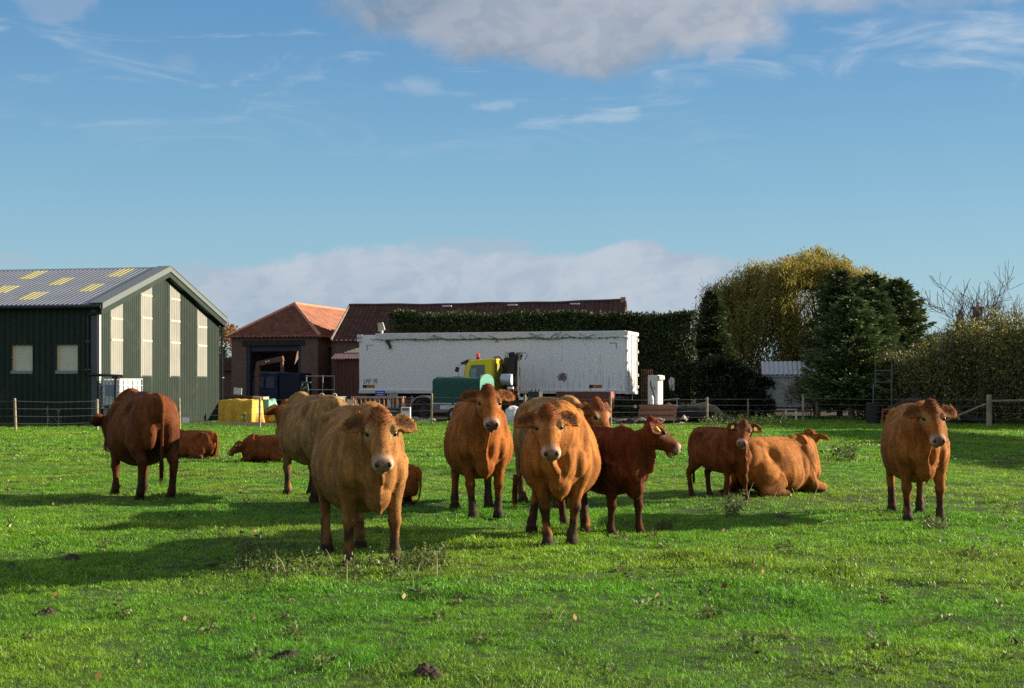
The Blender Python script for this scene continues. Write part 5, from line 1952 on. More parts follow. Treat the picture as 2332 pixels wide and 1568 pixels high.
# ------------------------------------------------------------------ white box trailer
def build_trailer():
    a = Vector((PX(818, 70.8), 70.8, 0))
    b = Vector((PX(1425, 67.0), 67.0, 0))
    d = b - a
    L = d.length
    root = empty('box_trailer', a, math.atan2(d.y, d.x), 'long white box trailer with stained side parked in the yard', 'trailer')
    m_ = bpy.data.materials.new('trailer_white')
    m_.use_nodes = True
    t = NT(m_.node_tree)
    bs = t.n['Principled BSDF']
    tc = t.node('ShaderNodeTexCoord')
    s = t.sep(tc.outputs['Object'])
    streak = t.noise(t.mapping(tc.outputs['Object'], scale=(3.4, 1, 0.28)), 2.2, 7, 0.7, 0.3)
    spots = t.noise(tc.outputs['Object'], 2.6, 6, 0.65)
    right = t.sstep(s[0], 6.6, 10.5)
    low = t.math('SUBTRACT', 1.0, t.sstep(s[2], 1.3, 3.2))
    f = t.math('MULTIPLY', t.sstep(t.math('ADD', t.math('MULTIPLY', streak, 0.75), t.math('ADD', t.math('MULTIPLY', spots, 0.25), t.math('MULTIPLY', low, 0.07))), 0.545, 0.68), t.math('ADD', t.math('MULTIPLY', right, 0.48), 0.02))
    c = t.mix(f, (0.80, 0.80, 0.79, 1), (0.20, 0.18, 0.15, 1))
    # patch of bare rust where the paint has peeled
    rx = t.math('DIVIDE', t.math('SUBTRACT', s[0], 10.36), 0.30)
    rzz = t.math('DIVIDE', t.math('SUBTRACT', s[2], 2.02), 0.26)
    rr = t.math('ADD', t.math('ADD', t.math('MULTIPLY', rx, rx), t.math('MULTIPLY', rzz, rzz)), t.math('MULTIPLY', t.math('SUBTRACT', t.noise(tc.outputs['Object'], 9, 5, 0.7), 0.5), 3.0))
    c = t.mix(t.math('MULTIPLY', t.math('SUBTRACT', 1.0, t.sstep(rr, 0.35, 0.75)), 0.9), c, (0.10, 0.045, 0.05, 1))
    t.put(bs.inputs['Base Color'], c)
    bs.inputs['Roughness'].default_value = 0.45
    w, z0, z1 = 2.5, 1.27, 4.12
    MB().box((L / 2, w / 2, (z0 + z1) / 2), (L, w, z1 - z0)).build('box_body', m_, root, bevel=0.02)
    WP = mat('trailer_trim_white', (0.66, 0.66, 0.64), rough=0.45, var=0.1, dark=(0.25, 0.22, 0.18), damt=0.4)
    MB().box((L / 2 + 0.45, -0.03, z1 - 0.10), (L - 0.95, 0.07, 0.26)).build('top_rail', WP, root)
    MB().box((L / 2 + 0.4, w / 2, z1 + 0.04), (L - 0.9, w - 0.05, 0.08)).build('roof_sheet', WP, root)
    MB().box((L / 2, -0.025, z0 + 0.06), (L, 0.06, 0.16)).build('bottom_rail', WP, root)
    # front corner fittings
    for z in (z1 - 0.05, z1 - 0.25):
        MB().box((0.02, 0.02, z), (0.22, 0.22, 0.16)).build('corner_bracket', WP, root, bevel=0.02)
    # rear doors with lock rods and hinges
    for k in (0, 1):
        dr = MB().box((L + 0.03, 0.63 + k * 1.24, (z0 + z1) / 2), (0.06, 1.20, z1 - z0 - 0.18)).build('rear_door', WP, root, bevel=0.01)
        for j in (0.30, 0.90):
            MB().cyl((L + 0.09, 0.03 + k * 1.24 + j, (z0 + z1) / 2), 0.022, z1 - z0 - 0.1, 8).build('lock_rod', WP, dr)
        for z in np.linspace(z0 + 0.3, z1 - 0.3, 5):
            MB().box((L + 0.06, 0.02 if k == 0 else w - 0.02, z), (0.10, 0.09, 0.14)).build('hinge', WP, dr)
    MB().box((L + 0.03, w / 2, z1 - 0.02), (0.16, w + 0.06, 0.16)).build('rear_header', WP, root, bevel=0.01)
    MB().box((L + 0.03, w / 2, z0 + 0.02), (0.14, w + 0.02, 0.14)).build('rear_sill', WP, root, bevel=0.01)
    # chassis
    ch = MB()
    for y in (0.75, 1.75):
        ch.box((L / 2, y, z0 - 0.18), (L - 0.1, 0.12, 0.30))
    for x in np.arange(0.5, L, 1.4):
        ch.box((x, w / 2, z0 - 0.10), (0.08, w - 0.1, 0.12))
    ch.build('chassis', DARK_STEEL, root)
    MB().box((L - 0.05, w / 2, 0.62), (0.12, w, 0.14)).build('rear_bumper', DARK_STEEL, root)
    for x in (2.6,):
        for y in (0.55, 1.95):
            MB().box((x, y, 0.58), (0.14, 0.14, 1.1)).build('landing_leg', STEEL, root)
    for x in (9.0, 10.35, 11.7):
        for y in (0.22, w - 0.22):
            wheel(root, (x, y, 0.52), 0.52, 0.34)
        MB().cyl((x, w / 2, 0.52), 0.06, w - 0.4, 8, 'Y').build('axle', DARK_STEEL, root)
    # writing and plates
    INK = mat('black_lettering', (0.02, 0.02, 0.022), rough=0.5)
    text_mesh('lettering', 'LWF 190', 0.34, INK, root, (0.24, -0.006, z0 + 0.46), (R(90), 0, 0), sx=0.58)
    for x, wd in ((0.20, 0.62), (L - 1.75, 0.62)):
        MB().box((x + wd / 2, -0.006, z0 + 0.32), (wd, 0.008, 0.15)).build('marker_plate', mat('orange_plate', (0.42, 0.17, 0.03), rough=0.5, var=0.3, dark=(0.12, 0.06, 0.03), damt=0.4), root)
        MB().box((x + 0.09, -0.012, z0 + 0.32), (0.18, 0.008, 0.155)).build('marker_plate', INK, root)
    MRK = mat('grey_corner_mark', (0.16, 0.19, 0.19), rough=0.6)
    for x, s_ in ((0.42, 1), (L - 0.45, -1)):
        MB().box((x + s_ * 0.15, -0.004, z1 - 0.50), (0.34, 0.006, 0.035)).box((x, -0.004, z1 - 0.64), (0.035, 0.006, 0.26)).build('corner_mark', MRK, root)
    MB().add([(7.00, -0.005, z1 - 0.43), (7.22, -0.005, z1 - 0.43), (7.11, -0.005, z1 - 0.24), (7.00, -0.001, z1 - 0.43), (7.22, -0.001, z1 - 0.43), (7.11, -0.001, z1 - 0.24)], [(0, 1, 2), (5, 4, 3), (0, 3, 4, 1), (1, 4, 5, 2), (2, 5, 3, 0)]).build('warning_sticker', mat('sticker_yellow', (0.50, 0.32, 0.05), rough=0.5), root)
    # dark creeper trailing along the top edge, torn flap
    r = np.random.default_rng(4)
    m = MB()
    for k in range(3):
        pts = []
        for x in np.linspace(0.6 + k, L - 0.3 - k * 1.5, 60):
            pts.append((x, -0.085 - 0.01 * k, z1 - 0.26 + 0.05 * math.sin(x * 3 + k) + r.normal(0, 0.025)))
        m.tube(pts, 0.008, 4, cap=False)
    for x in np.arange(0.8, L, 0.42):
        m.box((x + r.normal(0, 0.05), -0.08, z1 - 0.25), (0.05, 0.03, 0.05))
    for k in range(12):
        x = r.uniform(1, L - 1)
        m.tube([(x, -0.08, z1 - 0.2), (x + r.normal(0, 0.3), -0.09, z1 - 0.05 + r.normal(0, 0.05)), (x + r.normal(0, 0.5), -0.09, z1 - 0.25)], 0.009, 4, cap=False)
    m.build('creeper', mat('dead_creeper', (0.05, 0.038, 0.03), rough=0.9), root)
    m = MB()
    V = [(1.42, -0.09, z1 - 0.24), (1.62, -0.09, z1 - 0.24), (1.66, -0.11, z1 - 0.42), (1.74, -0.09, z1 - 0.56), (1.72, -0.12, z1 - 0.70), (1.62, -0.10, z1 - 0.68), (1.60, -0.12, z1 - 0.54), (1.46, -0.1, z1 - 0.40)]
    m.add(V + [(x, y + 0.03, z) for x, y, z in V], [tuple(range(8)), tuple(range(15, 7, -1))] + [(i, (i + 1) % 8, (i + 1) % 8 + 8, i + 8) for i in range(8)])
    m.build('torn_flap', BLACK_PL, root)
    # lamp on a bracket on the roof
    lm = MB().box((1.0, 0.4, z1 + 0.42), (0.34, 0.3, 0.40), rz=R(15), ry=R(-12), taper=0.8).build('flood_lamp', mat('lamp_housing', (0.40, 0.38, 0.32), rough=0.6, var=0.2), root, bevel=0.03)
    MB().box((1.05, 0.4, z1 + 0.14), (0.08, 0.10, 0.24)).build('bracket', WP, lm)


build_trailer()


# ------------------------------------------------------------------ yellow lorry with crane
def build_lorry():
    D = 65.0
    root = empty('crane_lorry', (PX(1120, D), D, 0), R(-16.4), 'yellow cab flatbed lorry with folded black crane in front of the trailer', 'lorry')
    YEL = mat('yellow_cab_paint', (0.78, 0.62, 0.012), rough=0.35, var=0.08)
    # cab: local x rearwards, front at -1.45
    z0, z1 = 1.02, 2.86
    side = [(-1.38, z0), (-1.40, 1.75), (-1.22, 2.60), (-1.08, 2.78), (0.0, z1), (0.0, z0)]
    MB().prism(side, 'y', 0, 2.2).build('cab', YEL, root, bevel=0.05)
    GL = mat('cab_glass', (0.04, 0.065, 0.07), rough=0.08, spec=0.8)
    win = [(-1.08, 1.86), (-1.06, 2.30), (-0.98, 2.56), (-0.34, 2.58), (-0.32, 1.95), (-0.42, 1.86)]
    wn = MB().prism(win, 'y', -0.012, 0.02).build('side_window', GL, root)
    MB().prism([(-1.0, 1.95), (-1.0, 2.40), (-0.72, 2.42), (-0.78, 1.95)], 'y', -0.02, -0.014).build('painted_window_reflection', mat('glass_reflection_tone', (0.20, 0.29, 0.29), rough=0.15), wn)  # pale shape painting a reflection onto the side window
    o = MB()
    V, Fc = ellipsoid((-0.47, 0.0, 2.02), (0.10, 0.02, 0.12))
    o.add(V, Fc).build('headrest', mat('white_fleece', (0.75, 0.76, 0.74), rough=0.8), wn)
    MB().box((-1.33, 1.1, 2.16), (0.05, 2.0, 0.80), ry=R(12)).build('windscreen', GL, root)
    MB().box((-1.30, 1.1, 2.70), (0.40, 2.2, 0.10), ry=R(-24)).build('sun_visor', BLACK_PL, root)
    mm = MB().box((-1.62, -0.12, 2.36), (0.16, 0.10, 0.22), ry=R(20)).build('mirror', BLACK_PL, root, bevel=0.02)
    MB().tube([(-1.56, -0.1, 2.55), (-1.56, -0.1, 1.72), (-1.36, 0.0, 1.70)], 0.018, 6).tube([(-1.56, -0.1, 2.55), (-1.30, 0, 2.60)], 0.018, 6).build('mirror_arm', STEEL, mm)
    b = MB().lathe((-0.80, 0.45, z1 + 0.0), [(0.07, -0.05), (0.09, 0.06)], 12).build('beacon', BLACK_PL, root)
    MB().lathe((-0.80, 0.45, z1 + 0.06), [(0.085, 0), (0.08, 0.10), (0.05, 0.17), (0.015, 0.19)], 12).build('lens', mat('red_lens', (0.75, 0.03, 0.01), rough=0.25), b)
    # cab rear shade painted as a panel of darker yellow; stack behind it
    MB().box((0.02, 1.15, 2.0), (0.02, 1.5, 1.3)).build('rear_shade_panel', mat('shaded_cab_yellow', (0.28, 0.24, 0.02), rough=0.5, var=0.4, vscale=2), root)
    MB().box((0.30, 1.75, 1.95), (0.30, 0.8, 1.95)).build('air_stack', BLACK_PL, root, bevel=0.05)
    MB().tube([(-0.2, 0.9, z1 + 0.03), (0.1, 0.7, z1 + 0.1), (0.30, 0.55, z1 - 0.05), (0.36, 0.5, 1.1)], 0.035, 6).build('exhaust_pipe', DARK_STEEL, root)
    # chassis
    m = MB()
    for y in (0.65, 1.55):
        m.box((2.2, y, 0.86), (7.0, 0.10, 0.26))
    m.build('chassis', DARK_STEEL, root)
    MB().box((3.6, 1.1, 1.06), (4.6, 2.3, 0.10)).build('flatbed', DARK_STEEL, root)
    bx = MB().box((2.05, -0.02, 1.17), (0.52, 0.6, 0.38)).build('battery_box', DARK_STEEL, root, bevel=0.01)
    for x in (1.85, 2.05, 2.2):
        MB().cyl((x, 0.1, 1.40), 0.035, 0.12, 8).build('terminal', BLACK_PL, bx)
    MB().box((1.55, -0.12, 1.05), (0.46, 0.02, 0.12)).build('white_plate', mat('white_plate', (0.75, 0.75, 0.72), rough=0.5), root)
    for x in (-0.75, 3.3, 4.5):
        for y in (0.18, 2.02):
            wheel(root, (x, y, 0.50), 0.50, 0.30)
    # crane column, folded arm with hoses, tank
    CRN = mat('crane_black', (0.016, 0.016, 0.018), rough=0.45, var=0.2)
    cr = MB()
    cr.box((0.86, 1.0, 2.10), (0.30, 0.34, 2.1))
    cr.box((0.80, 0.62, 2.62), (0.34, 0.28, 0.95), ry=R(4))
    cr.box((1.02, 0.60, 2.30), (0.10, 0.14, 1.6))
    cr.build('crane_column', CRN, root, bevel=0.02)
    r = np.random.default_rng(8)
    m = MB()
    for k in range(11):
        x0 = r.uniform(0.55, 1.12)
        y0 = r.uniform(0.4, 0.9)
        w_ = r.uniform(0.06, 0.20) * (1 if r.uniform() < 0.5 else -1)
        m.tube([(x0, y0, 2.75), (x0 + w_ * 0.6, y0, 3.08), (x0 + w_ * 1.4, y0 - 0.02, 3.14), (x0 + w_ * 1.9, y0, 3.0), (x0 + w_ * 1.2, y0, 2.8)], 0.017, 5, cap=False)
    m.build('hose', CRN, root)
    MB().box((0.86, 0.55, 3.08), (0.24, 0.3, 0.14)).build('crane_knuckle', CRN, root, bevel=0.02)
    tk = MB().cyl((0.58, 0.35, 1.90), 0.27, 0.42, 18, 'X').build('tank', mat('silver_tank', (0.42, 0.45, 0.50), rough=0.3, metal=0.5), root)
    MB().cyl((0.83, 0.35, 1.90), 0.25, 0.06, 18, 'X').build('tank_end', mat('white_tank_end', (0.62, 0.66, 0.70), rough=0.4), tk)
    RD = mat('rusty_red_fittings', (0.20, 0.055, 0.035), rough=0.7, var=0.4)
    m = MB()
    for k in range(14):
        p = Vector((r.uniform(0.75, 1.35), r.uniform(-0.1, 0.4), r.uniform(1.1, 1.5)))
        q = p + Vector((r.normal(0, 0.14), r.normal(0, 0.1), r.normal(0, 0.14)))
        m.tube([p, (p + q) / 2 + Vector((0.03, 0, 0.02)), q], 0.022, 5)
    m.build('valve_block', RD, root)
    MB().box((0.90, -0.05, 1.52), (0.26, 0.12, 0.10)).build('light_board', mat('white_plate'), root)
    MB().tube([(0.86, -0.1, 1.0), (0.88, -0.1, 0.45)], 0.035, 6).build('red_prop', mat('bright_red', (0.5, 0.02, 0.03), rough=0.4), root)


build_lorry()


# ------------------------------------------------------------------ draped cover: box with folds and sag
def drape(name, sx, sy, sz, m, parent, seed=0, sag=0.05, fold=0.03, flare=0.06, arch=0.0, nx=26, ny=16, nz=12, bottom=0.0):
    """cloth over a block: top grid and skirt as one sheet wrapped round"""
    V, Fc = [], []
    r = np.random.default_rng(seed)
    # parameterise as a rounded box: rows go over the top, then down the sides
    ring = []
    per = []
    for i in range(nx):
        per.append((-sx / 2 + sx * i / nx, -sy / 2))
    for i in range(ny):
        per.append((sx / 2, -sy / 2 + sy * i / ny))
    for i in range(nx):
        per.append((sx / 2 - sx * i / nx, sy / 2))
    for i in range(ny):
        per.append((-sx / 2, sy / 2 - sy * i / ny))
    n = len(per)
    rows = []
    for k in range(5):
        f = k / 4.0
        sh = 0.15 + 0.85 * f
        row = []
        for (x, y) in per:
            zz = sz + arch * (1 - (y * sh / (sy / 2)) ** 2) + sag * (vnoise(np.array([x * sh * 3 + seed]), np.array([y * sh * 3]), seed)[0] - 0.6)
            row.append((x * sh * (0.985 if k == 4 else 1), y * sh * (0.985 if k == 4 else 1), zz - (0.03 if k == 4 else 0)))
        rows.append(row)
    for k in range(1, nz + 1):
        f = k / nz
        row = []
        for j, (x, y) in enumerate(per):
            ph = j / n * 60
            w = fold * f * (math.sin(ph + seed) + 0.6 * math.sin(ph * 2.3 + 1.7 + seed) + 0.8 * (vnoise(np.array([ph * 0.7]), np.array([f * 3.0]), seed)[0] - 0.5))
            ln = math.hypot(x / sx, y / sy) + 1e-6
            nxv, nyv = (1 if abs(x) >= sx / 2 - 1e-4 else 0) * np.sign(x), (1 if abs(y) >= sy / 2 - 1e-4 else 0) * np.sign(y)
            q = max(1.0, math.hypot(nxv, nyv))
            d = (w + flare * f) / q
            hem = bottom + 0.05 * (vnoise(np.array([ph * 0.4]), np.array([0.3]), seed + 2)[0] - 0.5) * (1 if bottom > 0.02 else 0)
            row.append((x + nxv * d, y + nyv * d, sz - 0.03 - (sz - 0.03 - hem) * f))
        rows.append(row)
    for row in rows:
        V += row
    V.append((0, 0, sz + arch + 0.0))
    c = len(V) - 1
    for j in range(n):
        Fc.append((c, j, (j + 1) % n))
    for i in range(len(rows) - 1):
        for j in range(n):
            a, b = i * n + j, i * n + (j + 1) % n
            Fc.append((a, a + n, b + n, b))
    mb = MB()
    mb.add(V, Fc)
    return mb.build(name, m, parent, smooth=True)


def build_green_trailer():
    D = 63.8
    root = empty('covered_trailer', (PX(985, D), D, 0), R(-25), 'small trailer under a dark green canvas cover with arched end', 'trailer')
    GC = mat('green_canvas', (0.012, 0.075, 0.060), rough=0.7, var=0.12, vscale=2, bump=0.2)
    L, W = 2.30, 1.45
    o = drape('canvas_cover', L, W, 1.16, GC, root, seed=6, sag=0.10, fold=0.016, flare=0.0, arch=0.09)
    o.location = (L / 2, W / 2, 0.78)
    # arched end flap facing the sun, sunlight put into its lighter green
    pts = [(0.02, 0.62), (W - 0.02, 0.62)]
    for k in range(13):
        a = math.pi * k / 12
        pts.append((W / 2 + (W / 2 - 0.02) * math.cos(a), 1.78 + 0.36 * math.sin(a)))
    MB().prism(pts, 'x', L + 0.015, L + 0.05).build('end_flap', mat('sunlit_green_canvas', (0.065, 0.25, 0.18), rough=0.7, var=0.1), root)
    GR = mat('grey_tailboard', (0.14, 0.15, 0.17), rough=0.5, var=0.2)
    MB().box((L / 2, 0.02, 0.64), (L, 0.05, 0.42)).build('side_board', GR, root)
    MB().box((L / 2, W / 2, 0.5), (L, W, 0.08)).build('bed', GR, root)
    MB().box((0.02, W / 2, 0.64), (0.05, W, 0.42)).build('end_board', GR, root)
    MB().box((L / 2, -0.01, 0.83), (L - 0.06, 0.02, 0.05)).build('cover_rail', mat('white_strip', (0.55, 0.58, 0.60), rough=0.4), root)
    MB().box((0.95, -0.015, 0.66), (1.10, 0.012, 0.17)).build('sign_plate', mat('white_plate'), root)
    text_mesh('sign_lettering', 'T. 01427 87', 0.17, mat('grey_lettering', (0.12, 0.13, 0.14), rough=0.5), root, (0.46, -0.023, 0.60), (R(90), 0, 0), sx=0.95)
    for y in (-0.12, W + 0.12):
        wheel(root, (L / 2, y, 0.33), 0.33, 0.2)


build_green_trailer()


def build_wheeled_machine():
    D = 66.5
    root = empty('farm_machine', (PX(962, D), D, 0), R(-20), 'farm machine with grey wing over a black tyre, left of the green trailer', 'machine')
    wheel(root, (0.10, 0.0, 0.48), 0.48, 0.36, steel=mat('mud_rim', (0.08, 0.06, 0.05), rough=0.9))
    pts = []
    for k in range(11):
        a = R(195 - 15.5 * k)
        pts.append((0.12 + 0.66 * math.cos(a), 0.55 + 0.62 * math.sin(a)))
    inner = [(0.12 + (x - 0.12) * 0.93, 0.55 + (z - 0.55) * 0.93) for x, z in reversed(pts)]
    MB().prism(pts + inner, 'y', -0.24, 0.24).build('wing', mat('grey_wing', (0.38, 0.38, 0.34), rough=0.6, var=0.2), root)
    MB().box((0.85, 0.5, 0.78), (1.1, 0.7, 0.5)).build('body', DARK_STEEL, root, bevel=0.05)
    MB().box((-0.45, 0.25, 0.45), (0.35, 0.6, 0.55)).build('cover_sheet', mat('black_sheet', (0.02, 0.02, 0.022), rough=0.6, var=0.3), root, bevel=0.08)


build_wheeled_machine()


# ------------------------------------------------------------------ tanks in cages
def ibc(x, y, z, rz, label, col, gauge=True, stand=0.0, h=1.0, group='caged liquid tanks'):
    root = empty('caged_tank', (x, y, z), rz, label, 'tank', group)
    w, d = 1.0, 1.18
    MB().box((0, 0, stand + 0.14 + h / 2), (w - 0.04, d - 0.04, h)).build('tank', col, root, bevel=0.06)
    for i in range(6):
        yy = -d / 2 + d * i / 5
        for sx in (-1, 1):
            MB().span((sx * w / 2, yy, stand + 0.14), (sx * w / 2, yy, stand + 0.16 + h), 0.018).build('cage_bar', STEEL, root)
    for i in range(6):
        xx = -w / 2 + w * i / 5
        for sy in (-1, 1):
            MB().span((xx, sy * d / 2, stand + 0.14), (xx, sy * d / 2, stand + 0.16 + h), 0.018).build('cage_bar', STEEL, root)
    for j in range(5):
        zz = stand + 0.16 + h * j / 4
        m = MB()
        e = 0.012
        for a, b in (((-w / 2, -d / 2 - e), (w / 2, -d / 2 - e)), ((w / 2 + e, -d / 2), (w / 2 + e, d / 2)), ((w / 2, d / 2 + e), (-w / 2, d / 2 + e)), ((-w / 2 - e, d / 2), (-w / 2 - e, -d / 2))):
            m.span((*a, zz), (*b, zz), 0.02)
        m.build('cage_hoop', STEEL, root)
    m = MB()
    for xx in (-0.42, 0, 0.42):
        m.box((xx, 0, stand + 0.06), (0.12, d, 0.12))
    m.box((0, 0, stand + 0.125), (w, d, 0.02))
    m.build('pallet_base', WOOD, root)
    MB().lathe((0, 0, stand + 0.14 + h), [(0.12, 0), (0.12, 0.05), (0.05, 0.06)], 14).build('lid', BLACK_PL, root)
    MB().box((0, -d / 2 - 0.03, stand + 0.62 + h * 0.1), (0.46, 0.012, 0.42)).build('label_plate', mat('blue_grey_plate', (0.16, 0.22, 0.28), rough=0.6), root)
    if stand > 0.1:
        m = MB()
        for sx in (-0.35, 0.35):
            for sy in (-0.4, 0.4):
                m.box((sx, sy, stand / 2), (0.24, 0.24, stand))
        m.build('stand', mat('concrete_block', (0.26, 0.25, 0.23), rough=0.9, var=0.2), root)
    return root


WHITE_PLASTIC = mat('white_tank_plastic', (0.62, 0.64, 0.64), rough=0.45, var=0.06, trans=0.15)
YEL_PLASTIC = mat('aged_tank_plastic', (0.42, 0.40, 0.20), rough=0.5, var=0.15, trans=0.15)
ibc(-15.25, 56.05, 0, R(-32), 'white caged water tank on blocks by the green barn', WHITE_PLASTIC, stand=0.72, h=1.0)
MB().tube([(0, 0, 0), (0, 0, 1.25)], 0.05, 8)
o = MB().tube([(0, 0, 0), (0.02, 0, 1.95)], 0.055, 8).box((0.02, 0, 1.95), (0.26, 0.16, 0.1)).build('stand_pipe', BLACK_PL)
o.location = (PX(262, 54.9), 54.9, 0)
tag(o, 'black upright pipe standing in front of the white caged tank', 'pipe')
ibc(PX(752, 62.5), 62.6, 0, R(-12), 'old yellowish caged tank on the ground behind the tan cows', YEL_PLASTIC, h=0.98)
for i, (vx, a) in enumerate(((733, 0.0), (762, 0.25))):
    pts = [(0.0 + 0.12 * math.cos(R(t_)) * (1 - a), 0, 1.12 + 0.16 * math.sin(R(t_))) for t_ in range(0, 181, 20)]
    m = MB().tube([(pts[0][0] + a * 0.1, 0, 0.5)] + pts + [(pts[-1][0] - a * 0.3, 0, 0.45)], 0.028, 7).build('hose_loop', mat('pale_hose', (0.55, 0.50, 0.36), rough=0.5))
    m.location = (PX(vx, 61.6), 61.6, 0)
    tag(m, 'pale hose looped over the left side of the yellowish tank' if i == 0 else 'pale hose hanging down the middle of the yellowish tank', 'hose', 'hoses over the tank')


# ------------------------------------------------------------------ tarpaulined pile etc.
YT = mat('yellow_tarpaulin', (0.62, 0.36, 0.015), rough=0.5, var=0.25, vscale=2.2, dark=(0.20, 0.11, 0.02), damt=0.5, dscale=2.0)
D = 58.6
o = drape('tarpaulin_pile', 1.50, 1.0, 1.02, YT, None, seed=3, sag=0.10, fold=0.075, flare=0.06, bottom=0.03)
o.location = (PX(545, D), D + 0.3, gz(PX(545, D), D))
o.rotation_euler = (0, 0, R(-14))
tag(o, 'pile covered with a dirty yellow tarpaulin beside the green barn', 'tarpaulin')
GT = mat('pale_green_tarpaulin', (0.13, 0.30, 0.22), rough=0.6, var=0.15)
o = drape('green_sheet', 0.72, 0.9, 0.96, GT, None, seed=9, sag=0.16, fold=0.07, flare=0.12, bottom=0.42)
o.location = (PX(601, 60.5), 60.6, 0.06)
o.rotation_euler = (0, 0, R(-10))
tag(o, 'pale green sheet draped over a frame behind the yellow tarpaulin', 'tarpaulin')
m = MB()
for sx in (-0.3, 0.3):
    for sy in (-0.38, 0.38):
        m.box((sx, sy, 0.46), (0.06, 0.06, 0.92))
m.box((0, 0, 0.90), (0.66, 0.82, 0.04))
o = m.build('sheet_trestle', DARK_STEEL)
o.location = (PX(601, 60.5), 60.6, 0.03)
o.rotation_euler = (0, 0, R(-10))
tag(o, 'dark trestle table hidden under the pale green sheet', 'trestle')


def pallet(x, y, z, rz, label, col, w=1.0, d=0.8):
    root = empty('pallet', (x, y, z), rz, label, 'pallet', 'pallets')
    for xx in (-w / 2 + 0.05, 0, w / 2 - 0.05):
        MB().box((xx, 0, 0.07), (0.09, d, 0.09)).build('bearer', col, root)
    for k in range(5):
        MB().box((0, -d / 2 + 0.06 + (d - 0.12) * k / 4, 0.127), (w, 0.1, 0.022)).build('slat', col, root)
    return root


pallet(PX(593, 60.5), 60.6, 1.02, R(-10), 'pale wooden pallet lying on the green sheet', WOOD, 0.48, 0.7)
pallet(PX(552, 61.0), 61.0, 0.0, R(-12), 'dark weathered pallet standing on the ground behind the yellow tarpaulin', mat('dark_timber'), 1.4, 0.8)
m = empty('board_stack', (PX(550, 61.0), 61.0, 0.14), R(-12), 'stack of dark weathered boards behind the yellow tarpaulin', 'boards')
for k in range(8):
    MB().box((0.03 * (k % 3), 0.02 * (k % 2), 0.07 + 0.13 * k), (1.35 - 0.1 * (k % 3), 0.7, 0.12)).build('board', mat('dark_timber'), m)
o = MB().box((0, 0, 0.17), (0.36, 0.03, 0.28), ry=R(4)).build('panel', mat('pale_blue_panel', (0.48, 0.58, 0.68), rough=0.5, var=0.2))
o.location = (PX(543, 61.0), 60.85, 1.22)
o.rotation_euler = (0, 0, R(-12))
tag(o, 'pale blue panel propped on the stack of dark boards', 'panel')


def lump(name, loc, s, m, label, cat, seed=0, rough=0.25, group=None, rz=0.0, flat=0.0):
    """crumpled soft body: bag, heap, sack"""
    V, Fc = [], []
    nu, nv_ = 26, 15
    for i in range(nv_):
        v = -math.pi / 2 + math.pi * i / (nv_ - 1)
        for j in range(nu):
            u_ = 2 * math.pi * j / nu
            cx, cy, cz = math.cos(v) * math.cos(u_), math.cos(v) * math.sin(u_), math.sin(v)
            e = 0.65
            cx, cy, cz = np.sign(cx) * abs(cx) ** e, np.sign(cy) * abs(cy) ** e, np.sign(cz) * abs(cz) ** e
            V.append([cx, cy, cz])
    V = np.array(V)
    k = 1 + rough * (n3(V, 1.7, seed) - 0.5) * 2 + rough * 0.7 * (n3(V, 4.5, seed + 2) - 0.5) * 2
    V = V * k[:, None] * np.array(s) / 2
    V[:, 2] += s[2] / 2
    V[:, 2] = np.maximum(V[:, 2], 0)
    for i in range(nv_ - 1):
        for j in range(nu):
            a, b = i * nu + j, i * nu + (j + 1) % nu
            Fc.append((a, b, b + nu, a + nu))
    o = np_mesh(name, V, Fc, m, smooth=True)
    o.location = loc
    o.rotation_euler = (0, 0, rz)
    return tag(o, label, cat, group)


def on_ground(vx, D, z=0.0):
    x = PX(vx, D)
    return (x, D, gz(x, D) + z)


BAGS = 'bulk bags and sacks in the yard'
lump('bulk_bag', on_ground(657, 60.5), (0.55, 0.6, 0.62), mat('bright_yellow_bag', (0.72, 0.52, 0.02), rough=0.5, var=0.1), 'bright yellow bulk bag behind the tan cow', 'bag', 4, 0.16, BAGS)
lump('bulk_bag', on_ground(631, 60.0), (0.72, 0.6, 0.48), mat('olive_yellow_bag', (0.33, 0.29, 0.03), rough=0.5, var=0.3), 'dull olive yellow printed bag next to the bright yellow bag', 'bag', 5, 0.2, BAGS)
lump('plastic_sack', on_ground(675, 61.0), (0.36, 0.4, 0.52), mat('blue_white_sack', (0.42, 0.52, 0.58), rough=0.4, var=0.4, vscale=8), 'crumpled blue and white sack right of the yellow bags', 'bag', 6, 0.4, BAGS)
lump('bulk_bag', on_ground(1168, 60.5), (0.60, 0.6, 0.78), mat('white_bag', (0.72, 0.72, 0.72), rough=0.6, var=0.06), 'crumpled white bulk bag standing under the crane lorry', 'bag', 8, 0.28, BAGS, rz=0.4)
lump('plastic_sack', on_ground(777, 61.4), (0.5, 0.45, 0.50), mat('grey_film', (0.42, 0.43, 0.45), rough=0.3, var=0.2), 'crumpled grey plastic film at the right of the yellowish tank', 'bag', 10, 0.35, BAGS)
# orange canister
root = empty('canister', on_ground(606, 60.2), R(20), 'orange plastic canister beside the olive yellow bag', 'canister')
OR = mat('orange_plastic', (0.55, 0.22, 0.012), rough=0.45)
MB().box((0, 0, 0.19), (0.26, 0.2, 0.38)).build('body', OR, root, bevel=0.04)
MB().tube([(-0.08, 0, 0.37), (-0.05, 0, 0.45), (0.05, 0, 0.45), (0.08, 0, 0.37)], 0.018, 6).build('handle', OR, root)
MB().cyl((0.09, 0, 0.41), 0.03, 0.06, 10).build('cap', BLACK_PL, root)
# white sheet by the barn
o = MB().box((0, 0, 0.14), (0.30, 0.03, 0.30), rx=R(-18)).build('white_board', mat('white_plate'))
o.location = on_ground(423, 59.0)
o.rotation_euler = (0, 0, R(25))
tag(o, 'small white board leaning at the foot of the green barn', 'board')


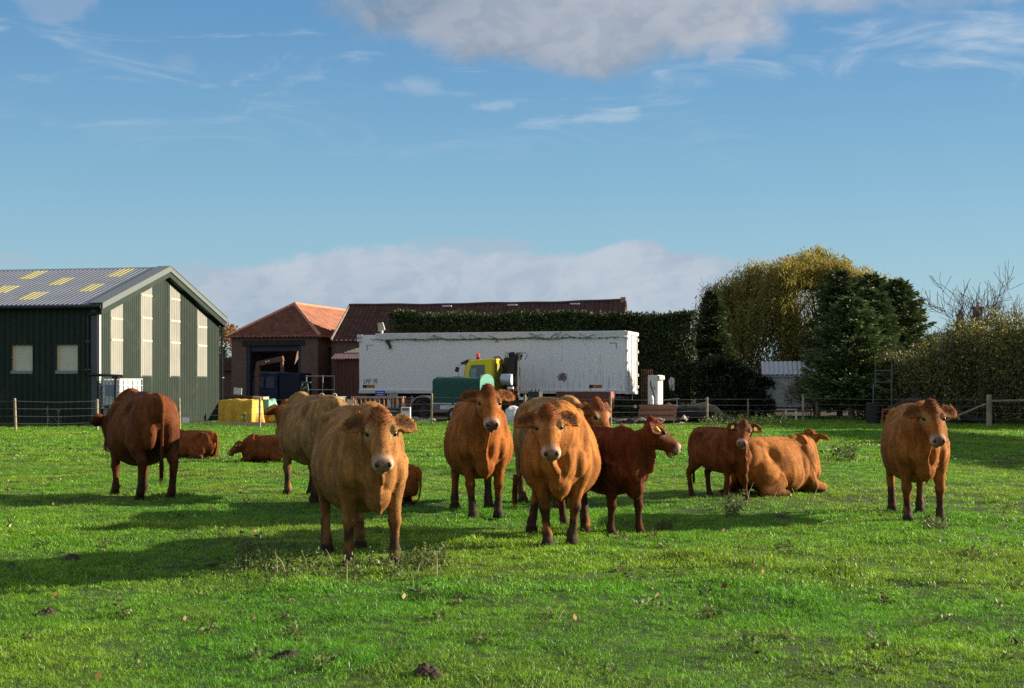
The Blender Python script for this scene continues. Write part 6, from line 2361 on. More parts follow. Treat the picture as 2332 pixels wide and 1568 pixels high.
# ------------------------------------------------------------------ blue lorry in the doorway, forklift
def build_blue_lorry():
    D = 81.0
    root = empty('blue_lorry', (PX(592, D), D, 0), R(-12), 'old dark blue lorry with rusty loader arm in the garage doorway', 'lorry')
    BL = mat('faded_blue_paint', (0.018, 0.028, 0.075), rough=0.45, var=0.25, vscale=2)
    TQ = mat('turquoise_trim', (0.05, 0.14, 0.16), rough=0.5)
    GLS = mat('dull_glass', (0.10, 0.11, 0.13), rough=0.15)
    MB().prism([(-0.42, 0.75), (-0.46, 1.45), (-0.30, 2.28), (1.05, 2.34), (1.05, 0.75)], 'y', 0, 2.0).build('cab', BL, root, bevel=0.05)
    MB().box((0.36, 1.0, 2.36), (1.3, 2.0, 0.10)).build('roof_trim', TQ, root, bevel=0.02)
    MB().prism([(-0.30, 1.5), (-0.20, 2.12), (0.26, 2.14), (0.20, 1.5)], 'y', -0.02, 0.01).build('side_window', GLS, root)
    MB().prism([(0.36, 1.5), (0.42, 2.14), (0.86, 2.14), (0.86, 1.5)], 'y', -0.02, 0.01).build('side_window', GLS, root)
    MB().box((-0.40, 1.0, 1.9), (0.04, 1.8, 0.62), ry=R(12)).build('windscreen', GLS, root)
    MB().box((1.75, 1.0, 1.6), (1.2, 2.0, 1.5)).build('box_body', mat('dark_navy', (0.010, 0.014, 0.035), rough=0.5), root, bevel=0.03)
    MB().box((1.5, 1.0, 0.7), (3.6, 1.2, 0.2)).build('chassis', DARK_STEEL, root)
    for x in (0.35, 2.4):
        for y in (0.15, 1.85):
            wheel(root, (x, y, 0.44), 0.44, 0.28)
    for y in (0.25, 1.75):
        MB().cyl((-0.46, y, 1.05), 0.11, 0.06, 12, 'X').build('headlight', mat('lamp_glass', (0.5, 0.5, 0.48), rough=0.2), root)
    RU = mat('rusty_arm', (0.16, 0.085, 0.055), rough=0.85, var=0.35, vscale=5)
    m = MB()
    m.span((0.02, -0.5, 0.9), (0.10, -0.5, 2.9), 0.20, 0.22)
    m.span((0.08, -0.5, 2.85), (1.55, -0.4, 3.15), 0.24, 0.28)
    m.span((1.45, -0.4, 3.1), (1.5, -0.4, 2.4), 0.16, 0.16)
    m.span((-0.08, -0.5, 2.2), (0.05, -0.5, 2.9), 0.1, 0.1)
    m.build('loader_arm', RU, root)
    for x in (0.62, 0.78):
        MB().box((x, -0.635, 2.97 + (x - .6) * 0.2), (0.10, 0.01, 0.08)).build('arm_marking', mat('white_plate'), root)
    MB().box((0.06, -0.5, 0.5), (0.5, 0.5, 0.9)).build('loader_base', RU, root)


build_blue_lorry()


def build_forklift():
    D = 67.0
    root = empty('green_hoist', (PX(694, D), D, 0), R(-10), 'green machine with tapering mast and striped board behind the tan cow', 'machine')
    GM = mat('dull_green_paint', (0.07, 0.14, 0.115), rough=0.55, var=0.25)
    MB().span((-0.30, 0, 0.5), (-0.12, 0, 1.78), 0.06, 0.08).span((0.28, 0, 0.5), (0.10, 0, 1.78), 0.06, 0.08).span((-0.16, 0, 1.78), (0.30, 0, 1.78), 0.07, 0.07).build('mast', GM, root)
    MB().box((-0.08, 0.2, 0.42), (0.85, 0.7, 0.48)).build('body', GM, root, bevel=0.05)
    HZ = MB().box((0.01, 0.03, 1.26), (0.22, 0.02, 0.80)).build('hazard_board', mat('black_sheet'), root)
    for z in (1.50, 1.22, 0.98):
        MB().add([(-0.10, 0.017, z - 0.10), (0.12, 0.017, z + 0.06), (0.12, 0.017, z + 0.16), (-0.10, 0.017, z), (-0.10, 0.0198, z - 0.10), (0.12, 0.0198, z + 0.06), (0.12, 0.0198, z + 0.16), (-0.10, 0.0198, z)],
                 [(0, 1, 2, 3), (7, 6, 5, 4), (0, 4, 5, 1), (1, 5, 6, 2), (2, 6, 7, 3), (3, 7, 4, 0)]).build('stripe', mat('hazard_yellow', (0.32, 0.30, 0.10), rough=0.6), HZ)
    for x in (-0.35, 0.25):
        wheel(root, (x, -0.1, 0.2), 0.2, 0.14)


build_forklift()

# tube gate between garage and shed
root = empty('tube_gate', (PX(722, 79), 79, 0), R(-8), 'grey tubular steel gate in the gap beside the brown shed', 'gate')
for z in (0.35, 0.7, 1.05, 1.4, 2.15):
    MB().tube([(-0.6, 0, z), (1.0, 0, z)], 0.025, 6).build('rail', STEEL, root)
for x in (-0.6, 0.33, 1.0):
    MB().tube([(x, 0, 0.1), (x, 0, 2.2)], 0.03, 6).build('upright', STEEL, root)

# timber rack made of rails and slats
D = 62.4
root = empty('timber_rack', (PX(800, D), D, 0), R(-6), 'long pinkish timber rack with upright slats in front of the trailer', 'rack')
PK = mat('pinkish_timber', (0.46, 0.30, 0.21), rough=0.8, var=0.25, vscale=4)
L = 2.3
MB().box((L / 2, 0, 1.12), (L, 0.09, 0.07)).build('rail', PK, root)
MB().box((L / 2, 0, 0.58), (L, 0.09, 0.07)).build('rail', PK, root)
MB().box((L / 2, 0.5, 1.12), (L, 0.09, 0.07)).build('rail', PK, root)
for k in range(12):
    MB().box((0.04 + (L - 0.08) * k / 11, -0.05, 0.80), (0.05, 0.03, 0.66), ry=R(random.uniform(-3, 3))).build('slat', PK, root)
for x in (0.05, L - 0.05):
    for y in (0.06, 0.5):
        MB().box((x, y, 0.56), (0.07, 0.07, 1.1)).build('leg', PK, root)
# loose broken boards
for i, (vx, dd, ln, an, lab) in enumerate(((795, 61.6, 0.62, 14, 'broad pale board leaning on the left end of the timber rack'), (818, 61.2, 0.55, -38, 'short pale board tipped across the timber rack'), (832, 60.8, 0.42, -62, 'pale board lying low in front of the timber rack'))):
    o = MB().box((0, 0, 0), (0.30, 0.03, ln)).build('loose_board', WOOD)
    o.location = (PX(vx, dd), dd, 0.72 - 0.12 * i)
    o.rotation_euler = (R(-12), R(an), R(10))
    tag(o, lab, 'board', 'loose boards')
# dark board with lettering, white board at its end
D = 60.9
root = empty('sign_board', (PX(838, D), D, 0.0), R(-6), 'long dark grey vehicle board with faint white lettering on the ground', 'board')
GB = mat('dark_grey_board', (0.045, 0.05, 0.058), rough=0.5, var=0.2)
MB().box((0.71, 0, 0.42), (1.42, 0.06, 0.46), rx=R(-8)).build('board', GB, root)
MB().box((0.71, -0.03, 0.66), (1.42, 0.09, 0.03), rx=R(-8)).build('top_edge', mat('grey_tailboard'), root)
text_mesh('lettering', 'DEXRON', 0.12, mat('white_plate'), root, (0.18, -0.062, 0.50), (R(82), 0, 0))
MB().box((0.98, -0.058, 0.54), (0.46, 0.006, 0.05), rx=R(-8)).build('lettering', mat('faded_print', (0.30, 0.30, 0.29), rough=0.6), root)
for x in (0.1, 1.3):
    MB().box((x, 0.15, 0.14), (0.10, 0.5, 0.28)).build('prop', DARK_STEEL, root)
root = empty('white_cover', (PX(925, D), D - 0.15, 0), R(-6), 'small white appliance panel standing at the end of the grey board', 'panel')
MB().box((0, 0, 0.40), (0.40, 0.20, 0.62)).build('panel', mat('white_plate'), root, bevel=0.02)
MB().box((0, -0.105, 0.62), (0.30, 0.01, 0.10)).build('vent', mat('grey_tailboard'), root)
MB().box((0, 0, 0.05), (0.48, 0.24, 0.08)).build('foot', mat('white_plate'), root)
# signs under the trailer
for vx, wd, hh, z, col, lab in ((866, 0.50, 0.26, 1.25, (0.05, 0.10, 0.42), 'small blue sign below the front of the white trailer'), (896, 0.42, 0.26, 1.18, (0.40, 0.42, 0.42), 'small grey sign below the white trailer')):
    rt = empty('yard_sign', (PX(vx, 69.5), 69.5, 0), R(-10), lab, 'sign', 'signs under the trailer')
    MB().box((0, 0, z), (wd, 0.02, hh)).build('panel', mat('sign_%d' % vx, col, rough=0.5), rt)
    for x in (-wd / 3, wd / 3):
        MB().box((x, 0.03, z / 2), (0.04, 0.03, z)).build('leg', STEEL, rt)
    MB().box((0, -0.013, z + 0.05), (wd * 0.7, 0.004, 0.03)).build('lettering', mat('white_plate') if vx == 866 else mat('grey_lettering'), rt)
    MB().box((0, -0.013, z - 0.06), (wd * 0.6, 0.004, 0.025)).build('lettering', mat('white_plate') if vx == 866 else mat('grey_lettering'), rt)
for vx, lab in ((883, 'pale post left of the grey sign under the trailer'), (889, 'pale post nearest the grey sign under the trailer')):
    o = MB().box((0, 0, 0.6), (0.05, 0.05, 1.2)).build('pale_post', mat('white_plate'))
    o.location = (PX(vx, 70.0), 70.0, 0)
    tag(o, lab, 'post', 'pale posts')

# rusty steel hopper
D = 62.6
root = empty('steel_hopper', (PX(1268, D), D + 0.6, 0), R(-20), 'rust brown steel hopper lying in front of the trailer wheels', 'hopper')
RB = mat('rust_brown_steel', (0.14, 0.048, 0.036), rough=0.7, var=0.35, vscale=3)
L = 2.35
MB().add([(0, 0, 0.66), (L, 0, 0.66), (L, -0.05, 1.36), (0, -0.05, 1.36), (0, 0.03, 0.66), (L, 0.03, 0.66), (L, -0.02, 1.36), (0, -0.02, 1.36)], [(0, 1, 2, 3), (7, 6, 5, 4), (0, 4, 5, 1), (1, 5, 6, 2), (2, 6, 7, 3), (3, 7, 4, 0)]).build('side_plate', RB, root)
MB().add([(L, 0.15, 0.62), (L, 0.95, 0.62), (L, 1.15, 1.36), (L, -0.05, 1.36), (L + 0.03, 0.15, 0.62), (L + 0.03, 0.95, 0.62), (L + 0.03, 1.15, 1.36), (L + 0.03, -0.05, 1.36)], [(3, 2, 1, 0), (4, 5, 6, 7), (0, 1, 5, 4), (1, 2, 6, 5), (2, 3, 7, 6), (3, 0, 4, 7)]).build('end_plate', mat('sunlit_rust_steel', (0.28, 0.10, 0.07), rough=0.7, var=0.25), root)  # sun-facing end: sunlight painted in as a lighter copy of the rust brown
MB().box((L / 2, 1.1, 1.0), (L, 0.03, 0.7)).build('side_plate', RB, root)
MB().box((L / 2, 0.55, 0.66), (L, 1.0, 0.03)).build('base_plate', RB, root)
for x in (0.3, L - 0.3):
    MB().box((x, 0.55, 0.32), (0.2, 0.9, 0.64)).build('leg', DARK_STEEL, root)

# steel beams with white pump cabinet
D = 62.8
SB = mat('red_oxide_steel', (0.36, 0.15, 0.095), rough=0.75, var=0.25, vscale=2)
lab = ['bottom red oxide steel beam of the stack right of the trailer', 'middle red oxide steel beam of the stack right of the trailer', 'top red oxide steel beam of the stack, under the white cabinet']
for k in range(3):
    w_ = 1.66 - 0.02 * k
    m = MB()
    m.box((0, 0, 0.02), (w_, 0.7, 0.03)).box((0, 0, 0.20), (w_, 0.7, 0.03)).box((0, -0.02, 0.11), (w_, 0.05, 0.16)).box((0, -0.33, 0.11), (w_ - 0.04 * k, 0.02, 0.14 if k else 0.155))
    for sx in (-1, 1):
        m.box((sx * (w_ / 2 - 0.02), 0, 0.11), (0.03, 0.6, 0.16))
    o = m.build('steel_beam', SB)
    o.location = (PX(1496, D) + 0.02 * k, D, 0.10 + 0.235 * k)
    o.rotation_euler = (0, 0, R(-4))
    tag(o, lab[k], 'beam', 'stacked steel beams')
o = MB().box((0, 0, 0.05), (1.7, 0.6, 0.1)).build('timber_bearer', mat('dark_timber'))
o.location = (PX(1496, D), D, 0.0)
tag(o, 'dark timber bearer under the stack of steel beams', 'timber')
root = empty('pump_cabinet', (PX(1493, D), D + 0.1, 0.80), R(-38), 'tall white pump cabinet with black hose standing on the steel beams', 'cabinet')
CAB = mat('cabinet_white', (0.66, 0.65, 0.58), rough=0.45, var=0.08)
MB().box((0, 0, 0.64), (0.52, 0.42, 1.28)).build('body', CAB, root, bevel=0.015)
MB().box((0.30, -0.02, 1.17), (0.12, 0.44, 0.18)).build('control_box', mat('grey_control', (0.42, 0.42, 0.34), rough=0.5), root, bevel=0.01)
for y in (-0.12, 0.08):
    MB().box((0.365, y, 1.17), (0.012, 0.12, 0.12)).build('dial', mat('white_plate'), root)
MB().tube([(-0.10, -0.22, 1.05), (-0.10, -0.25, 0.85), (0.02, -0.25, 0.6), (0.10, -0.25, 0.3), (0.10, -0.25, 0.0)], 0.022, 6).build('hose', BLACK_PL, root)
MB().box((0.09, -0.216, 0.72), (0.06, 0.01, 0.10)).build('red_mark', mat('bright_red'), root)
MB().box((-0.10, -0.216, 1.02), (0.05, 0.02, 0.14)).build('nozzle_holder', mat('white_plate'), root)
o = MB().lathe((0, 0, 0), [(0.08, 0), (0.085, 0.02), (0.085, 0.30), (0.05, 0.36), (0.03, 0.40)], 12).build('white_bottle', mat('white_plate'), smooth=True)
o.location = (PX(1482, D) + 0.02, D - 0.28, 0.80)
tag(o, 'white plastic bottle on the beams in front of the white cabinet', 'bottle')
o = MB().lathe((0, 0, 0), [(0.11, 0), (0.12, 0.04), (0.03, 0.06), (0.03, 0.10)], 12).build('rusty_cap', RB)
o.location = (PX(1521, D), D - 0.2, 0.80)
tag(o, 'rusty cap lying on the beams at the right of the white cabinet', 'cap')
# rusty mesh panel
root = empty('mesh_panel', (PX(1462, 64.0), 64.0, 0), R(-10), 'rusty wire mesh panel standing beside the trailer doors', 'mesh panel')
RM = mat('rusty_mesh', (0.17, 0.07, 0.05), rough=0.8)
for k in range(7):
    MB().tube([(0.08 * k, 0, 0.2), (0.08 * k - 0.03, 0, 2.35)], 0.011, 5).build('wire', RM, root)
for k in range(12):
    MB().tube([(-0.02, 0, 0.3 + 0.18 * k), (0.5, 0, 0.3 + 0.18 * k)], 0.009, 5).build('wire', RM, root)
o = lump('white_bag', (PX(1530, 75.4), 75.3, 1.35), (0.24, 0.2, 0.62), mat('ragged_bag', (0.42, 0.43, 0.42), rough=0.6, var=0.5, vscale=9), 'torn white bag caught in the dark hedge', 'bag', 14, 0.9, BAGS)
# blue hand rail
o = MB().tube([(0, 0, 0.75), (0, 0, 1.12), (0.1, 0, 1.16), (-0.9, 0, 1.05)], 0.02, 6).build('bent_rod', mat('blue_grey_rod', (0.18, 0.26, 0.36), rough=0.5))
o.location = (PX(1543, 63), 63.2, -0.1)
tag(o, 'thin bent blue grey rod at the right end of the beams', 'rod')

# heap of earth and roots with a fallen trunk
D = 65.5
lump('earth_heap', on_ground(1572, D), (2.0, 1.4, 0.75), mat('grey_earth', (0.055, 0.048, 0.045), rough=0.95, var=0.5, vscale=6, bump=1.0, bscale=12), 'heap of grey earth right of the steel beams', 'heap', 21, 0.22)
root = empty('uprooted_tree', on_ground(1605, D - 0.4), 0, 'fallen grey tree trunk with upturned roots beside the earth heap', 'trunk')
BK = mat('grey_bark', (0.16, 0.13, 0.105), rough=0.95, var=0.4, vscale=6, bump=0.8, bscale=14)
MB().tube([(-0.5, 0, 0.55), (0.0, -0.05, 0.66), (0.45, -0.1, 0.52), (0.85, -0.15, 0.22), (1.5, -0.2, 0.02)], [0.24, 0.24, 0.19, 0.12, 0.05], 12).build('stem', BK, root, smooth=True)
r = np.random.default_rng(6)
for k in range(9):
    a = r.uniform(0, 6.28)
    p0 = Vector((-0.5, 0, 0.55))
    p1 = p0 + Vector((-0.22 + 0.1 * r.normal(), 0.25 * math.cos(a), 0.25 * math.sin(a)))
    p2 = p1 + Vector((-0.15 + 0.2 * r.normal(), 0.2 * math.cos(a), 0.2 * math.sin(a)))
    MB().tube([p0, p1, p2], [0.10, 0.05, 0.015], 6).build('root', BK, root)

# steel frame by the spruces, drum, red frame, log, broken post
root = empty('steel_gantry', (PX(1988, 63.0), 63.0, 0), R(-4), 'tall grey steel frame standing in front of the spruces', 'gantry')
for x, z0, z1 in ((0.0, 0, 1.7), (0.10, 1.55, 2.6), (0.80, 0, 2.6)):
    MB().tube([(x, 0, z0), (x + 0.02, 0, z1)], 0.03, 8).build('upright', mat('dull_grey_tube', (0.11, 0.12, 0.11), rough=0.6, var=0.2), root)
for z in (2.28, 1.78):
    MB().tube([(0.05, 0, z), (0.82, 0, z)], 0.022, 8).build('crossbar', mat('dull_grey_tube', (0.11, 0.12, 0.11), rough=0.6, var=0.2), root)
MB().tube([(0.80, 0, 2.6), (0.76, 0.0, 2.75), (0.55, 0, 3.0), (0.30, 0, 3.08)], 0.018, 6).build('bent_rod', mat('dull_grey_tube', (0.11, 0.12, 0.11), rough=0.6, var=0.2), root)
o = MB().lathe((0, 0, 0), [(0.27, 0), (0.29, 0.02), (0.29, 0.28), (0.30, 0.30), (0.29, 0.32), (0.29, 0.58), (0.30, 0.60), (0.29, 0.62), (0.29, 0.88), (0.27, 0.9)], 18).build('oil_drum', mat('black_drum', (0.012, 0.012, 0.016), rough=0.5, var=0.3))
o.location = on_ground(1988, 61.8)
tag(o, 'black oil drum below the tall steel frame', 'drum')
root = empty('red_frame', on_ground(2008, 61.5), R(-10), 'low orange red metal frame partly hidden by the right cow', 'frame')
RF = mat('orange_red_paint', (0.45, 0.07, 0.025), rough=0.5, var=0.2)
for a, b in (((0, 0, 0), (0.04, 0, 0.62)), ((0.04, 0, 0.62), (0.9, 0, 0.62)), ((0.9, 0, 0.62), (0.9, 0, 0.0)), ((0.1, 0, 0.35), (0.9, 0, 0.35))):
    MB().span(a, b, 0.06).build('bar', RF, root)
root = empty('fallen_log', on_ground(2075, 62.0), R(-8), 'dark fallen tree trunk with broken branches below the right hedge', 'trunk')
DBK = mat('dark_bark', (0.045, 0.038, 0.032), rough=0.95, var=0.5, vscale=5, bump=0.8, bscale=12)
MB().tube([(-1.2, 0, 0.35), (0.0, 0, 0.85), (0.8, -0.1, 0.72), (1.6, -0.2, 0.45), (2.6, -0.3, 0.15), (3.3, -0.3, 0.0)], [0.20, 0.28, 0.26, 0.22, 0.18, 0.12], 12).build('stem', DBK, root, smooth=True)
for a in ((0.4, 0.8, 0.05, 1.7), (0.9, 0.7, 0.5, 1.5), (-0.3, 0.7, -0.6, 1.25), (1.9, 0.4, 2.5, 0.9)):
    MB().tube([(a[0], 0, a[1]), ((a[0] + a[2]) / 2, 0.1, (a[1] + a[3]) / 2 + 0.05), (a[2], 0, a[3])], [0.07, 0.05, 0.02], 6).build('branch', DBK, root)
o = MB().tube([(0, 0, 0.9), (0.15, 0, 0.62), (0.42, 0, 0.22)], [0.03, 0.06, 0.05], 7).build('broken_branch', mat('pale_split_wood', (0.40, 0.36, 0.24), rough=0.8, var=0.3))
o.location = on_ground(2163, 60.2)
tag(o, 'pale split branch leaning against the dark fallen trunk', 'branch')
# concrete stump post by the hut
for vx, lab in ((1813, 'short white marker peg right of the hut'), (1790, 'short pale marker peg below the hut wall')):
    o = MB().box((0, 0, 0.22), (0.07, 0.07, 0.46), taper=0.9).build('marker_peg', mat('white_plate'))
    o.location = on_ground(vx, 66.5)
    tag(o, lab, 'peg', 'marker pegs')

# loose scrap lying about the yard: nobody could count it
r = np.random.default_rng(44)
m = MB()
for k in range(150):
    vx = r.choice([r.uniform(782, 845), r.uniform(838, 990), r.uniform(1190, 1460), r.uniform(1440, 1560)], p=[.4, .25, .25, .10])
    dd = r.uniform(60.6, 63.5)
    x = PX(vx, dd)
    if r.uniform() < 0.55:
        m.box((x, dd, gz(x, dd) + r.uniform(0.03, 0.22)), (r.uniform(0.08, 0.5), r.uniform(0.05, 0.2), r.uniform(0.02, 0.07)), rz=r.uniform(0, 3), ry=r.normal(0, 0.4), rx=r.normal(0, 0.3))
    else:
        p = Vector((x, dd, gz(x, dd) + r.uniform(0.02, 0.25)))
        m.tube([p, p + Vector((r.normal(0, 0.3), r.normal(0, 0.2), r.normal(0.03, 0.1)))], r.uniform(0.012, 0.04), 6)
o = m.build('yard_scrap', mat('mixed_scrap', (0.34, 0.31, 0.26), rough=0.7, var=0.8, vscale=1.7))
tag(o, 'pale scraps of timber and pipe littering the yard in front of the trailer', 'scrap', kind='stuff')
# ------------------------------------------------------------------ trees and hedges
BARK = mat('tree_bark', (0.085, 0.065, 0.05), rough=0.95, var=0.4, vscale=5, bump=0.7, bscale=10)
BARK_P = mat('pale_bark', (0.24, 0.22, 0.16), rough=0.95, var=0.4, vscale=4, bump=0.7, bscale=10)
TWIG = mat('bare_twigs', (0.10, 0.075, 0.062), rough=0.9, var=0.3)


class Branches:
    """recursive limbs; keeps the end points for foliage"""
    def __init__(self, seed):
        self.r = np.random.default_rng(seed)
        self.mb = MB()
        self.ends = []

    def grow(self, p, d, length, rad, depth, spread=0.55, lift=0.15, kids=3, bend=0.18, minr=0.006, sides=5, ratio=0.68):
        r = self.r
        pts = [Vector(p)]
        rs = [rad]
        d = Vector(d).normalized()
        n = 4
        for i in range(n):
            d = (d + Vector((r.normal(0, bend), r.normal(0, bend), r.normal(0, bend * 0.6) + lift * 0.35))).normalized()
            pts.append(pts[-1] + d * length / n)
            rs.append(max(minr, rad * (1 - 0.42 * (i + 1) / n)))
        self.mb.tube(pts, rs, sides if rad > 0.03 else 3, cap=False)
        self.ends.append((pts[-1], d, depth))
        if depth <= 0:
            return
        for k in range(kids):
            t = r.uniform(0.35, 1.0) if k else 1.0
            i = min(n - 1, int(t * n))
            q = pts[i].lerp(pts[i + 1], t * n - i) if t < 1 else pts[-1]
            ax = Vector(r.normal(0, 1, 3))
            ax = (ax - d * ax.dot(d)).normalized()
            nd = (d * math.cos(spread * r.uniform(0.6, 1.2)) + ax * math.sin(spread * r.uniform(0.7, 1.3))).normalized()
            self.grow(q, nd, length * ratio * r.uniform(0.8, 1.15), max(minr, rs[i + 1 if t == 1 else i] * 0.66), depth - 1, spread, lift, kids, bend, minr, sides, ratio)


def bare_tree(name, loc, h, label, seed, depth=4, kids=3, spread=0.5, rad=0.16, lift=0.25, trunk=0.3, ratio=0.7, group='bare trees', d0=(0, 0, 1), stems=1, minr=0.012):
    root = empty(name, loc, 0, label, 'tree', group)
    b = Branches(seed)
    for k in range(stems):
        dd = Vector(d0) + (Vector((b.r.normal(0, 0.35), b.r.normal(0, 0.3), 0)) if stems > 1 else Vector((0, 0, 0)))
        b.grow((0, 0, -0.1), dd, h * trunk, rad / (stems ** 0.4), depth, spread, lift, kids, 0.12, minr, 6, ratio)
    b.mb.build('branches', TWIG, root)
    return root


def leaf_cols(n, cols, w, r, var=0.25):
    return palette(n, cols, w, var, r)


WLEAF = mat('willow_leaves', rough=0.6, attr='col', trans=0.42, spec=0.2)


def willow():
    D = 95.0
    root = empty('willow_tree', (PX(1832, D), D, 0), 0, 'big golden weeping willow with drooping branches behind the spruces', 'tree')
    r = np.random.default_rng(31)
    b = Branches(12)
    tops = []
    b.mb.tube([(0, 0, -0.2), (0.1, 0, 1.2), (0.0, 0, 2.2)], [0.5, 0.42, 0.38], 10)
    for k in range(9):
        a = 2 * math.pi * k / 9 + r.uniform(-0.2, 0.2)
        b.grow((0, 0, 2.0), (math.cos(a) * 0.75, math.sin(a) * 0.75, 1.0), 3.2, 0.20, 3, 0.5, 0.28, 3, 0.14, 0.012, 6, 0.68)
    b.mb.build('trunk', BARK, root)
    # drooping strands hung in clumps over an uneven dome
    pos, dr, cs = [], [], []
    clumps = []
    for k in range(85):
        a = r.uniform(0, 2 * math.pi)
        q = math.sqrt(r.uniform(0.02, 1.0)) * 1.0
        x, y = 6.7 * q * math.cos(a) + 0.15, 5.0 * q * math.sin(a)
        zt = 10.0 - 3.0 * q ** 2.8 + r.normal(0, 0.5) - (0.05 * x if x > 0 else 0.03 * x)
        clumps.append((x, y, zt, r.uniform(0.7, 1.35), q))
    for k in range(26):                       # lower boughs, fuller on the near side
        a = r.uniform(math.pi, 2 * math.pi)
        x, y = 5.6 * math.cos(a) + r.normal(0, 0.6), 4.0 * math.sin(a)
        clumps.append((x, y, r.uniform(3.2, 6.2), r.uniform(0.8, 1.3), 1.0))
    for x0, y0, zt0, cr, q in clumps:
        tone = r.uniform(0.75, 1.25)
        for i in range(46):
            x, y = x0 + r.normal(0, cr * 0.55), y0 + r.normal(0, cr * 0.55)
            zt = zt0 - 0.35 * ((x - x0) ** 2 + (y - y0) ** 2) / cr ** 2 + r.normal(0, 0.18)
            ln = r.uniform(0.6, 1.9) + (r.uniform(0.5, 4.2) if q > 0.62 else 0.0)
            n = int(8 + ln * 9)
            sway = r.normal(-0.05, 0.10)
            gap = math.exp(-(((x - 0.2) / 1.0) ** 2))
            for j in range(n):
                t = j / n
                z = zt - ln * t
                if z < 0.7:
                    break
                xx = x + sway * t * ln
                if 4.2 < z < 8.0 and abs(xx - 0.1) < 1.2 + 0.4 * math.sin(z * 2) and r.uniform() < (0.93 if y < 2.0 else 0.7):
                    continue
                pos.append((xx + r.normal(0, 0.08), y + r.normal(0, 0.08), z + r.normal(0, 0.05)))
                dr.append((r.normal(0, 0.5), r.normal(0, 0.5), -0.9))
                u_ = np.clip((z - 3.0) / 6.5 + 0.05 * xx + r.normal(0, 0.16), 0, 1)
                c = np.array((0.145, 0.155, 0.042)) * (1 - u_) + np.array((0.275, 0.228, 0.042)) * u_
                cs.append(c * tone * r.uniform(0.65, 1.3))
    pos = np.array(pos)
    cards('crown', pos, r.uniform(0.15, 0.32, len(pos)), WLEAF, root, np.array(cs), 2, 0.26, direction=np.array(dr), jitter=0.5)


willow()


def spruce(vx, vtop, D, hw, label, seed, tone=1.0, n_branch=420, base=0.6):
    """conifer: tiers of drooping boughs with sprays of needles"""
    h = EYE + (HY - vtop) * D / F
    R0 = hw * D / F
    root = empty('spruce_tree', (PX(vx, D), D, 0), 0, label, 'tree', 'spruces')
    r = np.random.default_rng(seed)
    MB().tube([(0, 0, -0.2), (0.05, 0, h * 0.4), (0, 0, h * 0.97)], [0.17, 0.11, 0.015], 8).build('trunk', BARK_P if seed % 2 else BARK, root)
    pos, dr, cs = [], [], []
    br = MB()
    for k in range(n_branch):
        t = r.uniform(0, 1) ** 0.85
        z = base + (h - base) * t
        rad = R0 * (1 - t) ** 0.62 * r.uniform(0.62, 1.18) * (1.0 if t > 0.10 else 0.8) + 0.10
        a = r.uniform(0, 2 * math.pi)
        d = np.array([math.cos(a), math.sin(a)])
        m = max(3, int(rad * 5))
        p_prev = None
        droop = r.uniform(0.10, 0.30) - 0.35 * t
        line = []
        for j in range(m + 1):
            s_ = j / m
            zz = z - droop * rad * s_ + 0.22 * rad * s_ ** 2.2
            q = np.array([d[0] * rad * s_, d[1] * rad * s_, zz])
            line.append(q)
        br.tube([Vector(line[0]), Vector(line[len(line) // 2]), Vector(line[-1])], [0.03, 0.02, 0.006], 3, cap=False)
        nsp = int(rad * 30) + 12
        for j in range(nsp):
            s_ = r.uniform(0.15, 1.0) ** 0.8
            i0 = min(m - 1, int(s_ * m))
            q = line[i0] * (1 - (s_ * m - i0)) + line[i0 + 1] * (s_ * m - i0)
            side = r.normal(0, 1)
            w = 0.34 * rad * (1 - s_ * 0.75)
            off = np.array([-d[1], d[0], 0]) * side * w * 0.5
            pos.append(q + off + np.array([0, 0, -abs(side) * w * 0.12 + r.normal(0, 0.05)]))
            dr.append(np.array([d[0] * 0.9 - d[1] * side * 0.8, d[1] * 0.9 + d[0] * side * 0.8, 0.12 + r.normal(0, 0.2)]))
            cs.append(np.array(((0.045, 0.075, 0.026), (0.075, 0.115, 0.036), (0.12, 0.165, 0.05))[r.choice(3, p=(.4, .4, .2))]) * r.uniform(0.7, 1.3) * tone)
    br.build('boughs', BARK, root)
    pos = np.array(pos)
    cards('crown', pos, r.uniform(0.18, 0.36, len(pos)), NEEDLE, root, np.array(cs), seed, 0.30, direction=np.array(dr), jitter=0.35)


spruce(1938, 684, 67.0, 125, 'nearest spruce with sunlit green tips standing in front of the others', 41, 1.25)
spruce(1912, 620, 74.0, 105, 'tall dark spruce at the left of the group', 44, 0.9)
spruce(1978, 662, 70.0, 118, 'broad dark spruce between the nearest one and the tall ones', 43, 1.0)
spruce(1985, 630, 76.0, 120, 'tall dark spruce in the middle of the group', 45, 0.9)
spruce(2042, 642, 74.0, 118, 'dark spruce at the right of the group above the hedge', 48, 0.95)
spruce(1622, 668, 82.0, 62, 'narrow dark conifer between the clipped hedge and the willow', 52, 0.8)


